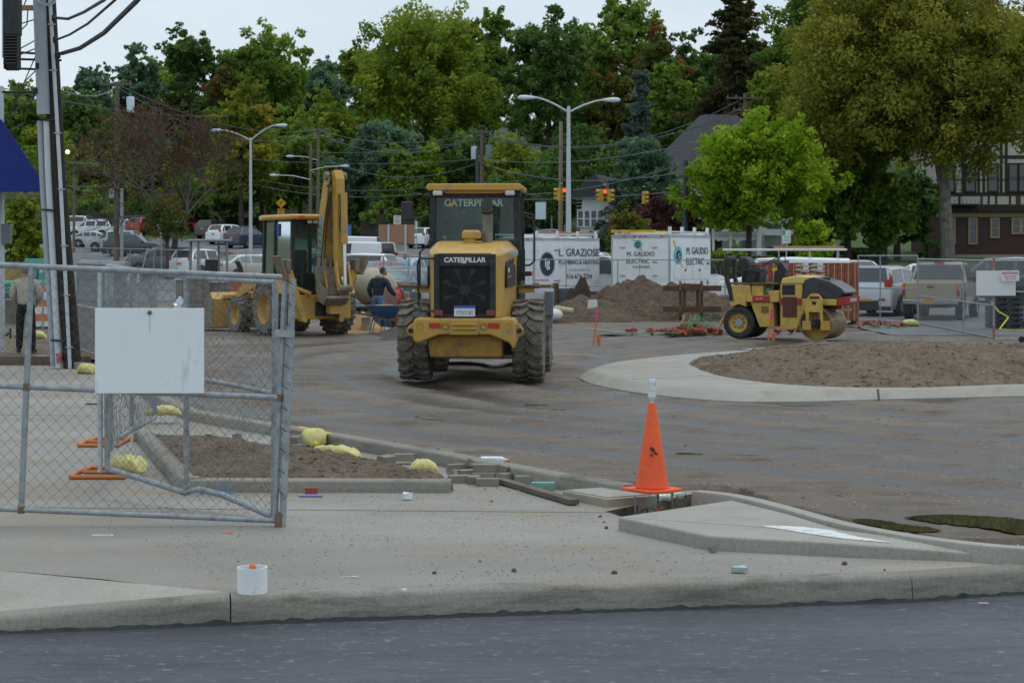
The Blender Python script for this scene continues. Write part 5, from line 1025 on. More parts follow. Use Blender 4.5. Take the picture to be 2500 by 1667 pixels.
MB().bx(-.20, .20, -.03, -.02, -.12, .12).build('board', M_WHT, nb); text('NATIONAL', .085, M_INKR, nb, (0, -.032, .055), RB, sx=.9, bold=.002); text('RENT-A-FENCE', .042, M_INK, nb, (0, -.032, -.02), RB); text('1-800-352-5675', .042, M_INKR, nb, (0, -.032, -.075), RB)

# leaning stack of spare panels by the utility pole, on the left
for k, (px, d, w) in enumerate(((172, 41.5, 1.5), (178, 41.2, 1.5), (186, 40.8, 1.45))):
    fence_panel(('rearmost', 'middle', 'foremost')[k] + ' chain-link panel of the loose leaning stack behind the utility pole', gp(px, d), gp(px + 110, d - 5.5), 1.95 - .03 * k, 'spare panels behind the pole', pitch=.17, r=.0030, tilt=-7 + 3 * k, posts=(0, .5, 1))
for k in range(2):
    fence_panel('chain-link panel behind the man in beige, ' + ('beside the ochre crate', 'next to the traffic barrel')[k], gp(-40 + 96 * k, 47.5 - k), gp(58 + 96 * k, 46.6 - k), 1.8, 'panels behind the man', pitch=.11, r=.0026)

# ---------------------------------------------------------------- front gate with blank white board (whole leaf hangs 2.6 degrees out of level)
GD = 14.2; pp = F / GD
gt = thing('chain_link_gate', 'galvanised chain-link gate leaf with a blank white board hung on it', 'gate', P(-90, 1238, GD)); gt.rotation_euler = (0, R(2.45), 0)
GW, GH = 768 / pp, 594 / pp
def gx(px): return (px + 90) / pp
for n_, x in (('post', gx(52)), ('post', gx(672)), ('post', .0)): MB().cyl((x, 0, 0), (x, 0, GH), .023, n=12).build(n_, M_PIPE, gt, smooth=True)
MB().cyl((gx(682) + .03, -.03, -.04), (gx(682) + .03, -.03, GH - .01), .027, n=12).build('hinge_post', M_PIPE, gt, smooth=True)
for z in (.0, GH * .505, GH): MB().cyl((-.02, 0, z), (gx(672), 0, z), .0225 if z else .02, n=12).build('rail', M_PIPE, gt, smooth=True)
for x, z in ((gx(52), GH * .505), (gx(672), GH * .505), (gx(672), GH), (gx(52), .0), (gx(684), .0)): MB().cyl((x, -.003, z - .026), (x, -.003, z + .026), .027, n=12).build('rusty_weld', M_PIPER, gt)
for z in (GH * .77,): MB().bx(gx(655), gx(700), -.065, .03, z - .025, z + .025).build('post_clamp', M_STEEL, gt)
MB().cyl((gx(684), -.03, -.075), (gx(684), -.03, .06), .036, n=12).build('post_shoe', M_PIPER, gt)
chain(gt, gx(664), GH - .02, .01, .094, .0019, y=.022, m=mat('gate_wire', (.15, .16, .16), .5, metal=.4, var=.15))
for k in range(24): 
    x = .06 + (gx(665) - .06) * k / 23; MB().tube([(x, .024, GH - .03), (x + .012, -.028, GH), (x + .03, 0, GH + .026), (x + .045, .026, GH)], .0022, 5).build('tie_wire', M_WIRE, gt)
for k in range(12):
    z = .05 + (GH - .1) * k / 11; MB().tube([(gx(684) - .02, -.05, z + .03), (gx(684) + .025, -.058, z), (gx(684) + .055, -.03, z - .012)], .003, 5).build('tie_wire', M_BLK, gt)
bd = thing('blank_board', 'large blank white board hung on the front gate by a rusty bolt', 'board', P(366, 960, GD - .06))
M_BRD = mat('board_white', (.82, .86, .88), .5, var=.03, dirt=(.50, .53, .54), dcov=.18, ds=3, stretch=(2, 1, .6))
MB().bx(-133 / pp, 132 / pp, -.012, 0, 0, 207 / pp).build('panel', M_BRD, bd, bevel=.004)
MB().lathe([(.001, .02), (.012, .018), (.018, .0)], 10, Matrix.Translation((0, -.0125, 196 / pp)) @ Matrix.Rotation(R(90), 4, 'X')).build('bolt', M_PIPER, bd, smooth=True)
MB().bx(-.003, .003, -.0135, -.0122, 150 / pp, 190 / pp).build('rust_streak', mat('rust_streak', (.58, .55, .50), .8), bd)

# distorted panel behind the gate, standing on orange barrier feet
wp_ = thing('bent_fence_panel', 'bent chain-link panel with a buckled bottom rail standing on an orange foot behind the gate', 'fence panel', (0, 0, 0))
A0, A1 = P(262, 1152, 15.9), P(262, 650, 15.9); B0, B1 = P(455, 1205, 15.2), P(455, 676, 15.2); C0, C1 = P(668, 1262, 14.55), P(672, 690, 14.55)
for a, b in ((A0, A1), (B0, B1), (C0, C1)): MB().cyl(a, b, .024, n=10).build('post', M_PIPE, wp_, smooth=True)
MB().cyl(A0 + Vector((-.06, 0, 0)), A1 + Vector((-.06, 0, 0)), .022, n=10).build('post', mat('bright_pipe', (.50, .53, .55), .45, metal=.3, var=.1), wp_, smooth=True)
MB().tube([A0 + Vector((0, 0, .03)), P(350, 1170, 15.5), P(452, 1203, 15.2), P(485, 1193, 15.1), P(540, 1207, 14.95), P(600, 1232, 14.75), C0], .024, 10).build('bent_rail', M_PIPE, wp_, smooth=True)
MB().tube([P(500, 928, 15.1), P(590, 944, 14.8), P(672, 962, 14.55)], .02, 8).build('rail', M_PIPE, wp_, smooth=True)
MB().cyl(A1, B1, .02, n=8).cyl(B1, C1, .02, n=8).build('top_rail', M_PIPE, wp_)
def warp1(Pn):
    q = Pn.copy(); u = Pn[..., 0]; v = Pn[..., 2]; s = u < .5
    def bl(p): return np.array(p[:])
    lo = np.where((u < .5)[..., None], bl(A0) + (bl(B0) - bl(A0)) * (u * 2)[..., None], bl(B0) + (bl(C0) - bl(B0)) * (u * 2 - 1)[..., None])
    hi = np.where((u < .5)[..., None], bl(A1) + (bl(B1) - bl(A1)) * (u * 2)[..., None], bl(B1) + (bl(C1) - bl(B1)) * (u * 2 - 1)[..., None])
    out = lo + (hi - lo) * v[..., None]
    n = .03 * np.stack([np.sin(v * 17 + u * 11) + .8 * np.sin(u * 23 - v * 9), .8 * np.sin(v * 13 + u * 31), np.cos(u * 27 + v * 6)], -1)
    return out + n * (np.sin(np.pi * v) ** .5)[..., None] + np.random.default_rng(3).normal(0, .004, out.shape)
def chain_uv(parent, nu, nv, warp, r=.002):
    i, k = np.meshgrid(np.arange(nu), np.arange(nv), indexing='ij'); u = (i + (k + i) % 2) / nu; v = k / (nv - 1)
    Pn = warp(np.stack([u, 0 * u, v], -1)); offs = np.array([[r, 0, 0], [-r * .5, r * .87, 0], [-r * .5, -r * .87, 0]]); V = (Pn[:, :, None, :] + offs).reshape(-1, 3)
    idx = np.arange(nu * nv * 3).reshape(nu, nv, 3); a, b = idx[:, :-1], idx[:, 1:]
    f = np.concatenate([np.stack([a[..., j], a[..., (j + 1) % 3], b[..., (j + 1) % 3], b[..., j]], -1).reshape(-1, 4) for j in range(3)])
    return stuff(link('chain_mesh', np_mesh('chain_mesh', V, f), M_WIRE, parent))
chain_uv(wp_, 46, 52, warp1)
# second panel running back from the same foot
wq = thing('bent_fence_panel', 'chain-link panel with an upturned bottom rail running back from the orange feet', 'fence panel', (0, 0, 0))
Q0, Q1 = P(270, 1100, 16.2), P(270, 655, 16.2); S0, S1 = P(378, 1018, 19.6), P(378, 662, 19.6)
MB().cyl(S0, S1, .024, n=10).build('post', M_PIPE, wq, smooth=True); MB().cyl(Q0, Q1, .024, n=10).build('post', M_PIPE, wq, smooth=True)
MB().cyl(P(322, 1040, 17.8), P(322, 658, 17.8), .022, n=10).build('post', M_PIPE, wq, smooth=True)
MB().tube([P(268, 1096, 16.2), P(285, 1068, 16.7), P(320, 1050, 17.8), P(350, 1035, 18.7), S0], .024, 10).build('bent_rail', M_PIPE, wq, smooth=True); MB().cyl(Q1, S1, .02, n=8).build('top_rail', M_PIPE, wq)
def warp2(Pn):
    u, v = Pn[..., 0], Pn[..., 2]; a = lambda p: np.array(p[:])
    lo = a(Q0) + (a(S0) - a(Q0)) * u[..., None]; hi = a(Q1) + (a(S1) - a(Q1)) * u[..., None]; out = lo + (hi - lo) * v[..., None]
    return out + .03 * np.stack([np.sin(v * 21 + u * 13), np.sin(v * 15), np.cos(u * 25 + v * 8)], -1) * (np.sin(np.pi * v) ** .5)[..., None] + np.random.default_rng(4).normal(0, .005, out.shape)
chain_uv(wq, 74, 44, warp2)
# orange pipe feet
M_ORP = mat('orange_pipe', (.62, .17, .03), .55, var=.1, dirt=(.34, .24, .18), dcov=.4, ds=16)
for px, py, s in ((262, 1083, .86), (262, 1158, 1.0)):
    c = g0(px, py); ft = thing('barrier_foot', 'orange tube foot frame under the bent fence post' if s == 1 else 'orange tube foot frame lying behind the bent fence post', 'fence foot', c)
    w, d = .21 * s / .96, .40; z = .022
    MB().tube([(-w - .03, -d, z), (w + .03, -d, z)], .02, 8).build('tube', M_ORP, ft, smooth=True); MB().tube([(-w - .03, d, z), (w - .02, d, z)], .02, 8).build('tube', M_ORP, ft, smooth=True); MB().tube([(-w, 0, z), (w, 0, z)], .018, 8).build('tube', M_ORP, ft, smooth=True)
    MB().tube([(-w - .03, -d, z), (-w - .06, 0, z), (-w - .03, d, z)], .02, 8).build('end_tube', M_ORP, ft, smooth=True); MB().tube([(w + .0, -d, z), (w - .02, d, z)], .018, 8).build('end_tube', M_ORP, ft, smooth=True)

# ---------------------------------------------------------------- people
M_SKIN = mat('skin', (.36, .20, .14), .6, var=.08); M_SHIRT = mat('beige_cloth', (.46, .42, .34), .85, var=.1, vs=9, bump=.3, bs=25); M_TRO = mat('black_cloth', (.018, .018, .02), .9, var=.2)
M_HOOD = mat('navy_fleece', (.028, .036, .055), .9, var=.2, vs=8, bump=.3, bs=22); M_JEAN = mat('denim', (.13, .20, .34), .85, var=.15, vs=10); M_SHOE = mat('dark_shoe', (.02, .02, .02), .6); M_HAIR = mat('grey_hair', (.22, .20, .18), .9, var=.2); M_HAIR2 = mat('brown_hair', (.10, .055, .035), .9, var=.2)
def skinned(name, pts, edges, rad, m, parent, root=0, sub=2):
    me = bpy.data.meshes.new(name); me.from_pydata([tuple(p) for p in pts], [tuple(e) for e in edges], []); o = link(name, me, m, parent)
    md = o.modifiers.new('skin', 'SKIN'); md.use_smooth_shade = True; md.branch_smoothing = .6
    for i, r in enumerate(rad):
        q = me.skin_vertices[0].data[i]; q.radius = r if isinstance(r, tuple) else (r, r); q.use_root = (i == root)
    s = o.modifiers.new('sub', 'SUBSURF'); s.levels = sub; s.render_levels = sub; return o
def person(label, loc, rz, J, m_top, m_leg, m_hair, h=1.78, hem=.0, name='person'):
    """J: joint positions of the pose for a 1.78 m figure; figure faces local +y"""
    t = thing(name, label, 'person', loc, rz); k = h / 1.78; t.scale = (k, k, k)
    pel, chest, neck, head = J['pelvis'], J['chest'], J['neck'], J['head']
    pts = [pel, pel.lerp(chest, .5), chest, neck, head]; ed = [(0, 1), (1, 2), (2, 3), (3, 4)]; rad = [(.12, .085), (.11, .08), (.11, .08), .05, .085]
    for s in ('l', 'r'):
        b = len(pts); pts += [J['sh' + s], J['el' + s], J['wr' + s]]; ed += [(2, b), (b, b + 1), (b + 1, b + 2)]; rad += [.045, .034, .026]
        pts += [J['hip' + s], J['kn' + s], J['an' + s], J['an' + s] + J['toe' + s]]; ed += [(0, b + 3), (b + 3, b + 4), (b + 4, b + 5), (b + 5, b + 6)]; rad += [.088, .058, .04, .035]
        d = (J['wr' + s] - J['el' + s]).normalized(); side = Vector((1, 0, 0)) if s == 'r' else Vector((-1, 0, 0)); fw = d.cross(side).normalized(); hb = len(pts)
        pts += [J['wr' + s] + d * .06]; ed += [(b + 2, hb)]; rad += [(.034, .018)]
        for f_, ln in ((-.026, .075), (-.009, .088), (.009, .084), (.026, .068)):
            c = len(pts); pts += [J['wr' + s] + d * .095 + fw * f_, J['wr' + s] + d * (.095 + ln * .55) + fw * f_ - side * .006, J['wr' + s] + d * (.095 + ln) + fw * f_ - side * .022]; ed += [(hb, c), (c, c + 1), (c + 1, c + 2)]; rad += [.0095, .009, .0075]
        c = len(pts); pts += [J['wr' + s] + d * .045 + fw * .042, J['wr' + s] + d * .085 + fw * .055 - side * .01]; ed += [(hb, c), (c, c + 1)]; rad += [.011, .009]
    skinned('body', pts, ed, rad, M_SKIN, t)
    tp_ = [pel + Vector((0, 0, -.06)), pel.lerp(chest, .45), chest, neck - Vector((0, 0, .02))]; te = [(0, 1), (1, 2), (2, 3)]; tr = [(.20, .15), (.20, .15), (.215, .16), .085]
    for s in ('l', 'r'):
        b = len(tp_); tp_ += [J['sh' + s], J['el' + s], J['wr' + s].lerp(J['el' + s], .04)]; te += [(2, b), (b, b + 1), (b + 1, b + 2)]; tr += [.10, .074, .052]
    skinned('shirt', tp_, te, tr, m_top, t)
    lp = [pel + Vector((0, 0, .10)), pel]; le = [(0, 1)]; lr = [(.17, .125), (.19, .14)]
    for s in ('l', 'r'):
        b = len(lp); lp += [J['hip' + s], J['kn' + s], J['an' + s] + Vector((0, 0, -.02))]; le += [(1, b), (b, b + 1), (b + 1, b + 2)]; lr += [.108, .083, .072]
    skinned('trousers', lp, le, lr, m_leg, t)
    for s in ('l', 'r'):
        a = J['an' + s]; q = J['toe' + s]; sh = MB().loft([[a + q * u + Vector((w * x, 0, 0)) * .5 + Vector((0, 0, z)) for x, z in ((-1, -.075), (1, -.075), (.9, zt), (-.9, zt))] for u, w, zt in ((-.35, .07, .0), (.1, .085, .03), (.75, .10, -.02), (1.15, .06, -.045))]); sh.build('shoe', M_SHOE, t, bevel=.015)
    hd = MB().sphere(head + Vector((0, 0, .03)), (.082, .098, .118), 16, 12); hd.build('head', M_SKIN, t, smooth=180)
    f = J.get('face', Vector((0, 1, 0))).normalized(); sd = Vector((f.y, -f.x, 0))
    MB().sphere(head + Vector((0, 0, .055)) - f * .022, (.088, .100, .108), 16, 12).build('hair', m_hair, t, smooth=180)
    for s in (-1, 1): MB().sphere(head + sd * s * .085 + Vector((0, 0, .015)), (.018, .026, .034), 8, 6).build('ear', M_SKIN, t, smooth=180)
    MB().sphere(head + f * .098 + Vector((0, 0, .01)), (.017, .022, .026), 8, 6).build('nose', M_SKIN, t, smooth=180)
    for s in (-1, 1): MB().sphere(head + f * .088 + sd * s * .032 + Vector((0, 0, .038)), .011, 8, 6).build('eye', M_BLK, t, smooth=180)
    MB().sphere(head + f * .09 + Vector((0, 0, -.035)), (.026, .012, .009), 8, 6).build('mouth', mat('lip', (.30, .12, .10), .6), t, smooth=180)
    return t
V = Vector
J1 = dict(pelvis=V((0, 0, .95)), chest=V((0, .0, 1.36)), neck=V((0, .02, 1.52)), head=V((0, .05, 1.62)), shl=V((-.20, 0, 1.42)), shr=V((.20, 0, 1.42)), ell=V((-.27, .02, 1.14)), elr=V((.27, .02, 1.14)), wrl=V((-.20, .20, 1.0)), wrr=V((.20, .20, 1.0)),
          hipl=V((-.10, 0, .88)), hipr=V((.10, 0, .88)), knl=V((-.12, .02, .50)), knr=V((.12, .02, .50)), anl=V((-.13, 0, .08)), anr=V((.13, 0, .08)), toel=V((-.04, .18, 0)), toer=V((.04, .18, 0)), face=V((-.2, 1, -.2)))
p1 = person('man in beige shirt and black trousers with his back turned beside the utility pole', gp(63, 38.2, .07), 8, J1, M_SHIRT, M_TRO, M_HAIR, 1.80)
MB().beam((.205, -.02, 1.33), (.235, .02, 1.12), .05, .03).build('red_side_stripe', mat('stripe_crimson', (.30, .03, .06), .7), p1)
J2 = dict(pelvis=V((0, 0, .93)), chest=V((.02, .08, 1.33)), neck=V((.04, .15, 1.48)), head=V((.06, .20, 1.58)), shl=V((-.20, .06, 1.39)), shr=V((.22, .08, 1.38)), ell=V((-.27, -.02, 1.11)), elr=V((.34, .12, 1.10)), wrl=V((-.25, .10, .90)), wrr=V((.40, .30, .95)),
          hipl=V((-.10, 0, .86)), hipr=V((.10, 0, .86)), knl=V((-.12, .10, .48)), knr=V((.14, .02, .48)), anl=V((-.13, .02, .08)), anr=V((.16, -.16, .08)), toel=V((0, .18, 0)), toer=V((.05, .18, 0)), face=V((.6, .8, -.3)))
person('man in navy hooded sweatshirt and jeans stooping by the concrete mixer', gp(922, 50.4), -28, J2, M_HOOD, M_JEAN, M_HAIR2, 1.74)
hd = [o for o in COL.objects if o.get('label', '').startswith('man in navy')][0]
MB().sphere((.03, .04, 1.47), (.13, .10, .075), 14, 8).build('hood', mat('hood_lining', (.30, .31, .33), .9, var=.4, vs=30), hd, smooth=180)
J3 = {k: v.copy() for k, v in J1.items()}
person('distant worker in light blue shirt beyond the saloon roofs', gp(990, 88), 40, J3, mat('sky_blue_cloth', (.25, .55, .72), .85), M_JEAN, M_HAIR2, 1.74)

# ---------------------------------------------------------------- concrete mixer, wheelbarrow, hose reel, buckets
M_DRUM = mat('mixer_drum', (.42, .37, .29), .75, var=.15, vs=3, dirt=(.30, .25, .18), dcov=.5)
mx_ = thing('concrete_mixer', 'beige towable concrete mixer with tilted drum behind the stooping man', 'concrete mixer', gp(912, 52.4))
T = Matrix.Translation((0, 0, 1.12)) @ Matrix.Rotation(R(-72), 4, 'Y') @ Matrix.Rotation(R(20), 4, 'X')
MB().lathe([(.001, -.62), (.30, -.60), (.50, -.38), (.54, -.1), (.54, .12), (.50, .25), (.36, .55), (.30, .62), (.27, .62), (.33, .52)], 32, T).build('drum', M_DRUM, mx_, smooth=40)
MB().lathe([(.545, -.06), (.575, -.05), (.575, .02), (.545, .03)], 36, T).build('ring_gear', mat('gear_grey', (.2, .19, .17), .7), mx_, smooth=30)
fr_ = MB(); fr_.tube([(-.5, -.45, .55), (-.55, -.45, 1.2)], .04).tube([(.45, .45, .55), (.55, .45, 1.2)], .04).tube([(-.7, 0, .5), (1.4, 0, .48)], .05).tube([(-.5, -.45, .55), (.45, -.45, .55), (.45, .45, .55), (-.5, .45, .55)], .035, closed=True); fr_.build('frame', M_BLK, mx_)
for y in (-.55, .55): car_wheel(mx_, -.1, y, .30, .16, False)
MB().bx(.55, 1.0, -.25, .25, .55, 1.0).build('engine_box', mat('mixer_green_grey', (.2, .22, .2), .6), mx_, bevel=.04)
wbw = thing('wheelbarrow', 'blue wheelbarrow full of mortar with wooden handles', 'wheelbarrow', gp(938, 48.6), 12)
M_BLU = mat('barrow_blue', (.035, .10, .19), .5, var=.12, dirt=(.22, .20, .17), dcov=.3)
MB().loft([[V((x * w, y * d, z)) for x, y in ((-1, -1), (1, -1), (1, 1), (-1, 1))] for w, d, z in ((.24, .16, .38), (.36, .28, .58), (.44, .34, .72), (.46, .36, .725), (.42, .33, .71), (.35, .27, .66))]).build('tray', M_BLU, wbw, bevel=.01)
MB().sphere((0, 0, .66), (.38, .30, .09), 16, 6).build('mortar', mat('wet_mortar', (.22, .19, .145), .7, bump=.4, bs=14), wbw, smooth=180)
for y in (-.2, .2): MB().beam((.75, y * .5, .22), (-.85, y * 1.3, .56), .04, .045).build('handle', M_BRN, wbw); MB().tube([(-.25, y * 1.1, .40), (-.35, y * 1.3, .01), (-.05, y * 1.3, .01), (.0, y * 1.1, .38)], .014).build('leg', M_BLU, wbw)
MB().lathe([(.001, -.03), (.14, -.04), (.19, -.03), (.20, 0), (.19, .03), (.14, .04), (.001, .03)], 20, Matrix.Translation((.62, 0, .2)) @ Matrix.Rotation(R(90), 4, 'X')).build('wheel', M_RUBC, wbw, smooth=40)
def bucket(label, loc, h, r, m, name='bucket'):
    t = thing(name, label, 'bucket', loc); MB().lathe([(.001, 0), (r * .86, 0), (r * .97, h * .82), (r * 1.03, h * .84), (r * 1.03, h * .9), (r, h * .9), (r, h), (r * .94, h), (r * .82, .03), (.001, .03)], 20).build('pail', m, t, smooth=35)
    MB().tube([(r * math.cos(a), -.02 - r * .5 * math.sin(a), h * .86 - r * .9 * math.sin(a)) for a in np.linspace(0, math.pi, 9)], .004, 5).build('bail', M_STEEL, t); return t
bucket('white plastic pail with pink bands beside the backhoe rear wheel', gp(896, 49.2), .40, .15, mat('pail_white', (.62, .60, .58), .5, dirt=(.45, .38, .33), dcov=.4))
bucket('grey plastic pail behind the stooping man', gp(948, 51.6), .38, .14, mat('pail_grey', (.45, .47, .48), .5))
bucket('blue plastic tub behind the wheelbarrow legs', gp(950, 50.3), .30, .26, M_BLU, name='tub')
bucket('red pail next to the loader rear tyre', gp(976, 50.0), .36, .14, mat('pail_red', (.42, .05, .035), .5))
hr = thing('hose_reel', 'dusty pink upright hose reel with red hose beside the mixer', 'hose reel', gp(965, 51.3), 35)
M_PNK = mat('dusty_pink', (.36, .20, .18), .7, dirt=(.30, .25, .21), dcov=.4)
for x in (-.16, .1): MB().lathe([(.001, -.012), (.36, -.012), (.375, 0), (.36, .012), (.001, .012)], 28, Matrix.Translation((x, 0, .80)) @ Matrix.Rotation(R(90), 4, 'Y')).build('reel_flange', M_PNK, hr, smooth=35)
MB().tube([(x_, .27 * math.cos(a), .80 + .27 * math.sin(a)) for a, x_ in zip(np.linspace(0, 10 * math.pi, 90), np.linspace(-.13, .07, 90))], .024, 6).build('coiled_hose', mat('red_hose', (.50, .06, .07), .55), hr, smooth=True)
MB().tube([(.1, -.3, .75), (.35, -.42, .9), (.5, -.40, .5), (.42, -.3, .06), (.2, -.5, .03)], .022, 6).build('loose_hose', MATS['red_hose'], hr, smooth=True)
MB().beam((-.16, -.2, .0), (-.16, 0, .8), .05, .05).beam((.1, -.2, .0), (.1, 0, .8), .05, .05).beam((-.16, .2, .0), (-.16, 0, .8), .05, .05).beam((.1, .2, .0), (.1, 0, .8), .05, .05).build('stand', M_PNK, hr)
oj = thing('orange_hard_hat', 'orange plastic float bag hanging on the fence left of the loader', 'bag', gp(1000, 52, .55))
MB().sphere((0, 0, .16), (.16, .14, .13), 12, 8).build('bag', mat('hi_vis_orange', (.75, .20, .07), .7), oj, smooth=180); MB().cyl((.1, 0, .2), (.16, 0, .42), .045, .03, n=8).build('neck', MATS['hi_vis_orange'], oj); oj.name = 'orange_float'
MB().box((0, 0, -.28), (.6, .2, .5)).build('crate', M_MUDST, oj)
pl_ = thing('timber_plank', 'pale timber plank lying across trestles left of the loader', 'plank', gp(985, 52.2, .62)); MB().bx(-.35, .5, -.1, .1, 0, .08).build('plank', M_PINE, pl_); MB().bx(-.3, -.2, -.08, .08, -.62, 0).build('trestle', M_PINE, pl_); MB().bx(.35, .45, -.08, .08, -.62, 0).build('trestle', M_PINE, pl_)

# ---------------------------------------------------------------- heaps
def heap(name, label, cx, cy, rx_, ry_, peaks, m, seed, amp=.2, n=110):
    xs_, ys_ = np.linspace(-rx_, rx_, n), np.linspace(-ry_, ry_, n)
    X, Y = np.meshgrid(xs_, ys_); Z = np.full(X.shape, -9.)
    for px_, py_, h, w, wy in peaks: Z = np.maximum(Z, h - np.hypot((X - px_) / w, (Y - py_) / wy) * h)
    Z = Z + fbm((X + cx) * 1.5, (Y + cy) * 1.5, seed) * amp + fbm((X + cx) * 6, (Y + cy) * 6, seed + 5) * amp * .5 + fbm((X + cx) * 18, (Y + cy) * 18, seed + 9) * amp * .22
    Zs = np.where(Z > 0, Z, np.maximum(Z * .35, -.25)); v = np.stack([X, Y, Zs], -1).reshape(-1, 3); i = np.arange(n * n).reshape(n, n)
    keep = (Zs > -.24); fq = np.stack([i[:-1, :-1], i[:-1, 1:], i[1:, 1:], i[1:, :-1]], -1)
    k = (keep[:-1, :-1] | keep[:-1, 1:] | keep[1:, 1:] | keep[1:, :-1]); me = np_mesh(name, v, fq[k], True); me.materials.append(m)
    o = bpy.data.objects.new(name, me); COL.objects.link(o); o.location = (cx, cy, G(cy)); tag(o, label, 'soil heap'); return o
M_HEAP = ground_mat('heap_soil', (.16, .118, .082), (.225, .17, .12), (.085, .06, .04), .5, 3.5, 24, .92, 1.0, 10, bdist=.09, specks=(8, .12, (.27, .215, .16)))
c = gp(1565, 59.5)
heap('soil_heap', 'tall brown soil heap with a long right shoulder in front of the electrician truck', c.x, c.y, 4.4, 2.9, [(0, .3, 1.36, 2.2, 2.4), (.35, .3, 1.22, 2.0, 2.4), (.95, .2, 1.12, 2.1, 2.4), (1.5, .1, 1.08, 2.0, 2.2), (2.1, -.1, .95, 1.8, 2.2), (-.9, 0, .9, 1.9, 2.0), (-1.5, -.2, .6, 1.8, 1.9)], M_HEAP, 31, .7)
c = gp(1425, 58)
heap('soil_heap', 'low brown soil heap beside the loader tyre in front of the plumbing truck', c.x, c.y, 2.4, 2.2, [(0, .2, .78, 1.5, 2.0), (.6, 0, .66, 1.2, 1.7), (-.7, -.3, .45, 1.2, 1.6)], M_HEAP, 47, .4, 80)
c = gp(1415, 59.6)
heap('soil_clod', 'black clod of wet earth standing on the low soil heap', c.x, c.y, .95, .7, [(0.05, 0, 1.42, .62, .6), (.15, 0, 1.40, .5, .5), (-.25, 0, 1.0, .7, .55)], mat('black_earth', (.045, .033, .024), .95, var=.3, vs=5, bump=1, bs=12), 61, .30, 60)
c = gp(935, 46.5)
heap('gravel_heap', 'low heap of dark gravel between backhoe and loader tyres', c.x + .15, c.y + .6, 1.5, 1.6, [(.45, .5, .36, .9, 1.2), (.9, .6, .46, .7, 1.2)], ground_mat('gravel', (.13, .12, .11), (.19, .18, .165), (.07, .065, .06), 2, 9, 40, .9, 1, 30, bdist=.05), 71, .10, 60)
c = gp(895, 49.9); heap('sand_heap', 'tan heap of mason sand beside the mixer', c.x, c.y, 1.5, 1.3, [(-.1, 0, .55, .6, .9), (.3, -.5, .16, 1.1, .7)], mat('tan_sand', (.40, .26, .13), .9, var=.15, vs=4, bump=.5, bs=20), 81, .07, 60)
# rusty fork carriage
fk = thing('fork_carriage', 'rusty steel fork carriage standing against the soil heap', 'fork carriage', gp(1695, 57.2), -4)
for z in (.30, .93): MB().bx(-.95, .82, -.07, .05, z, z + .17).build('cross_bar', M_RUST, fk, bevel=.015)
for x in (-.42, .22):
    MB().prism([(-.10, .10), (.10, .05), (.12, 1.15), (.02, 1.24), (-.10, 1.15), (-.16, .95), (-.10, .8), (-.06, .5), (-.16, .3)], x - .045, x + .045, 'x').build('hook_plate', M_RUST, fk, bevel=.01)
for x in (-.30, .1): MB().bx(x - .05, x + .05, -.02, .03, .47, .93).build('upright', M_RUST, fk)
MB().bx(-.40, .20, -.03, .02, 1.10, 1.15).build('top_tie', M_RUST, fk)
# steel road plates and timbers behind the loader
rp = thing('steel_trench_plate', 'grey steel trench plate with rusty lifting lugs beside the plumbing truck', 'steel plate', gp(1335, 60.5), 0); MB().bx(-.85, .75, -.04, .04, .15, .95).build('plate', mat('plate_grey', (.12, .13, .145), .6, metal=.3, dirt=(.12, .09, .07), dcov=.4), rp)
for x in (-.35, .28): MB().prism([(x - .13, .55), (x + .13, .55), (x + .10, 1.12), (x - .10, 1.12)], -.09, -.045, 'y').build('lifting_lug', M_RUST, rp, bevel=.01)
for k in range(7):
    q = gp(1322 + 8 * k, 58.8 + .12 * k, .25 + .07 * (k % 4)); o = thing('rusty_beam', 'rusty brown beam lying in the low pile by the loader', 'beam', q, -14 + 4 * (k % 3), 'rusty beams by the loader'); MB().bx(-.9, .7, -.06, .06, -.03, .04).build('beam', M_RUST, o)
o = thing('timber_post', 'pale round timber post lying across the low soil heap', 'timber post', gp(1340, 56.2, .45), -14); MB().cyl((-.5, 0, .1), (.72, .1, -.1), .09, n=12).build('post', mat('pale_timber', (.46, .38, .26), .8, var=.15), o, smooth=True)
o = thing('plastic_sheet', 'crumpled white plastic sheet at the foot of the low soil heap', 'plastic sheet', gp(1352, 56.0, .12)); MB().sphere((0, 0, .12), (.28, .3, .2), 10, 6).build('sheet', mat('film_white', (.62, .62, .61), .5), o, smooth=180)
o = thing('paper_scrap', 'white torn board stuck in the low soil heap', 'board scrap', gp(1445, 56.4, .42), 10); MB().add([(-.16, 0, .0), (.16, .02, .05), (.14, .03, .28), (-.13, .02, .26)], [(0, 1, 2, 3)]).add([(-.16, .02, .0), (.16, .04, .05), (.14, .05, .28), (-.13, .04, .26)], [(0, 1, 2, 3)]).build('board', mat('scrap_white', (.66, .65, .62), .7), o); o.children[0].location = (0, -.1, 0)

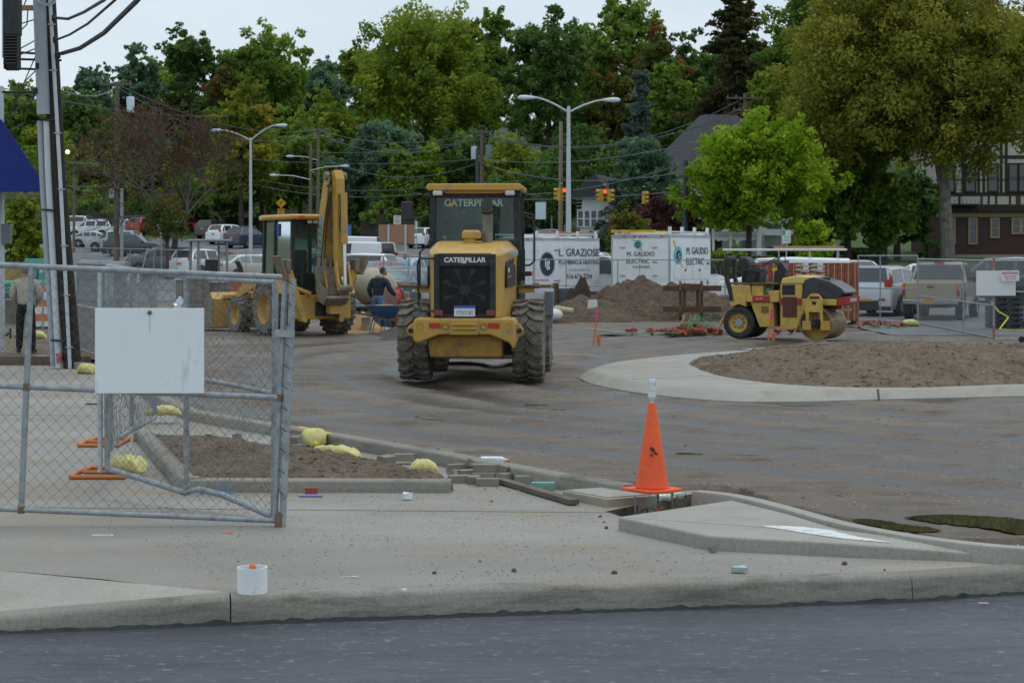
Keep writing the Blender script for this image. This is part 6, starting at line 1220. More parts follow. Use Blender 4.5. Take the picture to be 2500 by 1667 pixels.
# ---------------------------------------------------------------- red paver cubes behind the roller
M_RB = [mat('paver_red_%d' % i, c_, .85, var=.12, vs=9, bump=.2, bs=40) for i, c_ in enumerate(((.30, .085, .055), (.26, .075, .052), (.33, .10, .065)))]
M_STRAP = mat('tan_strap', (.42, .36, .17), .6); M_CARD = mat('kraft_card', (.52, .45, .36), .8, var=.1); M_FOIL = mat('wrap_white', (.70, .71, .72), .35, var=.1)
bm_ = [MB().bx(-.0955, .0955, -.046, .046, 0, .086).mesh('brick') for _ in M_RB]
for b_, mm in zip(bm_, M_RB): b_.materials.append(mm)
def paver_cube(label, x, y, z, rz, cols, rows, group, straps=True, side=False, card=False, meshes=bm_, core=M_RB[1], pal=True):
    t = thing('paver_cube', label, 'paver cube', (x, y, z), rz, group); rr = random.Random(int(abs(x) * 977 + z * 31) + cols); z0 = .11 if pal else .0
    if pal:
        for zz in (.0, .085): 
            for k in range(3): MB().bx(-cols * .1 + k * cols * .085, -cols * .1 + k * cols * .085 + cols * .03, 0, .92, zz, zz + .022).build('pallet_slat', M_PINE, t)
        for k in range(3): MB().bx(-cols * .1 + k * cols * .095, -cols * .1 + k * cols * .095 + .08, 0, .92, .022, .085).build('pallet_block', M_PINE, t)
    MB().bx(-cols * .1 + .01, cols * .1 - .01, .04, .92, z0, z0 + rows * .0875).build('stack_core', core, t)
    for r_ in range(rows):
        for c_ in range(cols):
            o = bpy.data.objects.new('brick', meshes[rr.randrange(len(meshes))]); COL.objects.link(o); o.parent = t; o.location = (-cols * .1 + .1 + c_ * .2 + rr.uniform(-.004, .004), rr.uniform(-.007, .006), z0 + r_ * .0878); o.rotation_euler = (0, 0, rr.uniform(-.02, .02))
        if side:
            for c_ in range(4):
                for sx in side:
                    o = bpy.data.objects.new('brick', meshes[rr.randrange(len(meshes))]); COL.objects.link(o); o.parent = t; o.location = (sx * (cols * .1 - .046) + rr.uniform(-.005, .005), .18 + c_ * .2, z0 + r_ * .0878); o.rotation_euler = (0, 0, R(90))
    if straps:
        for c_ in range(cols):
            x_ = -cols * .1 + .1 + c_ * .2 + rr.uniform(-.02, .02); MB().bx(x_ - .012, x_ + .012, -.058, -.0535, z0, z0 + rows * .0878 + .005).build('strap', M_STRAP, t)
    if card:
        for k in range(5):
            zz = z0 + rows * .0878 - .12 - k * .13
            for j in range(2):
                x0_ = -cols * .1 + .14 + j * cols * .088; MB().loft([[V((x0_ + u * cols * .082, -.062 - .02 * math.sin(u * 3.1), zz + dz_ + .025 * math.sin(u * 5 + k))) for u in (0, .25, .5, .75, 1)] for dz_ in (0, .062)], caps=False, closed=False).build('card_strip', M_CARD, t)
        for j in range(2): MB().loft([[V((-cols * .1 + .35 + j * .42 + u, -.07, z0 + rows * .0878 - w_)) for u in (0, .09, .16)] for w_ in (-.02, .12, .2)], caps=False, closed=False).build('foil_tab', M_FOIL, t)
    return t
for i, px in enumerate((1889, 1972, 2053)):
    q = gp(px, 54.6, .02)
    paver_cube(['red paver cube on a pallet directly behind the roller seat', 'red paver cube on a pallet hidden behind the roller cowl', 'red paver cube on a pallet next to the roller drum'][i], q.x, q.y, q.z, 0, 5, 9, None, side=(1,) if i == 2 else False)
    paver_cube(['upper red paver cube behind the roller steering wheel', 'upper red paver cube with curling card strips and foil tabs', 'upper red paver cube with yellow straps above the roller hood'][i], q.x, q.y, q.z + .90, 0, 5, 10, None, side=(1,) if i == 2 else False, card=(i == 1), pal=False)

# ---------------------------------------------------------------- loose bricks, boards, straps by the roller
def loose(n, cx, cy, rx_, ry_, h, label, group, meshes, seed, name='loose_brick', cat='brick'):
    rr = random.Random(seed)
    for k in range(n):
        a = rr.uniform(0, 6.28); q = rr.random() ** .6; x, y = cx + rx_ * q * math.cos(a), cy + ry_ * q * math.sin(a); z = G(y) + h * (1 - q) * rr.uniform(.35, 1)
        o = bpy.data.objects.new(name, meshes[rr.randrange(len(meshes))]); COL.objects.link(o); o.location = (x, y, z + .03); o.rotation_euler = (rr.uniform(-.7, .7), rr.uniform(-.6, .6), rr.uniform(0, 3.1)); tag(o, label, cat, group)
c = gp(1692, 47.5); loose(46, c.x, c.y, .78, .55, .28, 'loose red brick in the rubble behind the roller rear wheel', 'loose red bricks by the roller', bm_, 5)
c = gp(2150, 52.5); loose(20, c.x, c.y, .72, .35, .16, 'loose red brick in the strip of rubble along the fence foot', 'loose red bricks along the fence', bm_, 6)
c = gp(1590, 48.2); loose(9, c.x - .1, c.y, .62, .18, .10, 'red brick lying on the flat grey board', 'red bricks on the board', bm_, 8)
c = gp(1925, 48.8); loose(8, c.x, c.y, .5, .3, .08, 'red brick scrap under the roller frame', 'brick scraps under the roller', bm_, 9)
heap('rubble_heap', 'small dark rubble heap under the loose red bricks', gp(1705, 48).x, 48.0, 1.1, .8, [(0, 0, .34, .9, .7)], M_HEAP, 91, .12, 50)
o = thing('flat_board', 'flat grey warped board lying on the ground with bricks on it', 'board', gp(1562, 48.1, .03), -2)
MB().loft([[V((x, y, z)) for y, z in ((-.28, z0_), (.28, z0_), (.28, z0_ + .02), (-.28, z0_ + .02))] for x, z0_ in ((-1.3, .10), (-.9, .05), (-.5, .0), (.9, .0))]).build('sheet', mat('grey_board', (.26, .225, .20), .7, var=.15), o)
rr = random.Random(4)
for k in range(7):
    q = gp(1700 + rr.uniform(-45, 60), 47.6 + rr.uniform(-.3, .4)); o = thing('timber_offcut', 'broken pale timber offcut sticking out of the rubble', 'timber offcut', q + V((0, 0, .22)), rr.uniform(-40, 40), 'timber offcuts in the rubble'); tl_ = rr.uniform(20, 75)
    MB().beam((0, 0, -.2), (.42 * math.cos(R(tl_)), .1, .42 * math.sin(R(tl_)) - .1), .055, .03).build('offcut', M_PINE, o)
M_GST = mat('green_strap', (.14, .48, .24), .5, var=.1)
for k in range(16):
    far = k >= 12; ctr = gp(2150 if far else (1590 if k > 8 else 1710), 51 if far else 47.2); o = thing('plastic_strap', 'loop of pale green plastic strapping tangled on the rubble' if not far else 'length of green strapping on the dirt below the fence', 'strap', ctr, rr.uniform(-30, 30), 'green straps by the fence' if far else 'green straps on the rubble')
    L_ = rr.uniform(.5, 1.0); hh = .02 if (far or k > 8) else rr.uniform(.15, .5); x0_ = rr.uniform(-.5, .3)
    MB().loft([[V((x0_ + L_ * u, y_ + .12 * math.sin(5 * u + k), .06 + (0 if far or k > 8 else .12) + hh * math.sin(math.pi * u) * (1 - .4 * u) + dz_)) for dz_ in (0, .016)] for u, y_ in [(i / 8, rr.uniform(-.02, .02)) for i in range(9)]], caps=False, closed=False).build('strap', M_GST, o)
# survey stakes
M_STK = mat('stake_orange', (.70, .18, .06), .7); M_PKF = mat('pink_flag', (.80, .08, .22), .6)
for px, py, lab in ((1448, 838, 'orange survey stake with pink tip standing in the yard by the soil heap'), (1875, 830, 'orange survey stake with pink flag in front of the roller')):
    q = gr(px, py); o = thing('survey_stake', lab, 'stake', q, 0); MB().beam((0, 0, -.05), (.09, 0, .62), .035, .035).build('stake', M_STK, o); MB().beam((.072, -.002, .50), (.10, -.002, .76), .05, .045).build('flag', M_PKF, o)
    MB().cyl((.13, .02, -.05), (.13, .02, .17), .045, n=10).build('pipe_stub', M_STK, o)
o = thing('survey_flag', 'pink survey flag behind the gate post', 'flag', gr(668, 816)); MB().beam((0, 0, 0), (0, 0, .55), .012, .012).build('wire', M_STEEL, o); MB().bx(-.03, .05, -.01, .01, .35, .62).build('flag', M_PKF, o)

# ---------------------------------------------------------------- grey paver cubes, timber and machine on the left
M_GP = [mat('paver_grey_%d' % i, c_, .85, var=.12, vs=9) for i, c_ in enumerate(((.22, .20, .18), (.26, .235, .205), (.19, .175, .16)))]
gm_ = [MB().bx(-.0955, .0955, -.046, .046, 0, .086).mesh('brick') for _ in M_GP]
for b_, mm in zip(gm_, M_GP): b_.materials.append(mm)
for i, (px, d, cols, rows, lab) in enumerate(((470, 57.5, 5, 15, 'grey paver cube with white wrap behind the gate board'), (542, 58.0, 5, 14, 'grey paver cube with white wrap beside the orange compressor'), (632, 58.5, 5, 15, 'grey paver cube with white wrap beside the backhoe front wheel'))):
    q = gp(px, d); t_ = paver_cube(lab, q.x, q.y, q.z, 4, cols, rows, None, straps=False, meshes=gm_, core=M_GP[0])
    MB().loft([[V((x_, -.07 - .01 * math.sin(x_ * 9), .11 + rows * .0878 + w_)) for x_ in np.linspace(-cols * .1 - .02, cols * .1 + .02, 8)] for w_ in (-.16, -.08, .02)], caps=False, closed=False).build('wrap_skirt', M_FOIL, t_); MB().bx(-cols * .1 - .02, cols * .1 + .02, -.06, .95, .12 + rows * .0878, .135 + rows * .0878).build('wrap_top', M_FOIL, t_)
o = thing('air_compressor', 'orange-red metal cabinet between the grey paver cubes', 'cabinet', gp(586, 56.5), 5); MB().bx(-.28, .28, -.2, .3, .02, 1.5).build('cabinet', mat('orange_red', (.45, .10, .06), .6, dirt=(.3, .12, .08), dcov=.4), o, bevel=.02); MB().bx(-.2, .2, -.215, -.201, .75, .8).build('label_strip', M_CARD, o)
for k in range(10):
    o = thing('rusty_pallet_board', 'brown broken pallet board in the heap beside the backhoe bucket', 'board', gp(500 + 9 * (k % 5), 55.6 + .1 * k, .08 + .085 * (k // 2)), rr.uniform(-12, 12), 'broken pallet boards by the bucket'); MB().bx(-.55, .5, -.07, .07, 0, .03).build('board', M_BRN, o)
o = thing('foil_bundle', 'crumpled silver foil bundle behind the gate board', 'foil bundle', gp(440, 54.5), 0); q = MB().sphere((0, 0, .36), (.26, .24, .40), 14, 12); rv = random.Random(2); q.v = [tuple(V(p) * (1 + rv.uniform(-.12, .12))) for p in q.v]; q.build('foil', mat('silver_foil', (.55, .57, .60), .25, metal=.7, var=.2, vs=12, bump=.8, bs=10), o)
o = thing('sand_bag_heap', 'tan plywood sheets piled beside the foil bundle', 'plywood pile', gp(405, 55.2), 10)
for k in range(5): MB().box((.06 * k, 0, .12 + .09 * k), (.75 - .05 * k, .6, .05), Matrix.Rotation(R(6 * (k % 3) - 5), 3, 'Y')).build('sheet', mat('plywood_tan', (.50, .36, .22), .8, var=.12), o)
o.name = 'plywood_pile'
# small machine with canopy frame
ml = thing('compact_loader', 'compact yellow machine with grey canopy frame behind the gate rail', 'compact loader', gp(510, 61.5), 25)
M_GRF = mat('canopy_grey', (.22, .235, .245), .55)
for x in (-.5, .5):
    for y in (-.45, .5): MB().tube([(x, y, .9), (x * .94, y * .95, 2.45)], .045, 8).build('canopy_post', M_GRF, ml, smooth=True)
MB().loft([[V((x * s, y * s, z)) for x, y in ((-.62, -.6), (.62, -.6), (.62, .65), (-.62, .65))] for s, z in ((.98, 2.45), (1, 2.48), (.96, 2.53))]).build('canopy_roof', M_GRF, ml, bevel=.02)
MB().bx(-.6, .6, -.9, .9, .45, 1.05).build('hull', M_YEL, ml, bevel=.04); MB().bx(-.45, .45, -.95, -.5, 1.05, 1.35).build('rear_cover', M_GRF, ml, bevel=.05); MB().box((0, -.1, 1.3), (.42, .4, .1)).build('seat', M_BLK, ml, bevel=.03); MB().box((0, -.3, 1.6), (.42, .1, .55)).build('seat_back', M_BLK, ml, bevel=.03)
for x in (-.62, .62):
    for y in (-.55, .55): tyre(ml, V((x, y, .33)), .33, .22, 16, deep=.03, out=1 if x > 0 else -1)
o = thing('operator_station', 'black machine seat standing behind the backhoe cab', 'operator station', gp(612, 60), 20)
MB().bx(-.3, .3, -.3, .3, .0, 1.05).build('pedestal', M_YEL, o, bevel=.03); MB().loft([[V((x, y, z)) for x, z in ((-.25, 1.05), (.25, 1.05), (.25, 1.15), (-.25, 1.15))] for y in (-.25, .25)]).build('cushion', M_BLK, o, bevel=.03); MB().loft([[V((x + u, y, 1.15 + w_)) for x, y in ((-.3, -.22), (-.2, -.22), (-.2, .22), (-.3, .22))] for u, w_ in ((0, 0), (-.1, .5), (-.18, .68))]).build('seat_back', mat('brown_black', (.04, .034, .032), .7), o, bevel=.03)
# teal form panels and crates far left
o = thing('form_crate', 'ochre plywood crate behind the man in the beige shirt', 'crate', gp(48, 56), 4); MB().bx(-.75, .75, 0, 1.0, .9, 1.75).build('crate', mat('ochre_ply', (.46, .30, .10), .8, var=.15), o); MB().bx(-.78, .78, -.03, 1.03, 1.75, 1.82).build('lid', M_GREY, o); MB().bx(-.7, .7, .1, .9, 0, .9).build('base', M_MUDST, o)
o = thing('teal_cabinet', 'teal painted steel cabinet with a black coiled hose on its side', 'cabinet', gp(88, 55.4), 2); MB().bx(-.33, .33, 0, .7, .0, 1.92).build('cabinet', mat('teal_paint', (.12, .40, .33), .55, var=.08), o, bevel=.01); MB().tube([(-.08 + .14 * math.cos(a), -.02, 1.5 + .22 * math.sin(a)) for a in np.linspace(0, 2 * math.pi, 20)[:-1]], .02, 6, closed=True).build('coiled_hose', M_BLK, o); MB().bx(.1, .24, -.012, -.001, 1.5, 1.75).build('notice', M_WHT, o)
for k in range(3): MB().cyl((-.9, -.4 - .05 * k, .95 + .12 * k), (.9, -.45, .95 + .12 * k), .09, n=10).build('teal_pipe', MATS['teal_paint'], o, smooth=True)
br = thing('traffic_barrel', 'orange and white striped traffic barrel behind the utility pole', 'traffic barrel', gp(104, 52))
for k in range(5): MB().lathe([(.24 - .012 * k, .2 * k), (.228 - .012 * k, .2 * (k + 1))], 20).build('band', (M_STK if k % 2 else M_WHT), br, smooth=True)
MB().lathe([(.001, 1.0), (.18, 1.0)], 16).build('lid', M_STK, br); MB().lathe([(.3, 0), (.3, .05), (.2, .06)], 20).build('base', M_BLK, br); MB().sphere((0, 0, 1.1), (.09, .05, .1), 10, 8).build('warning_lamp', M_ORA, br)
# soil strip and timber edging where the man stands
sl = struct(grid_sheet('soil_strip', np.linspace(-14, -7.7, 60), np.linspace(36.1, 47, 60), lambda X, Y: .11 + fbm(X * 3, Y * 3, 77) * .06 - .3 * np.clip((X + 8.0), 0, 1), M_SOIL))
e = thing('timber_edging', 'brown weathered timber edging board along the soil where the man stands', 'edging board', (-14, 36.0, 0)); MB().bx(0, 5.95, -.04, .04, -.02, .17).build('board', mat('weathered_timber', (.14, .11, .085), .85, var=.25, stretch=(.5, 3, 3)), e)

# ---------------------------------------------------------------- foreground: cone, pipe stub, vault, bricks, bags, litter
M_CONE = mat('cone_orange', (.86, .115, .028), .5, var=.07, vs=5, dirt=(.35, .09, .04), dcov=.22, ds=9)
cz = .15; cc = g0(1592, 1240); cn = thing('traffic_cone', 'orange traffic cone standing on steel pins over the open pit', 'traffic cone', cc + V((0, 0, cz)), 28)
prof = [(.185, .018), (.136, .02), (.130, .05), (.030, .69), (.026, .70), (.020, .70)]
MB().lathe(prof[1:], 40).build('cone_body', M_CONE, cn, smooth=30)
bs = MB(); N = 8; rg_ = lambda z, s: [V((x * s, y * s, z + .006 * math.sin(x * 20 + y * 9))) for x, y in ((-.18, -.18), (-.06, -.185), (.06, -.185), (.18, -.18), (.185, 0), (.18, .18), (0, .185), (-.18, .18), (-.185, 0))]
bs.loft([rg_(-.012, .98), rg_(.004, 1.0), rg_(.016, .98)]).build('base_plate', M_CONE, cn, bevel=.004)
for x, y, z, w in ((-.055, -.086, .335, .022), (-.02, -.083, .30, .016), (-.07, -.10, .29, .012)): MB().box((x, y - .004, z), (w * 2, .012, w), Matrix.Rotation(R(35), 3, 'Y')).build('scuff_mark', mat('scuff_black', (.06, .03, .025), .7), cn)
for k, (px, py) in enumerate(((1551, 1254), (1587, 1252), (1606, 1236), (1641, 1243))):
    q = g0(px, py); o = thing('steel_pin', 'galvanised steel pin holding up the traffic cone', 'steel pin', q + V((0, 0, -.40)), 0, 'pins under the cone'); MB().cyl((0, 0, 0), (0, 0, .40 + cz - .012), .0085, n=8).build('rod', mat('pin_grey', (.16, .19, .22), .5, metal=.4), o, smooth=True)
bt = thing('water_bottle', 'clear plastic water bottle pushed upside down on the cone tip', 'bottle', cc + V((0, 0, cz + .695)))
M_PET = mat('clear_plastic', (.62, .68, .72), .15, var=.25, vs=25, coat=.5, bump=.5, bs=30)
MB().lathe([(.012, 0), (.014, .02), (.03, .045), (.033, .06), (.031, .10), (.033, .12), (.030, .135), (.033, .15), (.031, .165), (.032, .18), (.026, .20), (.001, .197)], 20).build('bottle_body', M_PET, bt, smooth=50); MB().lathe([(.0335, .055), (.0335, .10)], 20).build('label_band', M_WHT, bt, smooth=True)
MB().lathe([(.016, -.004), (.016, .012)], 14).build('cap', M_WHT, bt)
pv = thing('pipe_stub', 'short white plastic pipe stub standing behind the front kerb', 'pipe', g0(616, 1450, .0)); M_PVC = mat('pvc_white', (.86, .87, .87), .4, var=.04, dirt=(.40, .36, .30), dcov=.15, ds=8)
MB().lathe([(.086, -.1), (.090, -.1), (.090, .165), (.084, .165), (.084, -.1)], 32).build('pipe', M_PVC, pv, smooth=30); MB().sphere((0, .01, .155), (.022, .022, .03), 12, 8).cyl((0, .01, -.05), (0, .01, .15), .02, n=10).build('orange_marker', M_STK, pv, smooth=True)
vt = thing('utility_vault', 'square concrete utility vault lid beside the traffic cone', 'vault', (0, 0, 0)); c4 = [g0(1373, 1197, .07), g0(1482, 1217, .07), g0(1604, 1208, .07), g0(1494, 1188, .07)]; ce = sum(c4, V()) / 4
def q4(s, z): return [V(((p.x - ce.x) * s, (p.y - ce.y) * s, z)) for p in c4]
vt.location = (ce.x, ce.y, 0); MB().loft([q4(1, -.3), q4(1, .062), q4(.985, .07)]).build('vault_box', mat('vault_tan', (.36, .33, .255), .75, var=.1, dirt=(.2, .17, .13), dcov=.3), vt, bevel=.006); MB().loft([q4(.90, .0705), q4(.90, .078)]).build('lid', M_ISLE, vt, bevel=.003)
o = thing('wood_plank', 'dark weathered plank lying from the brick pile to the vault', 'plank', g0(1221, 1180)); e_ = g0(1402, 1234) - g0(1221, 1180); MB().beam((0, 0, .03), e_ + V((0, 0, .03)), .09, .04).build('plank', mat('old_plank', (.13, .11, .085), .85, var=.25), o)
o = thing('kerb_inlet_frame', 'dark iron inlet frame set in the kerb end behind the cone', 'inlet frame', g0(1530, 1192, .05), -20); MB().bx(-.22, .25, -.06, .06, .0, .06).build('frame', M_RUST, o, bevel=.005)
# loose grey pavers
M_GB = [mat('grey_paver_%d' % i, c_, .85, var=.14, vs=14, bump=.2, bs=60) for i, c_ in enumerate(((.235, .215, .18), (.205, .19, .165), (.265, .245, .205)))]
GBM = [MB().bx(-.10, .10, -.05, .05, 0, .068).mesh('paver') for _ in M_GB]
for b_, mm in zip(GBM, M_GB): b_.materials.append(mm)
heapL = 'grey concrete paver in the loose pile beside the long kerb'; bedL = 'single grey concrete paver lying on the strip behind the planting bed'
for px, py, rzz, lift, tx, lab, grp in ((728, 1100, 70, 0, 0, bedL, 'pavers on the strip'), (735, 1085, 20, .0, 0, bedL, 'pavers on the strip'), (722, 1097, 80, .07, 0, bedL, 'pavers on the strip'), (692, 1090, 85, 0, 0, bedL, 'pavers on the strip'), (906, 1098, 80, 0, 80, bedL, 'pavers on the strip'), (573, 1072, 85, 0, 80, bedL, 'pavers on the strip'),
    (1083, 1122, 50, .04, 45, 'broken paver leaning against the long kerb', None), (943, 1142, 60, .05, 8, 'grey paver on the edge of the planting bed', None), (985, 1132, 5, .03, 0, 'grey paver lying behind the planting bed soil', None),
    (1118, 1150, 20, 0, 0, heapL, 'pavers in the pile'), (1122, 1178, 10, 0, 0, heapL, 'pavers in the pile'), (1105, 1165, 70, 0, 60, heapL, 'pavers in the pile'), (1158, 1180, 85, 0, 0, heapL, 'pavers in the pile'), (1182, 1170, -4, .07, 0, heapL, 'pavers in the pile'), (1190, 1186, -3, .0, 0, heapL, 'pavers in the pile'), (1182, 1172, -6, .0, 0, heapL, 'pavers in the pile'), (1160, 1150, 60, .05, 20, heapL, 'pavers in the pile'), (1236, 1172, 65, .0, 0, heapL, 'pavers in the pile'), (1232, 1168, 70, .06, 12, heapL, 'pavers in the pile'), (1285, 1180, -8, 0, 0, heapL, 'pavers in the pile'), (1325, 1174, 4, 0, 0, heapL, 'pavers in the pile'), (1145, 1164, 30, .0, 0, heapL, 'pavers in the pile')):
    o = bpy.data.objects.new('paver', GBM[(px + py) % 3]); COL.objects.link(o); o.location = g0(px, py) + V((0, 0, lift)); o.rotation_euler = (R(tx), R(tx * .1), R(rzz)); tag(o, lab, 'paver', grp)
o = bpy.data.objects.new('paver', MB().bx(-.10, .10, -.05, .05, 0, .068).mesh('paver')); COL.objects.link(o); o.data.materials.append(mat('teal_splash', (.16, .42, .36), .7, dirt=(.25, .23, .19), dcov=.6, ds=14)); o.location = g0(1326, 1196); o.rotation_euler = (0, 0, R(-4)); tag(o, 'grey paver splashed with teal paint beside the plank', 'paver')
for px, py, rzz in ((1135, 1140, 10), (1215, 1158, 15), (760, 1207, 3)):
    o = bpy.data.objects.new('red_brick_piece', bm_[0]); COL.objects.link(o); o.location = g0(px, py); o.rotation_euler = (0, 0, R(rzz)); o.scale = (.55, .8, .7); tag(o, 'broken red brick piece lying among the loose pavers' if px > 900 else 'red brick piece under the planting bed kerb', 'brick', 'red brick pieces among the pavers' if px > 900 else None)
# yellow sand bags
M_BAG = mat('sandbag_yellow', (.60, .54, .20), .5, var=.14, vs=6, dirt=(.42, .32, .17), dcov=.32, ds=9, bump=.7, bs=16)
def bag(label, loc, rz, L=.40, W=.24, H=.15, tie=True, tip=0):
    t = thing('sand_bag', label, 'sand bag', loc, rz); n, m = 16, 18; vs = []; rr = random.Random(int(loc[0] * 971) + 5)
    for i in range(m + 1):
        u = -1 + 2 * i / m; e = (1 - abs(u) ** 3.2); wv = W / 2 * (.30 + .70 * e) * (1 + .06 * math.sin(7 * u)); h = H * (.10 + .90 * e ** .8)
        for k in range(n):
            a = 2 * math.pi * k / n; cy, sy = math.cos(a), math.sin(a); z = (h * .5 + h * .5 * math.copysign(abs(sy) ** .8, sy)) ; z = max(z, 0)
            vs.append(V((u * L / 2 + rr.uniform(-.006, .006), wv * math.copysign(abs(cy) ** .75, cy) + rr.uniform(-.012, .012), z + rr.uniform(-.010, .010))))
    b = MB(); b.loft([vs[i * n:(i + 1) * n] for i in range(m + 1)]); b.build('sack', M_BAG, t, smooth=80)
    if tie: MB().sphere((-L / 2 - .01, 0, .035), (.03, .035, .03), 8, 6).build('tied_neck', mat('bag_tie', (.70, .52, .03), .5), t, smooth=180)
    if tip: t.rotation_euler.y = R(tip)
    return t
bag('yellow sand bag on the pavement at the foot of the utility pole', g0(212, 912), -35, .38, .26, .18); bag('flattened yellow sand bag at the back corner of the planting bed', g0(402, 1033) + V((0, 0, .1)), 4, .42, .22, .12); bag('yellow sand bag lying on the orange foot under the bent rail', g0(315, 1160) + V((0, 0, .04)), -48, .50, .25, .15)
bag('upright knotted yellow sand bag standing beside the strip pavers', g0(768, 1088), 100, .34, .26, .19); bag('long slumped yellow sand bag spilling over the planting bed edge', g0(818, 1118) + V((0, 0, .02)), -30, .62, .20, .11, False); bag('yellow sand bag with brown stain at the right tip of the planting bed', g0(1034, 1165) + V((0, 0, .0)), 8, .30, .24, .17, False)
bag('small yellow sand bag on the soil beside the man in beige', gp(92, 43.5, .1), 0, .42, .3, .18); bag('yellow sand bag against the corner post of the fence', gp(2222, 53.5), 5, .55, .3, .2, False)
# litter
def item(name, label, cat, loc, rz=0): return thing(name, label, cat, loc, rz)
o = item('foam_tube', 'lavender foam tube lying below the planting bed kerb', 'foam tube', g0(759, 1213), 2); MB().cyl((-.10, 0, .012), (.10, 0, .012), .011, n=10).build('tube', mat('lavender', (.34, .27, .72), .6), o, smooth=True)
for k in range(4):
    o = thing('blue_twine', 'strand of bright blue twine tangled under the bent rail', 'twine', g0(452 + 14 * k, 1206 + 2 * k), 0, 'blue twine strands'); r3 = random.Random(k); MB().tube([(-.1 + .05 * i, r3.uniform(-.04, .04), .012 + r3.uniform(0, .05)) for i in range(9)], .004, 5).build('strand', mat('blue_twine', (.05, .22, .62), .6), o)
def lying_bottle(label, loc, rz, L, r, m, cm, name='bottle'):
    t = item(name, label, 'bottle', loc, rz); T = Matrix.Translation((0, 0, r)) @ Matrix.Rotation(R(90), 4, 'Y'); MB().lathe([(.001, -L / 2), (r, -L / 2), (r, L * .25), (r * .4, L * .42), (r * .4, L * .5)], 14, T).build('bottle_body', m, t, smooth=50); MB().lathe([(r * .45, L * .46), (r * .45, L * .54), (.001, L * .54)], 12, T).build('cap', cm, t)
lying_bottle('clear drink bottle with orange cap lying in the paver pile', g0(1208, 1150) + V((0, 0, .07)), -3, .26, .036, M_PET, M_ORA); lying_bottle('brown bottle lying across the pavers', g0(1175, 1160) + V((0, 0, .05)), 4, .2, .032, mat('brown_glass', (.20, .09, .03), .3), M_WHT)
lying_bottle('white cup lying by the vault lid', g0(1458, 1193), 40, .12, .038, mat('cup_white', (.66, .62, .60), .6), M_RED, 'cup')
lying_bottle('crushed drink can in the pit behind the cone', g0(1628, 1224, -.02), 10, .14, .033, mat('can_grey', (.45, .55, .5), .4, metal=.3, var=.4, vs=30), M_ORA, 'drink_can'); lying_bottle('green and white drink can at the pit edge', g0(1655, 1219, -.01), -5, .13, .034, mat('can_green', (.40, .52, .40), .4, metal=.3, var=.5, vs=30), M_BLK, 'drink_can')
for k, (px, py) in enumerate(((1585, 1250), (1600, 1243), (1572, 1252), (1612, 1250))):
    o = thing('cable_loop', 'loop of electrical cable rising out of the open pit', 'cable', g0(px, py) + V((0, 0, -.10)), 20 * k, 'cable loops in the pit'); MB().tube([(.07 * math.cos(a), .02 * math.sin(3 * a), .05 + .09 * math.sin(a)) for a in np.linspace(0, 2 * math.pi, 16)[:-1]], .006, 5, closed=True).build('loop', (M_RUST, mat('green_cable', (.12, .30, .12), .6), M_RUST, M_RED)[k], o)
def scrap(name, label, cat, loc, rz, w, d, h, m, sd=0):
    o = item(name, label, cat, loc, rz); r3 = random.Random(sd + 3); q = MB().bx(-w / 2, w / 2, -d / 2, d / 2, 0, h); q.v = [tuple(V(p) + V((r3.uniform(-.25, .25) * w * .5, r3.uniform(-.25, .25) * d * .5, r3.uniform(0, .4) * h))) for p in q.v]; q.build('piece', m, o); return o
scrap('paper_scrap', 'crumpled white and black paper on the concrete below the bed', 'paper', g0(995, 1220), 20, .07, .05, .05, M_WHT, 1); scrap('foam_block', 'pale blue foam block on the dusty concrete', 'foam block', g0(1805, 1398), 5, .09, .05, .035, mat('pale_blue_foam', (.40, .50, .52), .7), 2)
o = item('plastic_spoon', 'white plastic spoon lying behind the front kerb', 'spoon', g0(852, 1410), 10); MB().loft([[V((-.06 + .12 * u, w_ * s_ , .004 + .006 * math.sin(3 * u))) for s_ in (-1, 1)] for u, w_ in ((0, .004), (.3, .005), (.65, .004), (.75, .011), (.9, .013), (1, .005))], caps=False, closed=False).build('spoon', M_WHT, o)
scrap('orange_scrap', 'small orange plastic scrap on the concrete', 'scrap', g0(557, 1301), 5, .07, .02, .006, M_STK, 4); scrap('plastic_strip', 'white plastic strip on the concrete below the gate', 'strip', g0(250, 1308), 8, .13, .02, .008, M_WHT, 5); scrap('paper_scrap', 'white paper scrap on the face of the front kerb', 'paper', g0(986, 1442, .014), 8, .03, .02, .01, M_WHT, 6)
scrap('concrete_chunk', 'pale concrete chunk lying against the wedge island', 'concrete chunk', g0(1912, 1345), 5, .07, .05, .03, M_ISLE, 7); scrap('concrete_chunk', 'grey concrete chunk on the pavement before the wedge island', 'concrete chunk', g0(1741, 1348), 25, .05, .04, .03, M_CURB, 8); scrap('iron_slot_cover', 'dark slotted drain cover in the pavement behind the gate', 'drain cover', g0(232, 987), 0, .22, .16, .012, M_RUST, 9)
scrap('wood_chip', 'flat wooden lath in the puddle of the dirt yard', 'lath', gr(1310, 990), 0, .28, .05, .015, M_BRN, 10); scrap('leaf_litter', 'pink paper scrap on the new asphalt', 'paper', g0(2400, 1472, -.15), 0, .06, .03, .003, mat('pink_paper', (.55, .42, .40), .7), 11)
def clod(name, label, cat, loc, rz, r, sd):
    o = item(name, label, cat, loc, rz); r3 = random.Random(sd); q = MB().sphere((0, 0, r * .5), (r * 1.5, r, r * .8), 8, 6); q.v = [tuple(V(p) + V([r3.uniform(-.3, .3) * r for _ in range(3)])) for p in q.v]; q.build('clod', M_SOIL, o); return o
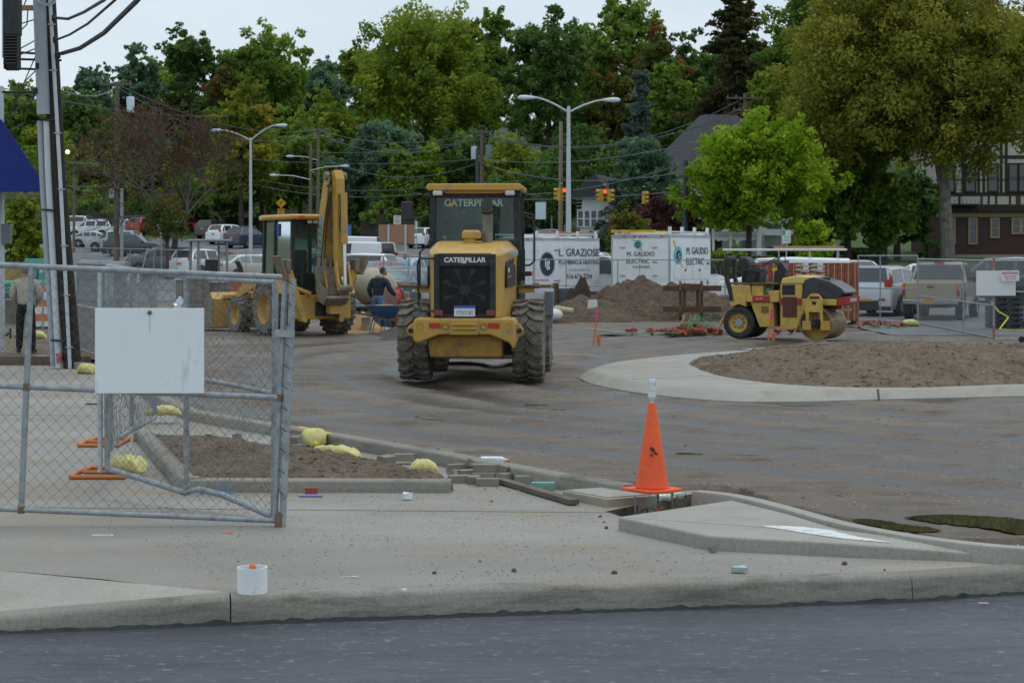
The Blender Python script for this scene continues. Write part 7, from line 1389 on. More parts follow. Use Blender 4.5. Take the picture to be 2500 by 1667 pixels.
for k, (px, py) in enumerate(((1475, 1275), (1465, 1262), (1480, 1290), (1255, 1395), (1172, 1371), (1060, 1400), (1500, 1400), (2062, 1378), (2160, 1392), (1200, 1225))):
    clod('dirt_clod', 'dark clod of dirt dropped on the dusty pavement', 'clod', g0(px, py), k * 31, .008 + .003 * (k % 4), 20 + k)['group'] = 'dirt clods on the pavement'
# fine grit too small to count
def grit(name, n, poly, m, smin, smax, seed, zf, kind='stuff'):
    r = np.random.default_rng(seed); xs_ = [p[0] for p in poly]; ys_ = [p[1] for p in poly]; X = r.uniform(min(xs_), max(xs_), n * 3); Y = r.uniform(min(ys_), max(ys_), n * 3)
    k = inside(poly, X, Y) & (fbm(X * 1.1, Y * 1.1, seed) + r.uniform(-.25, .25, X.shape) > -.02); X, Y = X[k][:n], Y[k][:n]; n = len(X); s = smin + (smax - smin) * r.random(n) ** 4; Zg = zf(X, Y)
    oc = np.array([[1, 0, 0], [-.6, .8, 0], [-.5, -.8, 0], [.1, 0, .55]]); rot = r.uniform(0, 6.28, n); c_, s_ = np.cos(rot), np.sin(rot); jit = r.uniform(.5, 1.3, (n, 4, 3)); O = oc[None] * jit
    Vx = np.stack([X[:, None] + (O[..., 0] * c_[:, None] - O[..., 1] * s_[:, None]) * s[:, None], Y[:, None] + (O[..., 0] * s_[:, None] + O[..., 1] * c_[:, None]) * s[:, None], Zg[:, None] + O[..., 2] * s[:, None]], -1).reshape(-1, 3)
    b = (np.arange(n) * 4)[:, None]; f = np.concatenate([b + np.array([0, 1, 3]), b + np.array([1, 2, 3]), b + np.array([2, 0, 3])]); o = link(name, np_mesh(name, Vx, f), m); stuff(o); return o
M_CRUMB = mat('dark_crumb', (.10, .085, .068), .9, var=.4, vs=3)
apr = [(-1.6, 11.35), (0, 11.65), (2.5, 12.1), (3.2, 12.5), (1.6, 13.4), (.9, 15.2), (.1, 16.2), (-2.6, 16.1), (-3.2, 14.2)]
tag(grit('scattered_grit', 8000, apr, M_CRUMB, .0015, .011, 3, lambda X, Y: X * 0), 'scattered dark grit and crumbs on the concrete apron', 'grit'); tag(grit('strip_grit', 1500, [(-.5, 16.3), (.8, 15.9), (-.5, 18.0), (-2, 20), (-3.4, 21.2), (-1.9, 18.9)], M_CRUMB, .003, .018, 4, lambda X, Y: X * 0), 'dark crumbs on the strip behind the planting bed', 'grit')
tag(grit('rubble_bits', 420, [(-.7, 16.6), (.9, 15.7), (.2, 16.5), (-.9, 18.0), (-1.3, 18.2)], M_GB[0], .008, .045, 14, lambda X, Y: X * 0), 'small broken bits of paver around the loose pile', 'rubble')
tag(grit('yard_stones', 9000, [(1.2, 14.5), (6, 15), (11, 30), (12, 44), (-8, 44), (-5, 28)], M_GB[2], .003, .026, 6, lambda X, Y: zdirt(X, Y)), 'small pale and dark stones strewn over the dirt yard', 'stones')
tag(grit('yard_clods', 5000, [(1.2, 14.5), (6, 15), (11, 30), (12, 46), (-8, 46), (-5, 28)], M_CRUMB, .003, .030, 16, lambda X, Y: zdirt(X, Y)), 'small dark clods of mud strewn over the dirt yard', 'clods')
tag(grit('soil_crumbs', 5200, bedpoly, M_SOIL, .006, .04, 8, zbed), 'soil crumbs covering the planting bed', 'soil crumbs'); tag(grit('mulch_crumbs', 9000, mul, M_SOIL, .01, .06, 9, zmul), 'mulch crumbs covering the round island', 'mulch')
# puddles: still water lying in the dirt
M_WAT = mat('muddy_water', (.06, .052, .034), .02, var=.15, vs=2, spec=.6)
rj = random.Random(12)
for pts in ([(2205, 1262), (2260, 1256), (2330, 1255), (2420, 1259), (2500, 1266), (2580, 1276), (2640, 1292), (2560, 1306), (2500, 1305), (2455, 1296), (2400, 1287), (2340, 1280), (2275, 1275)], [(2072, 1269), (2110, 1265), (2165, 1270), (2215, 1281), (2265, 1286), (2305, 1295), (2240, 1300), (2185, 1293), (2130, 1283)]):
    w = smooth_line([tuple(g0(a, b, .049)[:2]) for a, b in pts + pts[:1]], 1)[:-1]; w = resample(w + w[:1], .05)[:-1]
    m2 = MB(); m2.add([V((x + rj.uniform(-.025, .025), y + rj.uniform(-.02, .02), .049)) for x, y in w], [tuple(range(len(w)))]); struct(m2.build('puddle', M_WAT))
for bx_, by_, rx0, ry0 in ((.45, 25.9, .6, .4), (1.85, 19.7, .25, .25), (-1.1, 24.1, .5, .35)):
    zz = float(np.percentile(zdirt(bx_ + rx0 * .7 * np.cos(np.linspace(0, 6.28, 24)), by_ + ry0 * .7 * np.sin(np.linspace(0, 6.28, 24))), 58))
    m2 = MB(); m2.add([V((bx_ + rx0 * 1.1 * math.cos(a), by_ + ry0 * 1.1 * math.sin(a), zz)) for a in np.linspace(0, 2 * math.pi, 41)[:-1]], [tuple(range(40))]); struct(m2.build('puddle', M_WAT))
yp = [g0(a, b, .1235) for a, b in ((722, 1042), (800, 1060), (812, 1056), (735, 1040))]; struct(MB().add(yp, [(0, 1, 2, 3)]).build('kerb_paint_patch', m_yl))

# ---------------------------------------------------------------- poles, lamps, cables, signals, signs
M_WOOD = mat('pole_wood', (.16, .125, .10), .9, var=.25, vs=3, stretch=(4, 4, .4), bump=.4, bs=12); M_WOODD = mat('dark_pole_wood', (.035, .028, .024), .9, var=.3, vs=3, stretch=(4, 4, .4)); M_COND = mat('conduit_white', (.56, .60, .63), .5, var=.06, dirt=(.42, .44, .46), dcov=.3); M_CONDG = mat('conduit_grey', (.36, .40, .44), .5, var=.05); M_CAB = mat('cable_black', (.03, .032, .036), .6); M_POLE = mat('lamp_pole_paint', (.55, .58, .60), .5, var=.06, dirt=(.36, .34, .31), dcov=.35, ds=3); M_LUM = mat('luminaire', (.60, .68, .74), .4, var=.05)
UD = 35.0
up = thing('utility_pole', 'leaning dark utility pole with white conduits and a red paint mark at its foot', 'utility pole', g0(165, 898))
b0 = up.location.copy()
def up_(px, py, d=UD): return P(px, py, d) - b0
MB().tube([up_(178, 905), up_(140, 417), up_(118, 0), up_(104, -260)], [.17, .15, .14, .13], 16).build('shaft', M_WOODD, up, smooth=True)
MB().tube([up_(171, 900, UD - .22), up_(146, 417, UD - .22), up_(122, 0, UD - .22), up_(108, -260, UD - .22)], .034, 10).build('slim_conduit', M_COND, up, smooth=True)
MB().tube([up_(144, 898, UD - .1), up_(118, 420, UD - .1), up_(114, 292, UD - .1)], .062, 12).build('conduit', M_COND, up, smooth=True); MB().tube([up_(131, 895, UD + .02), up_(103, 420, UD + .02), up_(98, 296, UD + .02)], .058, 12).build('conduit', M_CONDG, up, smooth=True)
MB().tube([up_(107, 280, UD - .12), up_(97, 0, UD - .12), up_(90, -260, UD - .12)], .125, 16).build('wide_guard', M_CONDG, up, smooth=True)
MB().tube([up_(146, 886, UD - .11), up_(144, 862, UD - .11)], .066, 12).build('red_paint_mark', mat('red_spray', (.42, .05, .08), .7, dirt=(.5, .5, .52), dcov=.5, ds=14), up, smooth=True)
for x, y in ((118, 512), (140, 830), (112, 292)): MB().tube([up_(x - 16, y, UD - .18), up_(x + 16, y + 2, UD - .2)], .02, 8).build('strap_band', M_BLK, up)
for y, x in ((60, 126), (172, 130), (325, 141), (462, 150), (600, 157), (720, 163), (848, 169)): MB().box(up_(x, y, UD - .26), (.14, .03, .02)).build('conduit_clip', M_STEEL, up)
for (x0, y0, x1, y1) in ((40, 128, 140, 135), (40, 145, 150, 148), (5, 225, 95, 225), (45, 168, 95, 170)): MB().cyl(up_(x0, y0), up_(x1, y1), .022, n=8).build('bracket_arm', M_BLK, up)
for y, x in ((45, 132), (98, 134), (135, 142), (162, 92), (222, 86)): MB().box(up_(x, y, UD - .2), (.08, .10, .12)).build('cable_clamp', M_BLK, up, bevel=.02)
for k, (r_, mm) in enumerate(((.17, M_LUM), (.13, mat('coil_green', (.25, .42, .32), .6)))): MB().tube([up_(115 + r_ * 130 * math.cos(a), -2 + r_ * 90 * math.sin(a), UD - .3 - .03 * k) for a in np.linspace(0, 2 * math.pi, 20)[:-1]], .014, 6, closed=True).build('cable_coil', mm, up)
MB().box(up_(64, 20), (.26, .1, .09)).build('cross_arm', mat('arm_orange_wood', (.42, .25, .10), .8), up)
def cable(label, pts, r, group, m=M_CAB, sag=0):
    pts = [V(p) for p in pts]
    if len(pts) == 2: a, b = pts; pts = [a.lerp(b, t) - V((0, 0, 4 * sag * t * (1 - t))) for t in np.linspace(0, 1, 17)]
    o = thing('overhead_cable', label, 'cable', pts[0], 0, group); MB().tube([p - pts[0] for p in pts], r, 5).build('strand', m, o, smooth=True); return o
for pts, r in (([(130, 44, 34.8), (165, 47, 33.5), (205, 30, 31.5), (255, 0, 28), (330, -70, 24)], .028), ([(134, 99, 34.8), (170, 85, 33.5), (215, 58, 31.5), (282, 0, 28), (350, -80, 24)], .022), ([(150, 131, 34.8), (195, 118, 33), (255, 80, 30), (335, 2, 26), (400, -80, 23)], .040)):
    cable('heavy black cable sweeping up from the leaning utility pole', [P(*p) for p in pts], r, 'heavy cables on the leaning pole')
for pts in ([(84, 230, 35), (60, 300, 40), (5, 330, 48)], [(82, 235, 35), (50, 260, 40), (15, 295, 48)], [(68, 25, 35), (66, 60, 35.5), (48, 78, 36)], [(90, 170, 35), (60, 200, 38), (20, 290, 44)], [(85, 48, 35), (40, 62, 34)], [(84, 100, 35), (30, 130, 34)], [(84, 120, 35), (40, 138, 34)], [(64, 0, 35), (48, 40, 36)], [(90, 130, 35.2), (55, 210, 40), (10, 300, 50)]):
    cable('thin black cable fanning left from the leaning utility pole', [P(*p) for p in pts], .012, 'thin cables on the leaning pole')
# building corner at the left edge: white post, blue awning, black louvred shutter box
aw = thing('blue_awning', 'bright blue fabric awning on a frame at the building edge', 'awning', P(4, 470, 37.5)); M_AWN = mat('awning_blue', (.010, .028, .20), .75, var=.12, vs=4); b1 = aw.location.copy()
def aw_(px, py, d=37.5): return P(px, py, d) - b1
MB().loft([[aw_(-120, 470), aw_(102, 468), aw_(102, 440), aw_(4, 292), aw_(-120, 292)], [aw_(-120, 470, 39), aw_(102, 468, 39), aw_(102, 440, 39), aw_(4, 292, 39), aw_(-120, 292, 39)]]).build('canopy', M_AWN, aw, bevel=.01)
for k in range(4): MB().beam(aw_(4, 472 + 4 * k), aw_(99, 472 + 4 * k), .1, .012).build('soffit_slat', M_MUDST, aw)
o = thing('white_post', 'weathered white post carrying the blue awning', 'post', g0(4, 872)); MB().cyl((-.02, 0, 0), (-.05, 0, 5.6), .09, n=12).build('shaft', M_COND, o, smooth=True); MB().bx(.02, .2, -.1, .05, 2.35, 2.75).build('meter_box', M_GREY, o); MB().cyl((.09, -.02, .45), (.16, -.02, .5), .02, n=8).bx(.17, .2, -.04, .0, .38, .6).build('latch', M_BLK, o)
lv = thing('louvred_shutter', 'black louvred vent box hanging high at the building edge', 'vent box', P(26, 168, 34)); b2 = lv.location.copy(); MB().bx(-.14, .13, 0, .3, .62, 2.4).build('box', M_BLK, lv, bevel=.01)
for k in range(11): MB().box((-.005 - .0015 * k, .12, .60 - .055 * k), (.235, .26, .022), Matrix.Rotation(R(-25), 3, 'X')).build('louvre', M_BLKP, lv)
MB().bx(-.16, -.141, .0, .3, .2, 2.4).build('wall_strip', M_COND, lv); MB().bx(-.135, -.12, .02, .28, .0, .62).bx(.10, .115, .02, .28, .0, .62).build('side_rail', M_BLK, lv)

def lamp_post(label, px, d, top_py, arms, base_r=.10):
    b = gp(px, d); o = thing('street_lamp', label, 'street lamp', b); zt = P(px, top_py, d).z - b.z; MB().cyl((0, 0, 0), (0, 0, zt), base_r, base_r * .55, n=12).build('pole', M_POLE, o, smooth=True); MB().cyl((0, 0, zt), (0, 0, zt + .05), .05, n=8).build('pole_cap', M_POLE, o)
    for ax, ay, jy in arms:   # tip px offset, tip py, joint py
        e = P(px + ax, ay, d) - b; j = V((0, 0, P(px, jy, d).z - b.z)); c_ = V((e.x * .62, 0, e.z - .02)); pts = [(j * (1 - t) ** 2 + c_ * (2 * t * (1 - t)) + e * t * t) for t in np.linspace(0, 1, 12)]; MB().tube(pts, .045, 8).build('arm', M_POLE, o, smooth=True)
        s = 1 if ax > 0 else -1; MB().loft([[e + V((s * u, w_ * math.cos(a), h_ * math.sin(a) - .01)) for a in np.linspace(0, 2 * math.pi, 11)[:-1]] for u, w_, h_ in ((-.12, .05, .05), (.05, .10, .085), (.35, .14, .12), (.58, .12, .11), (.70, .04, .04))]).build('lamp_head', M_LUM, o, smooth=60)
    return o
lamp_post('tall white street lamp with two arms behind the plumbing truck', 1388, 88, 262, ((-88, 238, 275), (90, 244, 275)), .15); lamp_post('white street lamp with two arms beside the bare red tree', 612, 130, 338, ((-72, 318, 343), (65, 306, 343)), .14)
def wood_pole(label, px, d, top, w=.16, arms=(), m=M_WOOD, lamps=(), cans=()):
    b = gp(px, d); o = thing('utility_pole', label, 'utility pole', b); zt = P(px, top, d).z - b.z; MB().cyl((0, 0, -.3), (.05, 0, zt), w, w * .72, n=10).build('shaft', m, o, smooth=True)
    for py, hw_ in arms:
        z = P(px, py, d).z - b.z; MB().box((0, -.12, z), (hw_ * 2, .10, .12)).build('cross_arm', m, o)
        for x in (-.9, -.45, .45, .9): MB().cyl((x * hw_, -.12, z + .06), (x * hw_, -.12, z + .22), .035, n=6).build('insulator', M_GREY, o)
    for ax, py in lamps:
        z = P(px, py, d).z - b.z; e = V((ax * d / F, -.2, z)); MB().tube([V((0, -.1, z - .35)), V((e.x * .5, -.15, z - .05)), e], .04, 6).build('lamp_arm', M_POLE, o, smooth=True); s = 1 if ax > 0 else -1; MB().loft([[e + V((s * u, w_ * math.cos(a), h_ * math.sin(a))) for a in np.linspace(0, 6.283, 9)[:-1]] for u, w_, h_ in ((-.1, .05, .05), (.3, .14, .11), (.6, .05, .05))]).build('lamp_head', M_LUM, o, smooth=60)
    for ax, py, hh, mm in cans:
        z = P(px, py, d).z - b.z; x = ax * d / F; MB().lathe([(.001, -hh / 2), (.24, -hh / 2), (.25, hh / 2), (.2, hh / 2 + .08), (.001, hh / 2 + .1)], 14, Matrix.Translation((x, -.2, z))).build('transformer', mm, o, smooth=40); MB().cyl((x, -.2, z + hh / 2), (x, -.2, z + hh / 2 + .35), .04, n=6).build('bushing', M_GREY, o)
    return o
wood_pole('weathered wooden utility pole beside the silver coupe', 284, 118, 200, .19, ((206, 1.0),), cans=((36, 258, .9, M_LUM),)); o = [x for x in COL.objects if x.get('label', '').startswith('weathered wooden')][0]; MB().tube([(.36, -.1, 0), (.36, -.1, 5.2)], .1, 8).build('grey_conduit', M_CONDG, o); MB().bx(-.42, -.1, -.2, 0, 4.6, 5.2).build('meter_box', M_CONDG, o)
wood_pole('slim brown pole with lamp arms to both sides beyond the digging boom', 757, 150, 347, .15, lamps=((-80, 428), (78, 406))); wood_pole('tall brown pole with one lamp arm and a crossarm beyond the backhoe', 776, 165, 312, .17, ((317, 1.1),), lamps=((-60, 382),))
wood_pole('brown pole with two transformer cans above the loader cab', 1175, 150, 318, .18, ((322, .9),), cans=((-17, 375, .95, mat('can_pale', (.45, .50, .53), .5)), (18, 372, .95, mat('can_slate', (.16, .19, .22), .5)))); wood_pole('dark grey steel pole under the pale transformer', 1164, 148, 362, .17, m=mat('steel_dark', (.06, .07, .085), .6)); wood_pole('wooden pole with crossarm above the dark roof', 1817, 132, 228, .16, ((240, 1.3), (270, .8)))
wood_pole('dark steel signal pole in front of the purple maple', 1671, 104, 392, .19, m=MATS['steel_dark']); wood_pole('thin wooden pole with a lit orange lamp beside the red shrubs', 180, 150, 355, .11); wood_pole('broken pale tree snag behind the tall lamp', 1368, 150, 297, .2, m=mat('snag_wood', (.30, .23, .17), .9))
o = thing('lit_lamp', 'glowing orange lamp on the thin wooden pole', 'lamp', P(165, 371, 149.5)); MB().sphere((0, 0, 0), .16, 12, 8).build('bulb', mat('sodium_glow', (1, .45, .18), .5, var=.02, emit=6), o, smooth=180); MB().tube([(0, 0, .15), (.2, 0, .3), (.48, .3, .1)], .03).build('arm', M_CAB, o)
wires = [((0, 214, 100), (560, 283, 140), .5), ((284, 205, 118), (776, 318, 165), 1.2), ((284, 212, 118), (776, 326, 165), 1.8), ((776, 318, 165), (1175, 322, 150), 1.0), ((776, 325, 165), (1175, 330, 150), 1.6), ((776, 372, 165), (1175, 340, 150), .4), ((1175, 322, 150), (1817, 240, 132), 2.2), ((1175, 328, 150), (1817, 262, 132), 1.9), ((1175, 336, 150), (1817, 272, 132), 1.5), ((776, 378, 165), (1175, 395, 150), 1.6), ((600, 388, 150), (1175, 388, 150), .4), ((1175, 388, 150), (1671, 355, 104), .6), ((1175, 398, 150), (1671, 420, 104), .9), ((1060, 455, 140), (1671, 400, 104), 1.1), ((640, 455, 160), (1010, 475, 150), .5), ((1010, 472, 150), (1671, 466, 104), .5), ((150, 395, 80), (284, 395, 118), .1), ((150, 452, 80), (284, 452, 118), .1), ((1671, 352, 104), (1817, 290, 132), .3), ((640, 440, 160), (1060, 455, 150), .6), ((130, 215, 50), (284, 210, 118), .4)]
for a, b, s in wires: cable('thin dark overhead line strung between the street poles', [P(*a), P(*b)], .03, 'overhead lines along the street', mat('line_grey', (.10, .11, .12), .5), sag=s)
# traffic signals
M_SIG = mat('signal_yellow', (.55, .34, .05), .5, var=.06); M_SRED = mat('signal_red_lit', (1, .05, .02), .4, var=.02, emit=3); M_SDK = mat('signal_dark_lens', (.03, .03, .03), .3)
def signal(label, px, py, d, heads):
    o = thing('traffic_signal', label, 'traffic signal', P(px, py, d)); MB().cyl((0, 0, .35), (0, 0, 1.0), .025, n=6).build('hanger', M_CAB, o); MB().cyl((0, 0, .62), (0, 0, .72), .06, n=8).build('hanger_joint', M_SIG, o)
    for dx, rot, lit in heads:
        M_ = Matrix.Translation((dx, 0, 0)) @ Matrix.Rotation(R(rot), 4, 'Z')
        q = MB().bx(-.14, .14, -.10, .10, -.38, .38); q.v = [tuple(M_ @ V(p)) for p in q.v]; q.build('housing', M_SIG, o, bevel=.02)
        for k in range(3):
            z = .25 - .25 * k; MB().lathe([(.001, 0), (.095, 0)], 14, M_ @ Matrix.Translation((0, -.104, z)) @ Matrix.Rotation(R(90), 4, 'X')).build('lens', M_SRED if (lit and k == 0) else M_SDK, o)
            vz = MB(); vz.loft([[M_ @ V((.115 * math.cos(a), -.10 - u, z + .115 * math.sin(a))) for a in np.linspace(R(-20), R(200), 9)] for u in (0, .2)], caps=False, closed=False); vz.build('visor', M_SIG, o)
    return o
signal('yellow traffic signal with two heads, its front head lit red, beside the tall lamp', 1371, 475, 112, ((-.17, -80, 0), (.17, 0, 1))); signal('yellow three-headed traffic signal lit red over the electrician truck', 1477, 478, 112, ((-.27, -70, 0), (0, 0, 1), (.27, 70, 0))); signal('single yellow traffic signal seen from the side before the purple maple', 1572, 483, 112, ((0, 75, 0),))
# signs
M_SW = mat('sign_white', (.66, .68, .66), .6, var=.04); M_SY = mat('sign_yellow', (.70, .40, .02), .6, var=.04)
def post_sign(label, px, py, d, w, h, m, cat='sign', rot=0, diamond=False, name='road_sign', pm=M_STEEL):
    b = gp(px, d); z = P(px, py, d).z - b.z; o = thing(name, label, cat, b, rot); MB().bx(-.03, .03, 0, .05, -.2, z + h / 2).build('post', pm, o)
    if diamond: MB().prism([(0, z - h / 2), (w / 2, z), (0, z + h / 2), (-w / 2, z)], -.03, -.005, 'y').build('panel', m, o)
    else: MB().bx(-w / 2, w / 2, -.03, -.005, z - h / 2, z + h / 2).build('panel', m, o, bevel=.01)
    return o, z
INK = M_BLK
o, z = post_sign('white one way sign with arrow beside the slim tree trunk', 394, 573, 108, .46, .60, M_SW); text('ONE', .19, INK, o, (0, -.033, z + .17), RB); text('WAY', .19, INK, o, (0, -.033, z - .02), RB); MB().bx(-.15, .1, -.034, -.031, z - .22, z - .18).add([(.08, -.033, z - .26), (.18, -.033, z - .20), (.08, -.033, z - .14)], [(0, 1, 2)]).build('arrow', INK, o)
o, z = post_sign('yellow diamond curve warning sign with a 20 plate', 686, 496, 178, 1.0, 1.0, M_SY, diamond=True); MB().bx(-.33, .33, -.03, -.005, z - 1.12, z - .52).build('speed_plate', M_SY, o); text('20', .42, INK, o, (0, -.035, z - .75), RB); text('M.P.H.', .15, INK, o, (0, -.035, z - 1.02), RB); MB().beam((-.1, -.035, z - .25), (-.1, -.035, z + .0), .004, .10).beam((-.1, -.035, z), (.12, -.035, z + .05), .004, .10).beam((.1, -.035, z + .02), (.1, -.035, z + .25), .004, .1).build('curve_arrow', INK, o)
o, z = post_sign('white speed limit 30 sign above the plywood board', 970, 537, 160, .62, .76, M_SW); text('SPEED', .14, INK, o, (0, -.033, z + .27), RB); text('LIMIT', .14, INK, o, (0, -.033, z + .13), RB); text('30', .38, INK, o, (0, -.033, z - .15), RB)
pb = thing('plywood_board_sign', 'blank plywood board on two white posts beside the street', 'board sign', gp(968, 122), 4); z = P(968, 572, 122).z - G(122)
MB().bx(-1.16, 1.16, .0, .03, z - .62, z + .62).build('plywood', mat('pink_plywood', (.38, .205, .13), .8, var=.16, vs=4, stretch=(.5, 1, 4)), pb)
for x in (-.52, .58): MB().bx(x - .06, x + .06, -.11, -.002, -.2, z + .63).build('post', M_COND, pb)
o, z = post_sign('slim white marker post with cap right of the plywood board', 1016, 550, 116, .16, .5, M_COND, 'post', name='marker_post')
o, z = post_sign('green and white parking notice sign behind the roller', 1920, 579, 92, .42, .62, M_SW); MB().bx(-.21, -.06, -.034, -.031, z + .1, z + .31).build('green_square', mat('sign_green', (.02, .35, .22), .6), o); text('NO', .14, MATS['sign_green'], o, (0, -.034, z), RB); text('PARKING', .075, MATS['sign_green'], o, (0, -.034, z - .16), RB)
o, z = post_sign('blue information sign by the black vehicle beyond the boom', 850, 562, 150, .5, .85, mat('sign_blue', (.06, .18, .48), .6)); o, z = post_sign('small pale notice on a post beside the sign board', 1864, 562, 110, .34, .3, M_SW)
sb = thing('shop_sign_board', 'white double sign board with scalloped edge between white posts on the lawn', 'sign board', gp(1798, 104)); z = P(1798, 578, 104).z - G(104)
for x in (-1.28, -.32, 1.18): MB().bx(x - .07, x + .07, -.07, .07, -.2, z + .42).build('post', M_WHT, sb)
for x0_, x1_, tx in ((-1.2, -.38, 'INSURANCE'), (-.24, 1.1, 'ADVANCED')):
    MB().prism([(x0_, z + .28), (x1_, z + .28), (x1_, z - .12), ((x0_ * .25 + x1_ * .75), z - .26), ((x0_ + x1_) / 2, z - .2), ((x0_ * .75 + x1_ * .25), z - .26), (x0_, z - .12)], -.03, .03, 'y').build('board', M_SW, sb); text(tx, .16 if x0_ < -1 else .24, mat('letter_brown', (.20, .10, .08), .6), sb, ((x0_ + x1_) / 2, -.034, z + .04), RB)
for k in range(4): o = thing('concrete_barrier', 'low pale concrete barrier block along the far side of the street', 'barrier', gp(842 + 36 * k, 166 - k), 0, 'barrier blocks along the street'); MB().prism([(-.3, 0), (.3, 0), (.16, .3), (.1, .62), (-.1, .62), (-.16, .3)], -.6, .6, 'x').build('block', M_ISLE, o)
for px, lab in ((318, 'white folded sandwich board in the car park entrance'), (338, 'white sandwich board leaf beside the folded one')): o = thing('sandwich_board', lab, 'sandwich board', gp(px, 100), 0); MB().beam((0, 0, 0), (0, .1, .65), .42 if px == 318 else .2, .03, (0, 1, 0)).build('board', M_WHT, o)
o = thing('yellow_pole', 'leaning pale yellow pole beside the sandwich boards', 'pole', gp(338, 98)); MB().cyl((0, 0, 0), (.48, 0, 1.9), .03, n=6).build('rod', mat('pale_yellow', (.5, .46, .26), .6), o)
# stacked black pallets and caution tape at the right edge
for k in range(7): o = thing('black_pallet', ('lowest', 'second', 'third', 'fourth', 'fifth', 'sixth', 'topmost')[k] + ' black plastic pallet, counted upwards, in the stack behind the rolling gate', 'pallet', gp(2452, 52, .02 + .145 * k), 3, 'stacked black pallets'); MB().bx(-.42, .42, -.4, .4, 0, .03).bx(-.42, .42, -.4, .4, .09, .13).build('deck', M_BLKP, o); [MB().bx(x - .06, x + .06, -.38, .38, .031, .089).build('runner', M_BLKP, o) for x in (-.36, 0, .36)]
cable('yellow caution tape sagging from the pallets to the ground', [gp(2420, 51, .75), gp(2438, 50.8, .5), gp(2462, 50.5, .35), gp(2440, 50, .05), gp(2480, 49.5, .03), gp(2560, 49.5, .06)], .02, None, mat('caution_yellow', (.62, .55, .05), .6))['category'] = 'tape'

# ---------------------------------------------------------------- buildings
M_BRKD = mat('dark_brick', (.085, .045, .042), .9, var=.18, vs=2.5, dirt=(.06, .036, .034), dcov=.5, ds=8); M_STUC = mat('cream_stucco', (.50, .47, .40), .85, var=.06, bump=.2, bs=8); M_TIM = mat('dark_timber', (.035, .026, .022), .8, var=.2); M_TANF = mat('tan_frame', (.34, .28, .175), .7); M_PANE = mat('window_dark', (.018, .022, .024), .08, var=.3, spec=.8); M_STONE = mat('stone_base', (.34, .30, .23), .85, var=.1); M_ROOF = mat('slate_roof', (.055, .055, .062), .85, var=.15, vs=3, bump=.3, bs=6); M_SIDE = mat('white_siding', (.60, .62, .63), .7, var=.04)
def win(p, x, z, w, h, y, fm, frame=.11, sash=True):
    f = MB(); f.bx(x - w / 2 - frame, x - w / 2, y - .09, y, z - h / 2 - frame, z + h / 2 + frame); f.bx(x + w / 2, x + w / 2 + frame, y - .09, y, z - h / 2 - frame, z + h / 2 + frame); f.bx(x - w / 2, x + w / 2, y - .09, y, z + h / 2, z + h / 2 + frame); f.bx(x - w / 2, x + w / 2, y - .12, y, z - h / 2 - frame, z - h / 2)
    if sash: f.bx(x - w / 2, x + w / 2, y - .05, y, z - .03, z + .03)
    o = f.build('window', fm, p); MB().bx(x - w / 2, x + w / 2, y - .03, y - .004, z - h / 2, z + h / 2).build('pane', M_PANE, o)
TD = 140; tb = thing('tudor_building', 'half-timbered building with cream upper storeys over dark brick at the right edge', 'building', gp(2287, TD), -3); b3 = tb.location.copy(); zz = lambda py: P(0, py, TD).z - b3.z; xx = lambda px: (px - 2287) * TD / F
MB().bx(0, 16, 0, 12, zz(622), zz(518)).build('brick_wall', M_BRKD, tb); MB().bx(-.1, 16.1, -.12, 12, -.6, zz(622)).build('stone_base', M_STONE, tb); MB().bx(-.15, 16.2, -.35, 12, zz(500), zz(240)).build('stucco_wall', M_STUC, tb); MB().bx(-.25, 16.3, -.5, 12, zz(518), zz(500)).build('floor_beam', M_TIM, tb); MB().bx(-.03, 16, -.06, -.001, zz(530), zz(519)).build('string_course', M_TANF, tb)
for px, y0_, y1_ in ((2321, 532, 597), (2374, 532, 597), (2427, 532, 582), (2478, 532, 572), (2500, 532, 572), (2560, 532, 580)): win(tb, xx(px), (zz(y0_) + zz(y1_)) / 2, .46, zz(y0_) - zz(y1_) - .22, -.001, M_TANF)
for px in (2316, 2366, 2420, 2470, 2492, 2540): win(tb, xx(px), (zz(400) + zz(470)) / 2, .62, zz(400) - zz(470) - .2, -.36, M_TIM)
for py, t_ in ((475, .26), (440, .10), (385, .26), (330, .2)): MB().bx(-.16, 16.2, -.39, -.352, zz(py) - t_ / 2, zz(py) + t_ / 2).build('timber_rail', M_TIM, tb)
for px in (2290, 2340, 2393, 2410, 2428, 2461, 2478, 2484, 2520, 2570, 2640): MB().bx(xx(px) - .07, xx(px) + .07, -.394, -.353, zz(499), zz(476)).build('timber_stud', M_TIM, tb)
for px in (2300, 2348, 2386, 2398, 2440, 2452, 2510): MB().bx(xx(px) - .10, xx(px) + .10, -.397, -.354, zz(474), zz(245)).build('timber_stud', M_TIM, tb)
fe = MB()
for k in range(9): fe.beam((xx(2325) + .1 * k, -.7, zz(480) + .45 * k), (xx(2325) + .1 * k + .5, -.7, zz(480) + .45 * k), .04, .04)
fe.beam((xx(2325), -.7, zz(482)), (xx(2325) + .9, -.7, zz(482) + 4), .05, .05).beam((xx(2325) + .5, -.7, zz(482)), (xx(2325) + 1.4, -.7, zz(482) + 4), .05, .05); stuff(fe.build('fire_escape_ladder', M_BLK, tb)); MB().bx(xx(2312), xx(2382), -1.3, -.4, zz(503), zz(499)).build('fire_escape_deck', M_BLK, tb)
for k in range(8): MB().cyl((xx(2312) + .3 * k, -1.28, zz(499)), (xx(2312) + .3 * k, -1.28, zz(488)), .02, n=5).build('railing_bar', M_BLK, tb)
MB().bx(xx(2312), xx(2330), -.6, -.1, zz(596), zz(581)).build('air_conditioner', M_GREY, tb, bevel=.03); MB().prism([(-1, zz(240)), (13, zz(240)), (6, zz(150))], -.8, 17, 'x').build('roof', M_ROOF, tb)
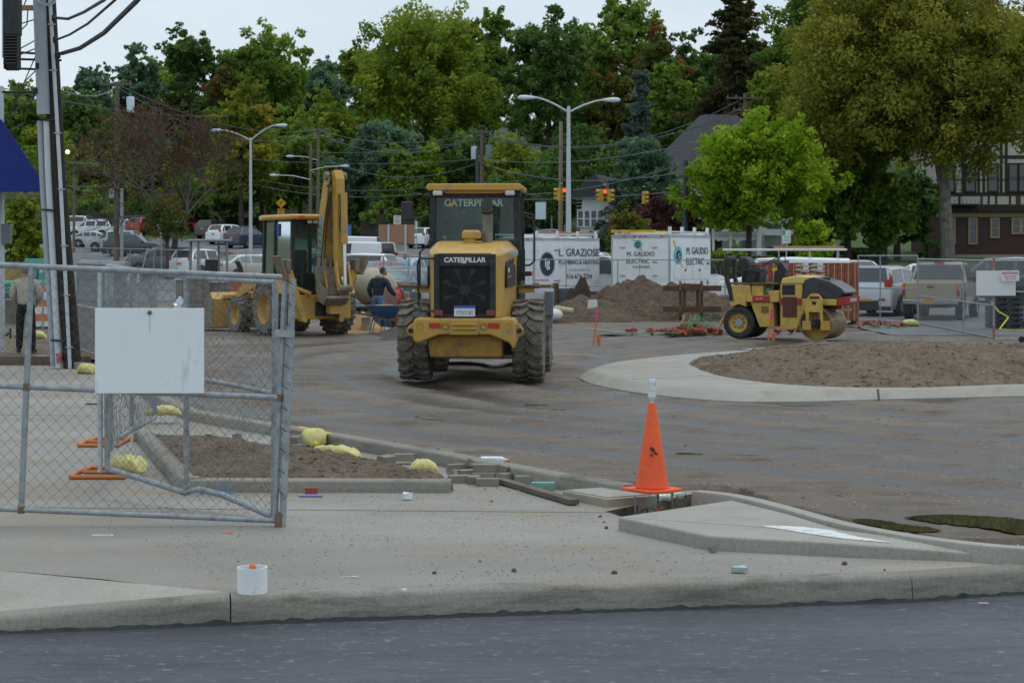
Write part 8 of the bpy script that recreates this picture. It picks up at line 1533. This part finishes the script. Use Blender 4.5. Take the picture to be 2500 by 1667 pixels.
# slate-roofed house with white porch storey
hh = thing('slate_roof_house', 'white house with steep dark slate roof behind the bright green tree', 'house', gp(1798, 138), 18); b4 = hh.location.copy(); hz = lambda py: P(0, py, 138).z - b4.z
MB().bx(-3.9, 4.6, 0, 8, -.5, hz(430)).build('wall', M_SIDE, hh); MB().loft([[V((x, y, hz(432))) for x, y in ((-4.6, -.7), (5.3, -.7), (5.3, 8.7), (-4.6, 8.7))], [V((x, y, hz(272))) for x, y in ((-.9, 3.4), (1.6, 3.4), (1.6, 4.6), (-.9, 4.6))]]).build('roof', M_ROOF, hh)
MB().bx(-2.5, 4.8, -1.6, 0, hz(545), hz(533)).build('porch_roof', M_SIDE, hh)
for x in (-2.4, -.6, 1.2, 3.0, 4.7): MB().bx(x - .09, x + .09, -1.55, -1.4, -.4, hz(545)).build('porch_post', M_WHT, hh)
for x in (-1.5, .3, 2.1, 3.85): win(hh, x, hz(520), .7, 1.0, -.002, M_WHT)
for x in (-1.5, .3, 2.1, 3.85): MB().bx(x - .85, x + .85, -1.52, -1.46, hz(575), hz(560)).build('lattice_rail', M_WHT, hh)
win(hh, -3.1, hz(420) - .6, .6, 1.0, -.002, M_WHT)
# small white house with sash windows
wh = thing('white_clapboard_house', 'white clapboard house corner with four tall sash windows left of the electrician truck', 'house', gp(1442, 128), -14); b5 = wh.location.copy(); wz = lambda py: P(0, py, 128).z - b5.z
MB().prism([(-1.0, -.5), (1.25, -.5), (1.25, wz(480)), (.4, wz(440)), (-.55, wz(478))], 0, 5, 'y').build('wall', M_SIDE, wh)
for k in range(14): z = wz(575) + .22 * k; MB().bx(-1.02, 1.27, -.025, -.001, z, z + .03).build('clapboard', mat('clapboard_white', (.64, .66, .67), .7), wh)
for x in (-.68, -.22, .24, .72): win(wh, x, wz(534), .34, 1.05, -.026, M_WHT, .06)
MB().loft([[V((-1.5, y, wz(482))), V((1.6, y, wz(482))), V((.4, y, wz(425)))] for y in (-.5, 5.2)]).build('roof', M_ROOF, wh)
gg = thing('white_garage', 'distant low white garage with dark doors behind the plumbing truck', 'garage', gp(1332, 186), 0); MB().bx(-2.2, 1.9, 0, 5, -.3, 2.1).build('wall', M_SIDE, gg); MB().bx(-2.5, 2.2, -.4, 5.2, 2.1, 2.4).build('roof', M_SIDE, gg)
for x in (-1.55, -.1, 1.25): MB().bx(x - .55, x + .55, -.03, -.001, -.2, 1.75).build('door', M_PANE, gg)

# ---------------------------------------------------------------- trees
PAL = dict(dk=((.020, .036, .011), (.036, .060, .017), (.055, .085, .024)), mid=((.040, .065, .012), (.070, .106, .019), (.102, .140, .028)), yg=((.055, .082, .011), (.098, .130, .018), (.150, .165, .026)), lime=((.085, .15, .010), (.155, .235, .016), (.23, .29, .03)),
           olive=((.060, .072, .013), (.112, .114, .019), (.16, .15, .026)), blue=((.035, .052, .042), (.058, .082, .068), (.085, .112, .098)), red=((.034, .058, .014), (.058, .072, .020), (.115, .055, .026)), orange=((.040, .068, .015), (.075, .085, .019), (.14, .085, .022)), purple=((.040, .022, .022), (.070, .034, .032), (.10, .045, .042)), spruce=((.016, .020, .008), (.034, .030, .013), (.055, .045, .02)), teal=((.024, .046, .028), (.042, .072, .042), (.062, .098, .056)), bare=((.030, .024, .014), (.050, .030, .018), (.075, .028, .018)), gold=((.05, .075, .013), (.092, .11, .017), (.155, .135, .02)))
def leaf_mat(k):
    nm = 'leaf_' + k
    if nm in MATS: return MATS[nm]
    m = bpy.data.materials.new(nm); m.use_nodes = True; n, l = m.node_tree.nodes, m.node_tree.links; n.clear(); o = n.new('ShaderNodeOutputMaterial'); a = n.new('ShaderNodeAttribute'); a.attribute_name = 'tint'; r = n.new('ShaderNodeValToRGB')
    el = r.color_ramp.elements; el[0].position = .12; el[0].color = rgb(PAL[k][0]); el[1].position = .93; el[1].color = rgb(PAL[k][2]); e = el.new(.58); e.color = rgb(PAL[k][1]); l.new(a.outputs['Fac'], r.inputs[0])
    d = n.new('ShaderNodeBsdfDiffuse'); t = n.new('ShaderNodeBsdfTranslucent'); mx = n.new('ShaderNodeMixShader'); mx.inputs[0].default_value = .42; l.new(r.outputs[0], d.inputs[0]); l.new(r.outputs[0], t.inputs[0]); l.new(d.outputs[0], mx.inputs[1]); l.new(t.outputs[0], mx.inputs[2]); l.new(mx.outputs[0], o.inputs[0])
    MATS[nm] = m; return m
LG = 2.4
for k_ in PAL: PAL[k_] = tuple(tuple(x * LG * {'lime': .7, 'purple': .7, 'dk': 1.4, 'teal': 1.35, 'mid': 1.12, 'spruce': 1.2}.get(k_, 1) for x in c_) for c_ in PAL[k_])
M_BARK = mat('bark', (.060, .050, .042), .9, var=.3, vs=2, bump=.5, bs=8); M_BARKG = mat('pale_bark', (.22, .20, .17), .9, var=.35, vs=1.6, dirt=(.10, .09, .075), dcov=.6, ds=3); M_TWIG = mat('grey_twig', (.13, .115, .10), .9, var=.2)
def leaves(parent, cen, rad, tint, n, s, m, rng_, up=.5, name='crown', flat=.75, shell=.2, sub=9):
    """n leaf faces spread through clumps: cen (k,3), rad (k,), tint (k,)"""
    if sub: # break every clump into ragged sprays
        k0 = len(cen); m0 = np.repeat(np.arange(k0), sub); dv = rng_.normal(size=(k0 * sub, 3)); dv /= np.linalg.norm(dv, axis=1)[:, None]; q = rng_.uniform(.35, 1.25, k0 * sub); dv[:, 2] *= flat
        cen = cen[m0] + dv * (rad[m0] * q)[:, None]; tint = tint[m0] + rng_.normal(0, .10, k0 * sub); rad = rad[m0] * rng_.uniform(.22, .52, k0 * sub) * (1.15 - .3 * q)
    w = rad ** 2; k = rng_.choice(len(cen), n, p=w / w.sum()); dv = rng_.normal(size=(n, 3)); dv /= np.linalg.norm(dv, axis=1)[:, None]; rr = (shell + (1 - shell) * rng_.random(n)) ** .6
    dv[:, 2] *= flat; p = cen[k] + dv * (rad[k] * rr)[:, None]; nr = dv * .8 + np.array([0, 0, up]) + rng_.normal(size=(n, 3)) * .65; nr /= np.linalg.norm(nr, axis=1)[:, None]
    a = np.cross(nr, rng_.normal(size=(n, 3))); a /= np.linalg.norm(a, axis=1)[:, None] + 1e-9; b = np.cross(nr, a); sz = s * rng_.uniform(.6, 1.35, n)[:, None]
    Vx = np.stack([p - a * sz, p + b * sz * .55 + nr * sz * .12, p + a * sz, p - b * sz * .55 + nr * sz * .12], 1).reshape(-1, 3); f = np.arange(n * 4).reshape(n, 4); me = np_mesh(name, Vx, f)
    at = me.attributes.new('tint', 'FLOAT', 'POINT'); at.data.foreach_set('value', np.repeat(np.clip(tint[k] + rng_.normal(0, .16, n), 0, 1), 4).astype(np.float32)); return link(name, me, m, parent)
TN = [0]
def tree(label, px, top, w, d, pal, n=None, base=None, kind='round', low=.28, trunk=.35, name='tree', lean=0, bark=None, clumps=None, wide=1.0, s=None, cat='tree', group=None, hollow=.5, dens=1.0, tpx=None, bias=0):
    TN[0] += 1; rg = np.random.default_rng(100 + TN[0]); b = gp(px if tpx is None else tpx, d); H = P(px, top, d).z - b.z; W = w * d / F; o = thing(name, label, cat, b, 0, group); cx = (px - (px if tpx is None else tpx)) * d / F
    s = s or 2.3 * d / (F * .41); n = int((n or 1.04 * (w * .41) * (H * F / d * .41) * (1 - low * .6)) * dens); bark = bark or M_BARK
    if kind == 'cone':
        k = clumps or 70; t = rg.random(k) ** .75; ang = rg.uniform(0, 6.28, k); r = (1 - t) ** .85 * W / 2 * rg.uniform(.55, 1.0, k); cen = np.stack([cx + r * np.cos(ang), r * np.sin(ang), H * (low * .6 + (1 - low * .6) * t) - r * .18], 1); rad = (.10 + .16 * (1 - t)) * W * rg.uniform(.7, 1.2, k); fl = .38
    else:
        k = clumps or int(34 + w * .09); dv = rg.normal(size=(k * 3, 3)); dv /= np.linalg.norm(dv, axis=1)[:, None]; dv = dv[dv[:, 2] > -.72][:k]; k = len(dv); q = (hollow + (1 - hollow) * rg.random(k))
        zc, zr = H * (low + 1) / 2, H * (1 - low) / 2; cen = np.stack([cx + dv[:, 0] * q * W * .40, dv[:, 1] * q * W * .38 * wide, zc + dv[:, 2] * q * zr * .86], 1); rad = W * rg.uniform(.10, .20, k) * (1.2 if w < 160 else 1.0); fl = .82
        zl = H * low; cen[:, 2] = zl + (cen[:, 2] - zl) * (H - zl) / ((cen[:, 2] + rad * .8).max() - zl)
    if lean: cen[:, 0] += lean * (cen[:, 2] / H) * W
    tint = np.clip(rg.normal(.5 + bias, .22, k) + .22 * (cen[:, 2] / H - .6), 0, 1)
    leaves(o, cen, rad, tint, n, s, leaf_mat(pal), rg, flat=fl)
    tm = MB(); th = H * (.62 if kind != 'cone' else .95); bend = rg.uniform(-.03, .03) * H; tp = [V((0, 0, -.6)), V((bend * .3 + cx * .15, 0, th * .4)), V((bend + cx * .5, 0, th * .75)), V((bend * .8 + cx * .8 + lean * W * .6, 0, th))]; tm.tube(tp, [trunk, trunk * .75, trunk * .55, trunk * .22], 9)
    tk = tm.build('trunk', bark, o, smooth=True)
    if kind != 'cone':
        for i in rg.choice(k, min(k, 11), replace=False):
            c_ = V(cen[i]); st_ = tp[1].lerp(tp[3], rg.uniform(.15, .9)); md_ = st_.lerp(c_, .5) + V((0, 0, -.04 * H)); MB().tube([st_, md_, c_], [trunk * .36, trunk * .22, trunk * .07], 6).build('limb', bark, o, smooth=True)
    return o
G1 = 'trees on the far hillside'
for a in (('dark broadleaf tree low on the left skyline', 60, 196, 190, 205, 'mid'), ('open blue-green tree standing alone on the left skyline', 238, 155, 125, 215, 'teal'), ('narrow dark tree with two tips on the skyline', 335, 100, 130, 218, 'teal'), ('dark green round tree with a pointed top on the skyline', 450, 62, 175, 222, 'dk'), ('broad mid-green tree forming the left skyline crest', 640, 56, 260, 224, 'mid'), ('tree with rusty red crown top on the left hillside', 565, 125, 150, 206, 'red'), ('blue-green tree with gaps at the dip of the skyline', 800, 138, 140, 214, 'teal'),
          ('huge yellow-green spreading tree at the centre of the skyline', 1035, 10, 400, 200, 'yg'), ('green tree shoulder right of the huge central tree', 1195, 18, 150, 212, 'mid'), ('olive green tree below the huge central tree', 800, 225, 220, 192, 'yg'), ('tall dark ragged tree behind the tall street lamp', 1335, 2, 250, 190, 'dk'), ('bright green tree crest on the right skyline', 1520, -14, 270, 214, 'mid'), ('maple with scarlet upper leaves on the right skyline', 1592, 48, 180, 204, 'red'), ('maple turning orange right of the dark ragged tree', 1490, 118, 170, 190, 'orange'), ('soft grey-green tree behind the blue spruce', 1650, 132, 170, 186, 'mid'), ('dark green tree filling behind the scarlet maple', 1700, 70, 150, 216, 'dk'), ('green maple with yellow tips left of the plane tree', 1965, -25, 290, 152, 'mid'), ('yellow-green tree peeking left of the green maple', 1880, 160, 150, 146, 'yg')):
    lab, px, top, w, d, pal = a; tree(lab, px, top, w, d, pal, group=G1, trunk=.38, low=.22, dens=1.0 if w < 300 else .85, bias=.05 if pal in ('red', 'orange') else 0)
# filler trees, darker and further back
for i, (px, top, w, pal) in enumerate(((-40, 200, 220, 'dk'), (170, 212, 220, 'mid'), (390, 135, 260, 'mid'), (720, 120, 280, 'mid'), (905, 100, 230, 'yg'), (1130, 55, 280, 'mid'), (1420, 45, 250, 'mid'), (1790, 70, 240, 'dk'), (2080, 60, 300, 'mid'), (2330, 40, 300, 'dk'), (2560, 30, 300, 'dk'))):
    tree('dense dark tree deep in the wood behind ' + ('the leaning pole', 'the olive tree on the left', 'the pointed round tree', 'the skyline dip', 'the central tree, left side', 'the central tree, right side', 'the orange maple', 'the drooping spruce', 'the green maple', 'the plane tree crown', 'the half-timbered roof')[i], px, top, w, 236 + (i % 3) * 8, pal, group='deep wood trees', trunk=.35, low=.12, s=.42, dens=.6)
# mid-slope trees and shrubs
for a in (('green-gold tree left of the street lamp', 590, 185, 200, 176, 'gold', .15), ('dark leafy tree behind the weathered pole', 215, 225, 220, 206, 'dk', .1), ('green tree with olive tint behind the leaning pole', 130, 300, 190, 203, 'yg', .1), ('dark green tree right of the leaning pole', 330, 290, 200, 204, 'mid', .1), ('deep green tree behind the backhoe roof', 640, 330, 230, 186, 'dk', .08), ('mid green tree behind the twin lamp arms', 730, 290, 200, 184, 'mid', .08), ('grey-green flowering shrub tree behind the backhoe boom', 930, 285, 220, 176, 'teal', .1), ('soft willow-like green tree above the hedge', 985, 350, 150, 172, 'mid', .08), ('vivid lime green young tree above the hedge', 1050, 340, 80, 174, 'lime', .2), ('shady dark tree behind the loader cab', 1130, 300, 210, 178, 'dk', .05), ('yellow-green shrub tree right of the loader cab', 1255, 330, 150, 172, 'yg', .1), ('dark mass of leaves right of the tall lamp', 1430, 300, 260, 160, 'dk', .08), ('grey-green tree left of the slate roof', 1575, 330, 190, 127, 'teal', .08), ('dark tree behind the tall street lamp post', 1340, 360, 220, 168, 'dk', .08), ('dark tree between the hedge and the traffic signals', 1200, 420, 170, 166, 'dk', .02), ('dark tree filling left of the hedge', 840, 400, 170, 178, 'dk', .04), ('shadowed tree at the back of the car park', 520, 400, 220, 190, 'dk', .05)):
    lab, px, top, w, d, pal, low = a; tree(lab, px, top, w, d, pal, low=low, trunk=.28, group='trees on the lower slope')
tree('tall brown-green spruce with drooping boughs on the right skyline', 1795, -60, 260, 170, 'spruce', kind='cone', low=.25, clumps=150, trunk=.5, name='spruce_tree', dens=1.5); tree('silvery blue spruce behind the traffic signals', 1562, 178, 130, 146, 'blue', kind='cone', low=.3, clumps=70, trunk=.25, name='spruce_tree', dens=1.3)
tree('blue cedar bush beside the white clapboard house', 1500, 430, 110, 126, 'blue', kind='cone', low=.1, clumps=50, trunk=.2, name='cedar_tree'); tree('small tree turning orange behind the electrician truck', 1532, 485, 110, 112, 'orange', low=.12, trunk=.12, name='small_tree'); tree('purple-leaved maple in front of the slate-roofed house', 1645, 455, 190, 120, 'purple', low=.06, trunk=.2, name='maple_tree', dens=1.2)
# near trees on the right
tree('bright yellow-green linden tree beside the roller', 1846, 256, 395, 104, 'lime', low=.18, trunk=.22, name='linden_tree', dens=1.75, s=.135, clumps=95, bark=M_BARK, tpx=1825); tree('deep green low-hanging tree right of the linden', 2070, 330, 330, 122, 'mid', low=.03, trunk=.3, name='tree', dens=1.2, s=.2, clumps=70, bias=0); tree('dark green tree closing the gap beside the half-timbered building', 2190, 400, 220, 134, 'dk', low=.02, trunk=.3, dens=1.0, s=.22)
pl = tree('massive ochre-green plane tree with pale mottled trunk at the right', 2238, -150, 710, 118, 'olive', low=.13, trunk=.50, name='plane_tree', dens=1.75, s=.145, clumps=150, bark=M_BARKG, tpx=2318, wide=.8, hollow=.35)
tree('yellow-leaved shrub behind the parking notice', 1985, 535, 100, 92, 'lime', low=.05, trunk=.06, name='shrub', cat='shrub', s=.14); tree('small leafy tree by the blue awning', 55, 470, 130, 62, 'yg', low=.1, trunk=.12, name='small_tree', s=.10, dens=1.2)
# bare tree with red-brown leaves
bt_ = thing('bare_tree', 'half-bare tree with grey twigs and rusty leaves above the car park', 'tree', gp(428, 110)); rb2 = np.random.default_rng(77); Hb = P(428, 190, 110).z - bt_.location.z; tw = MB(); tips = []
def grow(p, d_, L, r, lv):
    q = p + d_ * L; tw.tube([p, p.lerp(q, .5) + V(rb2.normal(0, .05 * L, 3)), q], [r, r * .8, r * .6], 5 if lv > 1 else 4)
    if lv == 0: tips.append(q); return
    for _ in range(3 if lv > 3 else (3 if rb2.random() < .75 else 4)):
        nd = (d_ + V(rb2.normal(0, .52, 3)) + V((0, 0, .10))).normalized(); grow(q, nd, L * rb2.uniform(.66, .88), r * .6, lv - 1)
    if lv < 4: tips.append(q)
MB().tube([V((0, 0, -.3)), V((-.1, 0, 1.2)), V((0, 0, 2.2))], [.24, .2, .17], 9).build('trunk', M_BARK, bt_, smooth=True)
for dx, dy, sc in ((-.42, 0, 1.0), (.34, .2, .9), (-.05, -.3, 1.1), (-.75, .3, .9), (.5, -.2, .75)): grow(V((0, 0, 2.1)), V((dx, dy, 1)).normalized(), Hb * .205 * sc, .11, 5)
stuff(tw.build('branches', M_TWIG, bt_)); tc_ = np.array([t[:] for t in tips if t.z > 4.6]); leaves(bt_, tc_, np.full(len(tc_), .42), rb2.random(len(tc_)), 9000, .085, leaf_mat('bare'), rb2, sub=0)
o = tree('slim young tree with dark leaves in front of the grey sport utility vehicle', 408, 470, 120, 106, 'red', low=.35, trunk=.13, name='small_tree', n=1500)
# hedges and shrubs along the far lawn
def hedge(label, x0, x1, top, d, pal, n, dep=2.2, name='hedge'):
    a, b = gp(x0, d), gp(x1, d); w = b.x - a.x; h = P(0, top, d).z - a.z; o = thing(name, label, 'hedge', (a + b) / 2); rg = np.random.default_rng(int(x0) + 7); k = int(w * 3) + 8; cen = np.stack([rg.uniform(-w / 2, w / 2, k), rg.uniform(-dep / 2, dep / 2, k), rg.uniform(.3, h - .5, k)], 1); leaves(o, cen, np.full(k, .62), rg.normal(.5, .2, k), n, .15, leaf_mat(pal), rg, name='foliage', flat=.95, sub=4)
    MB().bx(-w / 2, w / 2, -dep * .3, dep * .3, 0, h * .75).build('woody_core', M_BARK, o); return o
hedge('clipped dark green hedge above the street left of the loader', 882, 1012, 500, 168, 'mid', 6000); hedge('low dark hedge at the back of the car park', 200, 480, 500, 190, 'dk', 7000); hedge('long shadowed hedge behind the parked vehicles', 480, 880, 520, 192, 'dk', 8000); hedge('dark evergreen hedge beside the garage', 1040, 1300, 520, 184, 'dk', 6000); hedge('dark hedge below the slate-roofed house', 1590, 1760, 560, 124, 'dk', 5000); hedge('dark hedge mass beneath the linden and plane trees', 1890, 2160, 590, 128, 'dk', 7000, 3); hedge('round dark shrub at the corner of the half-timbered building', 2262, 2300, 590, 132, 'dk', 1500); hedge('leafy green border below the sign board', 1750, 1870, 606, 103, 'lime', 1500, 1.0)
hedge('dark hedge behind the white clapboard house lawn', 1340, 1480, 585, 134, 'dk', 3000)

# unbroken understorey of the far wood: a mass nobody could count
ru = np.random.default_rng(5); ku = 520; du = ru.uniform(198, 262, ku); cu = np.stack([(ru.uniform(-150, 2650, ku) - CX) * du / F, du, np.interp(du, _GD, _GZ) + ru.uniform(.5, 11, ku)], 1)
uw = leaves(None, cu, ru.uniform(1.6, 3.2, ku), np.clip(ru.normal(.45, .25, ku), 0, 1), 52000, .36, leaf_mat('mid'), ru, name='woodland_understorey', sub=5); stuff(uw); tag(uw, 'continuous green understorey of the wood on the hillside', 'woodland')
kv = 300; dv_ = ru.uniform(180, 198, kv); cv = np.stack([(ru.uniform(-100, 1700, kv) - CX) * dv_ / F, dv_, np.interp(dv_, _GD, _GZ) + ru.uniform(.4, 7.5, kv)], 1); cv = cv[(cv[:, 2] > 7.2) | (cv[:, 1] > 192)]
uv = leaves(None, cv, ru.uniform(1.2, 2.4, len(cv)), np.clip(ru.normal(.5, .25, len(cv)), 0, 1), 24000, .26, leaf_mat('mid'), ru, name='woodland_shrubs', sub=5); stuff(uv); tag(uv, 'tangled green shrub layer along the foot of the wooded slope', 'shrubs')
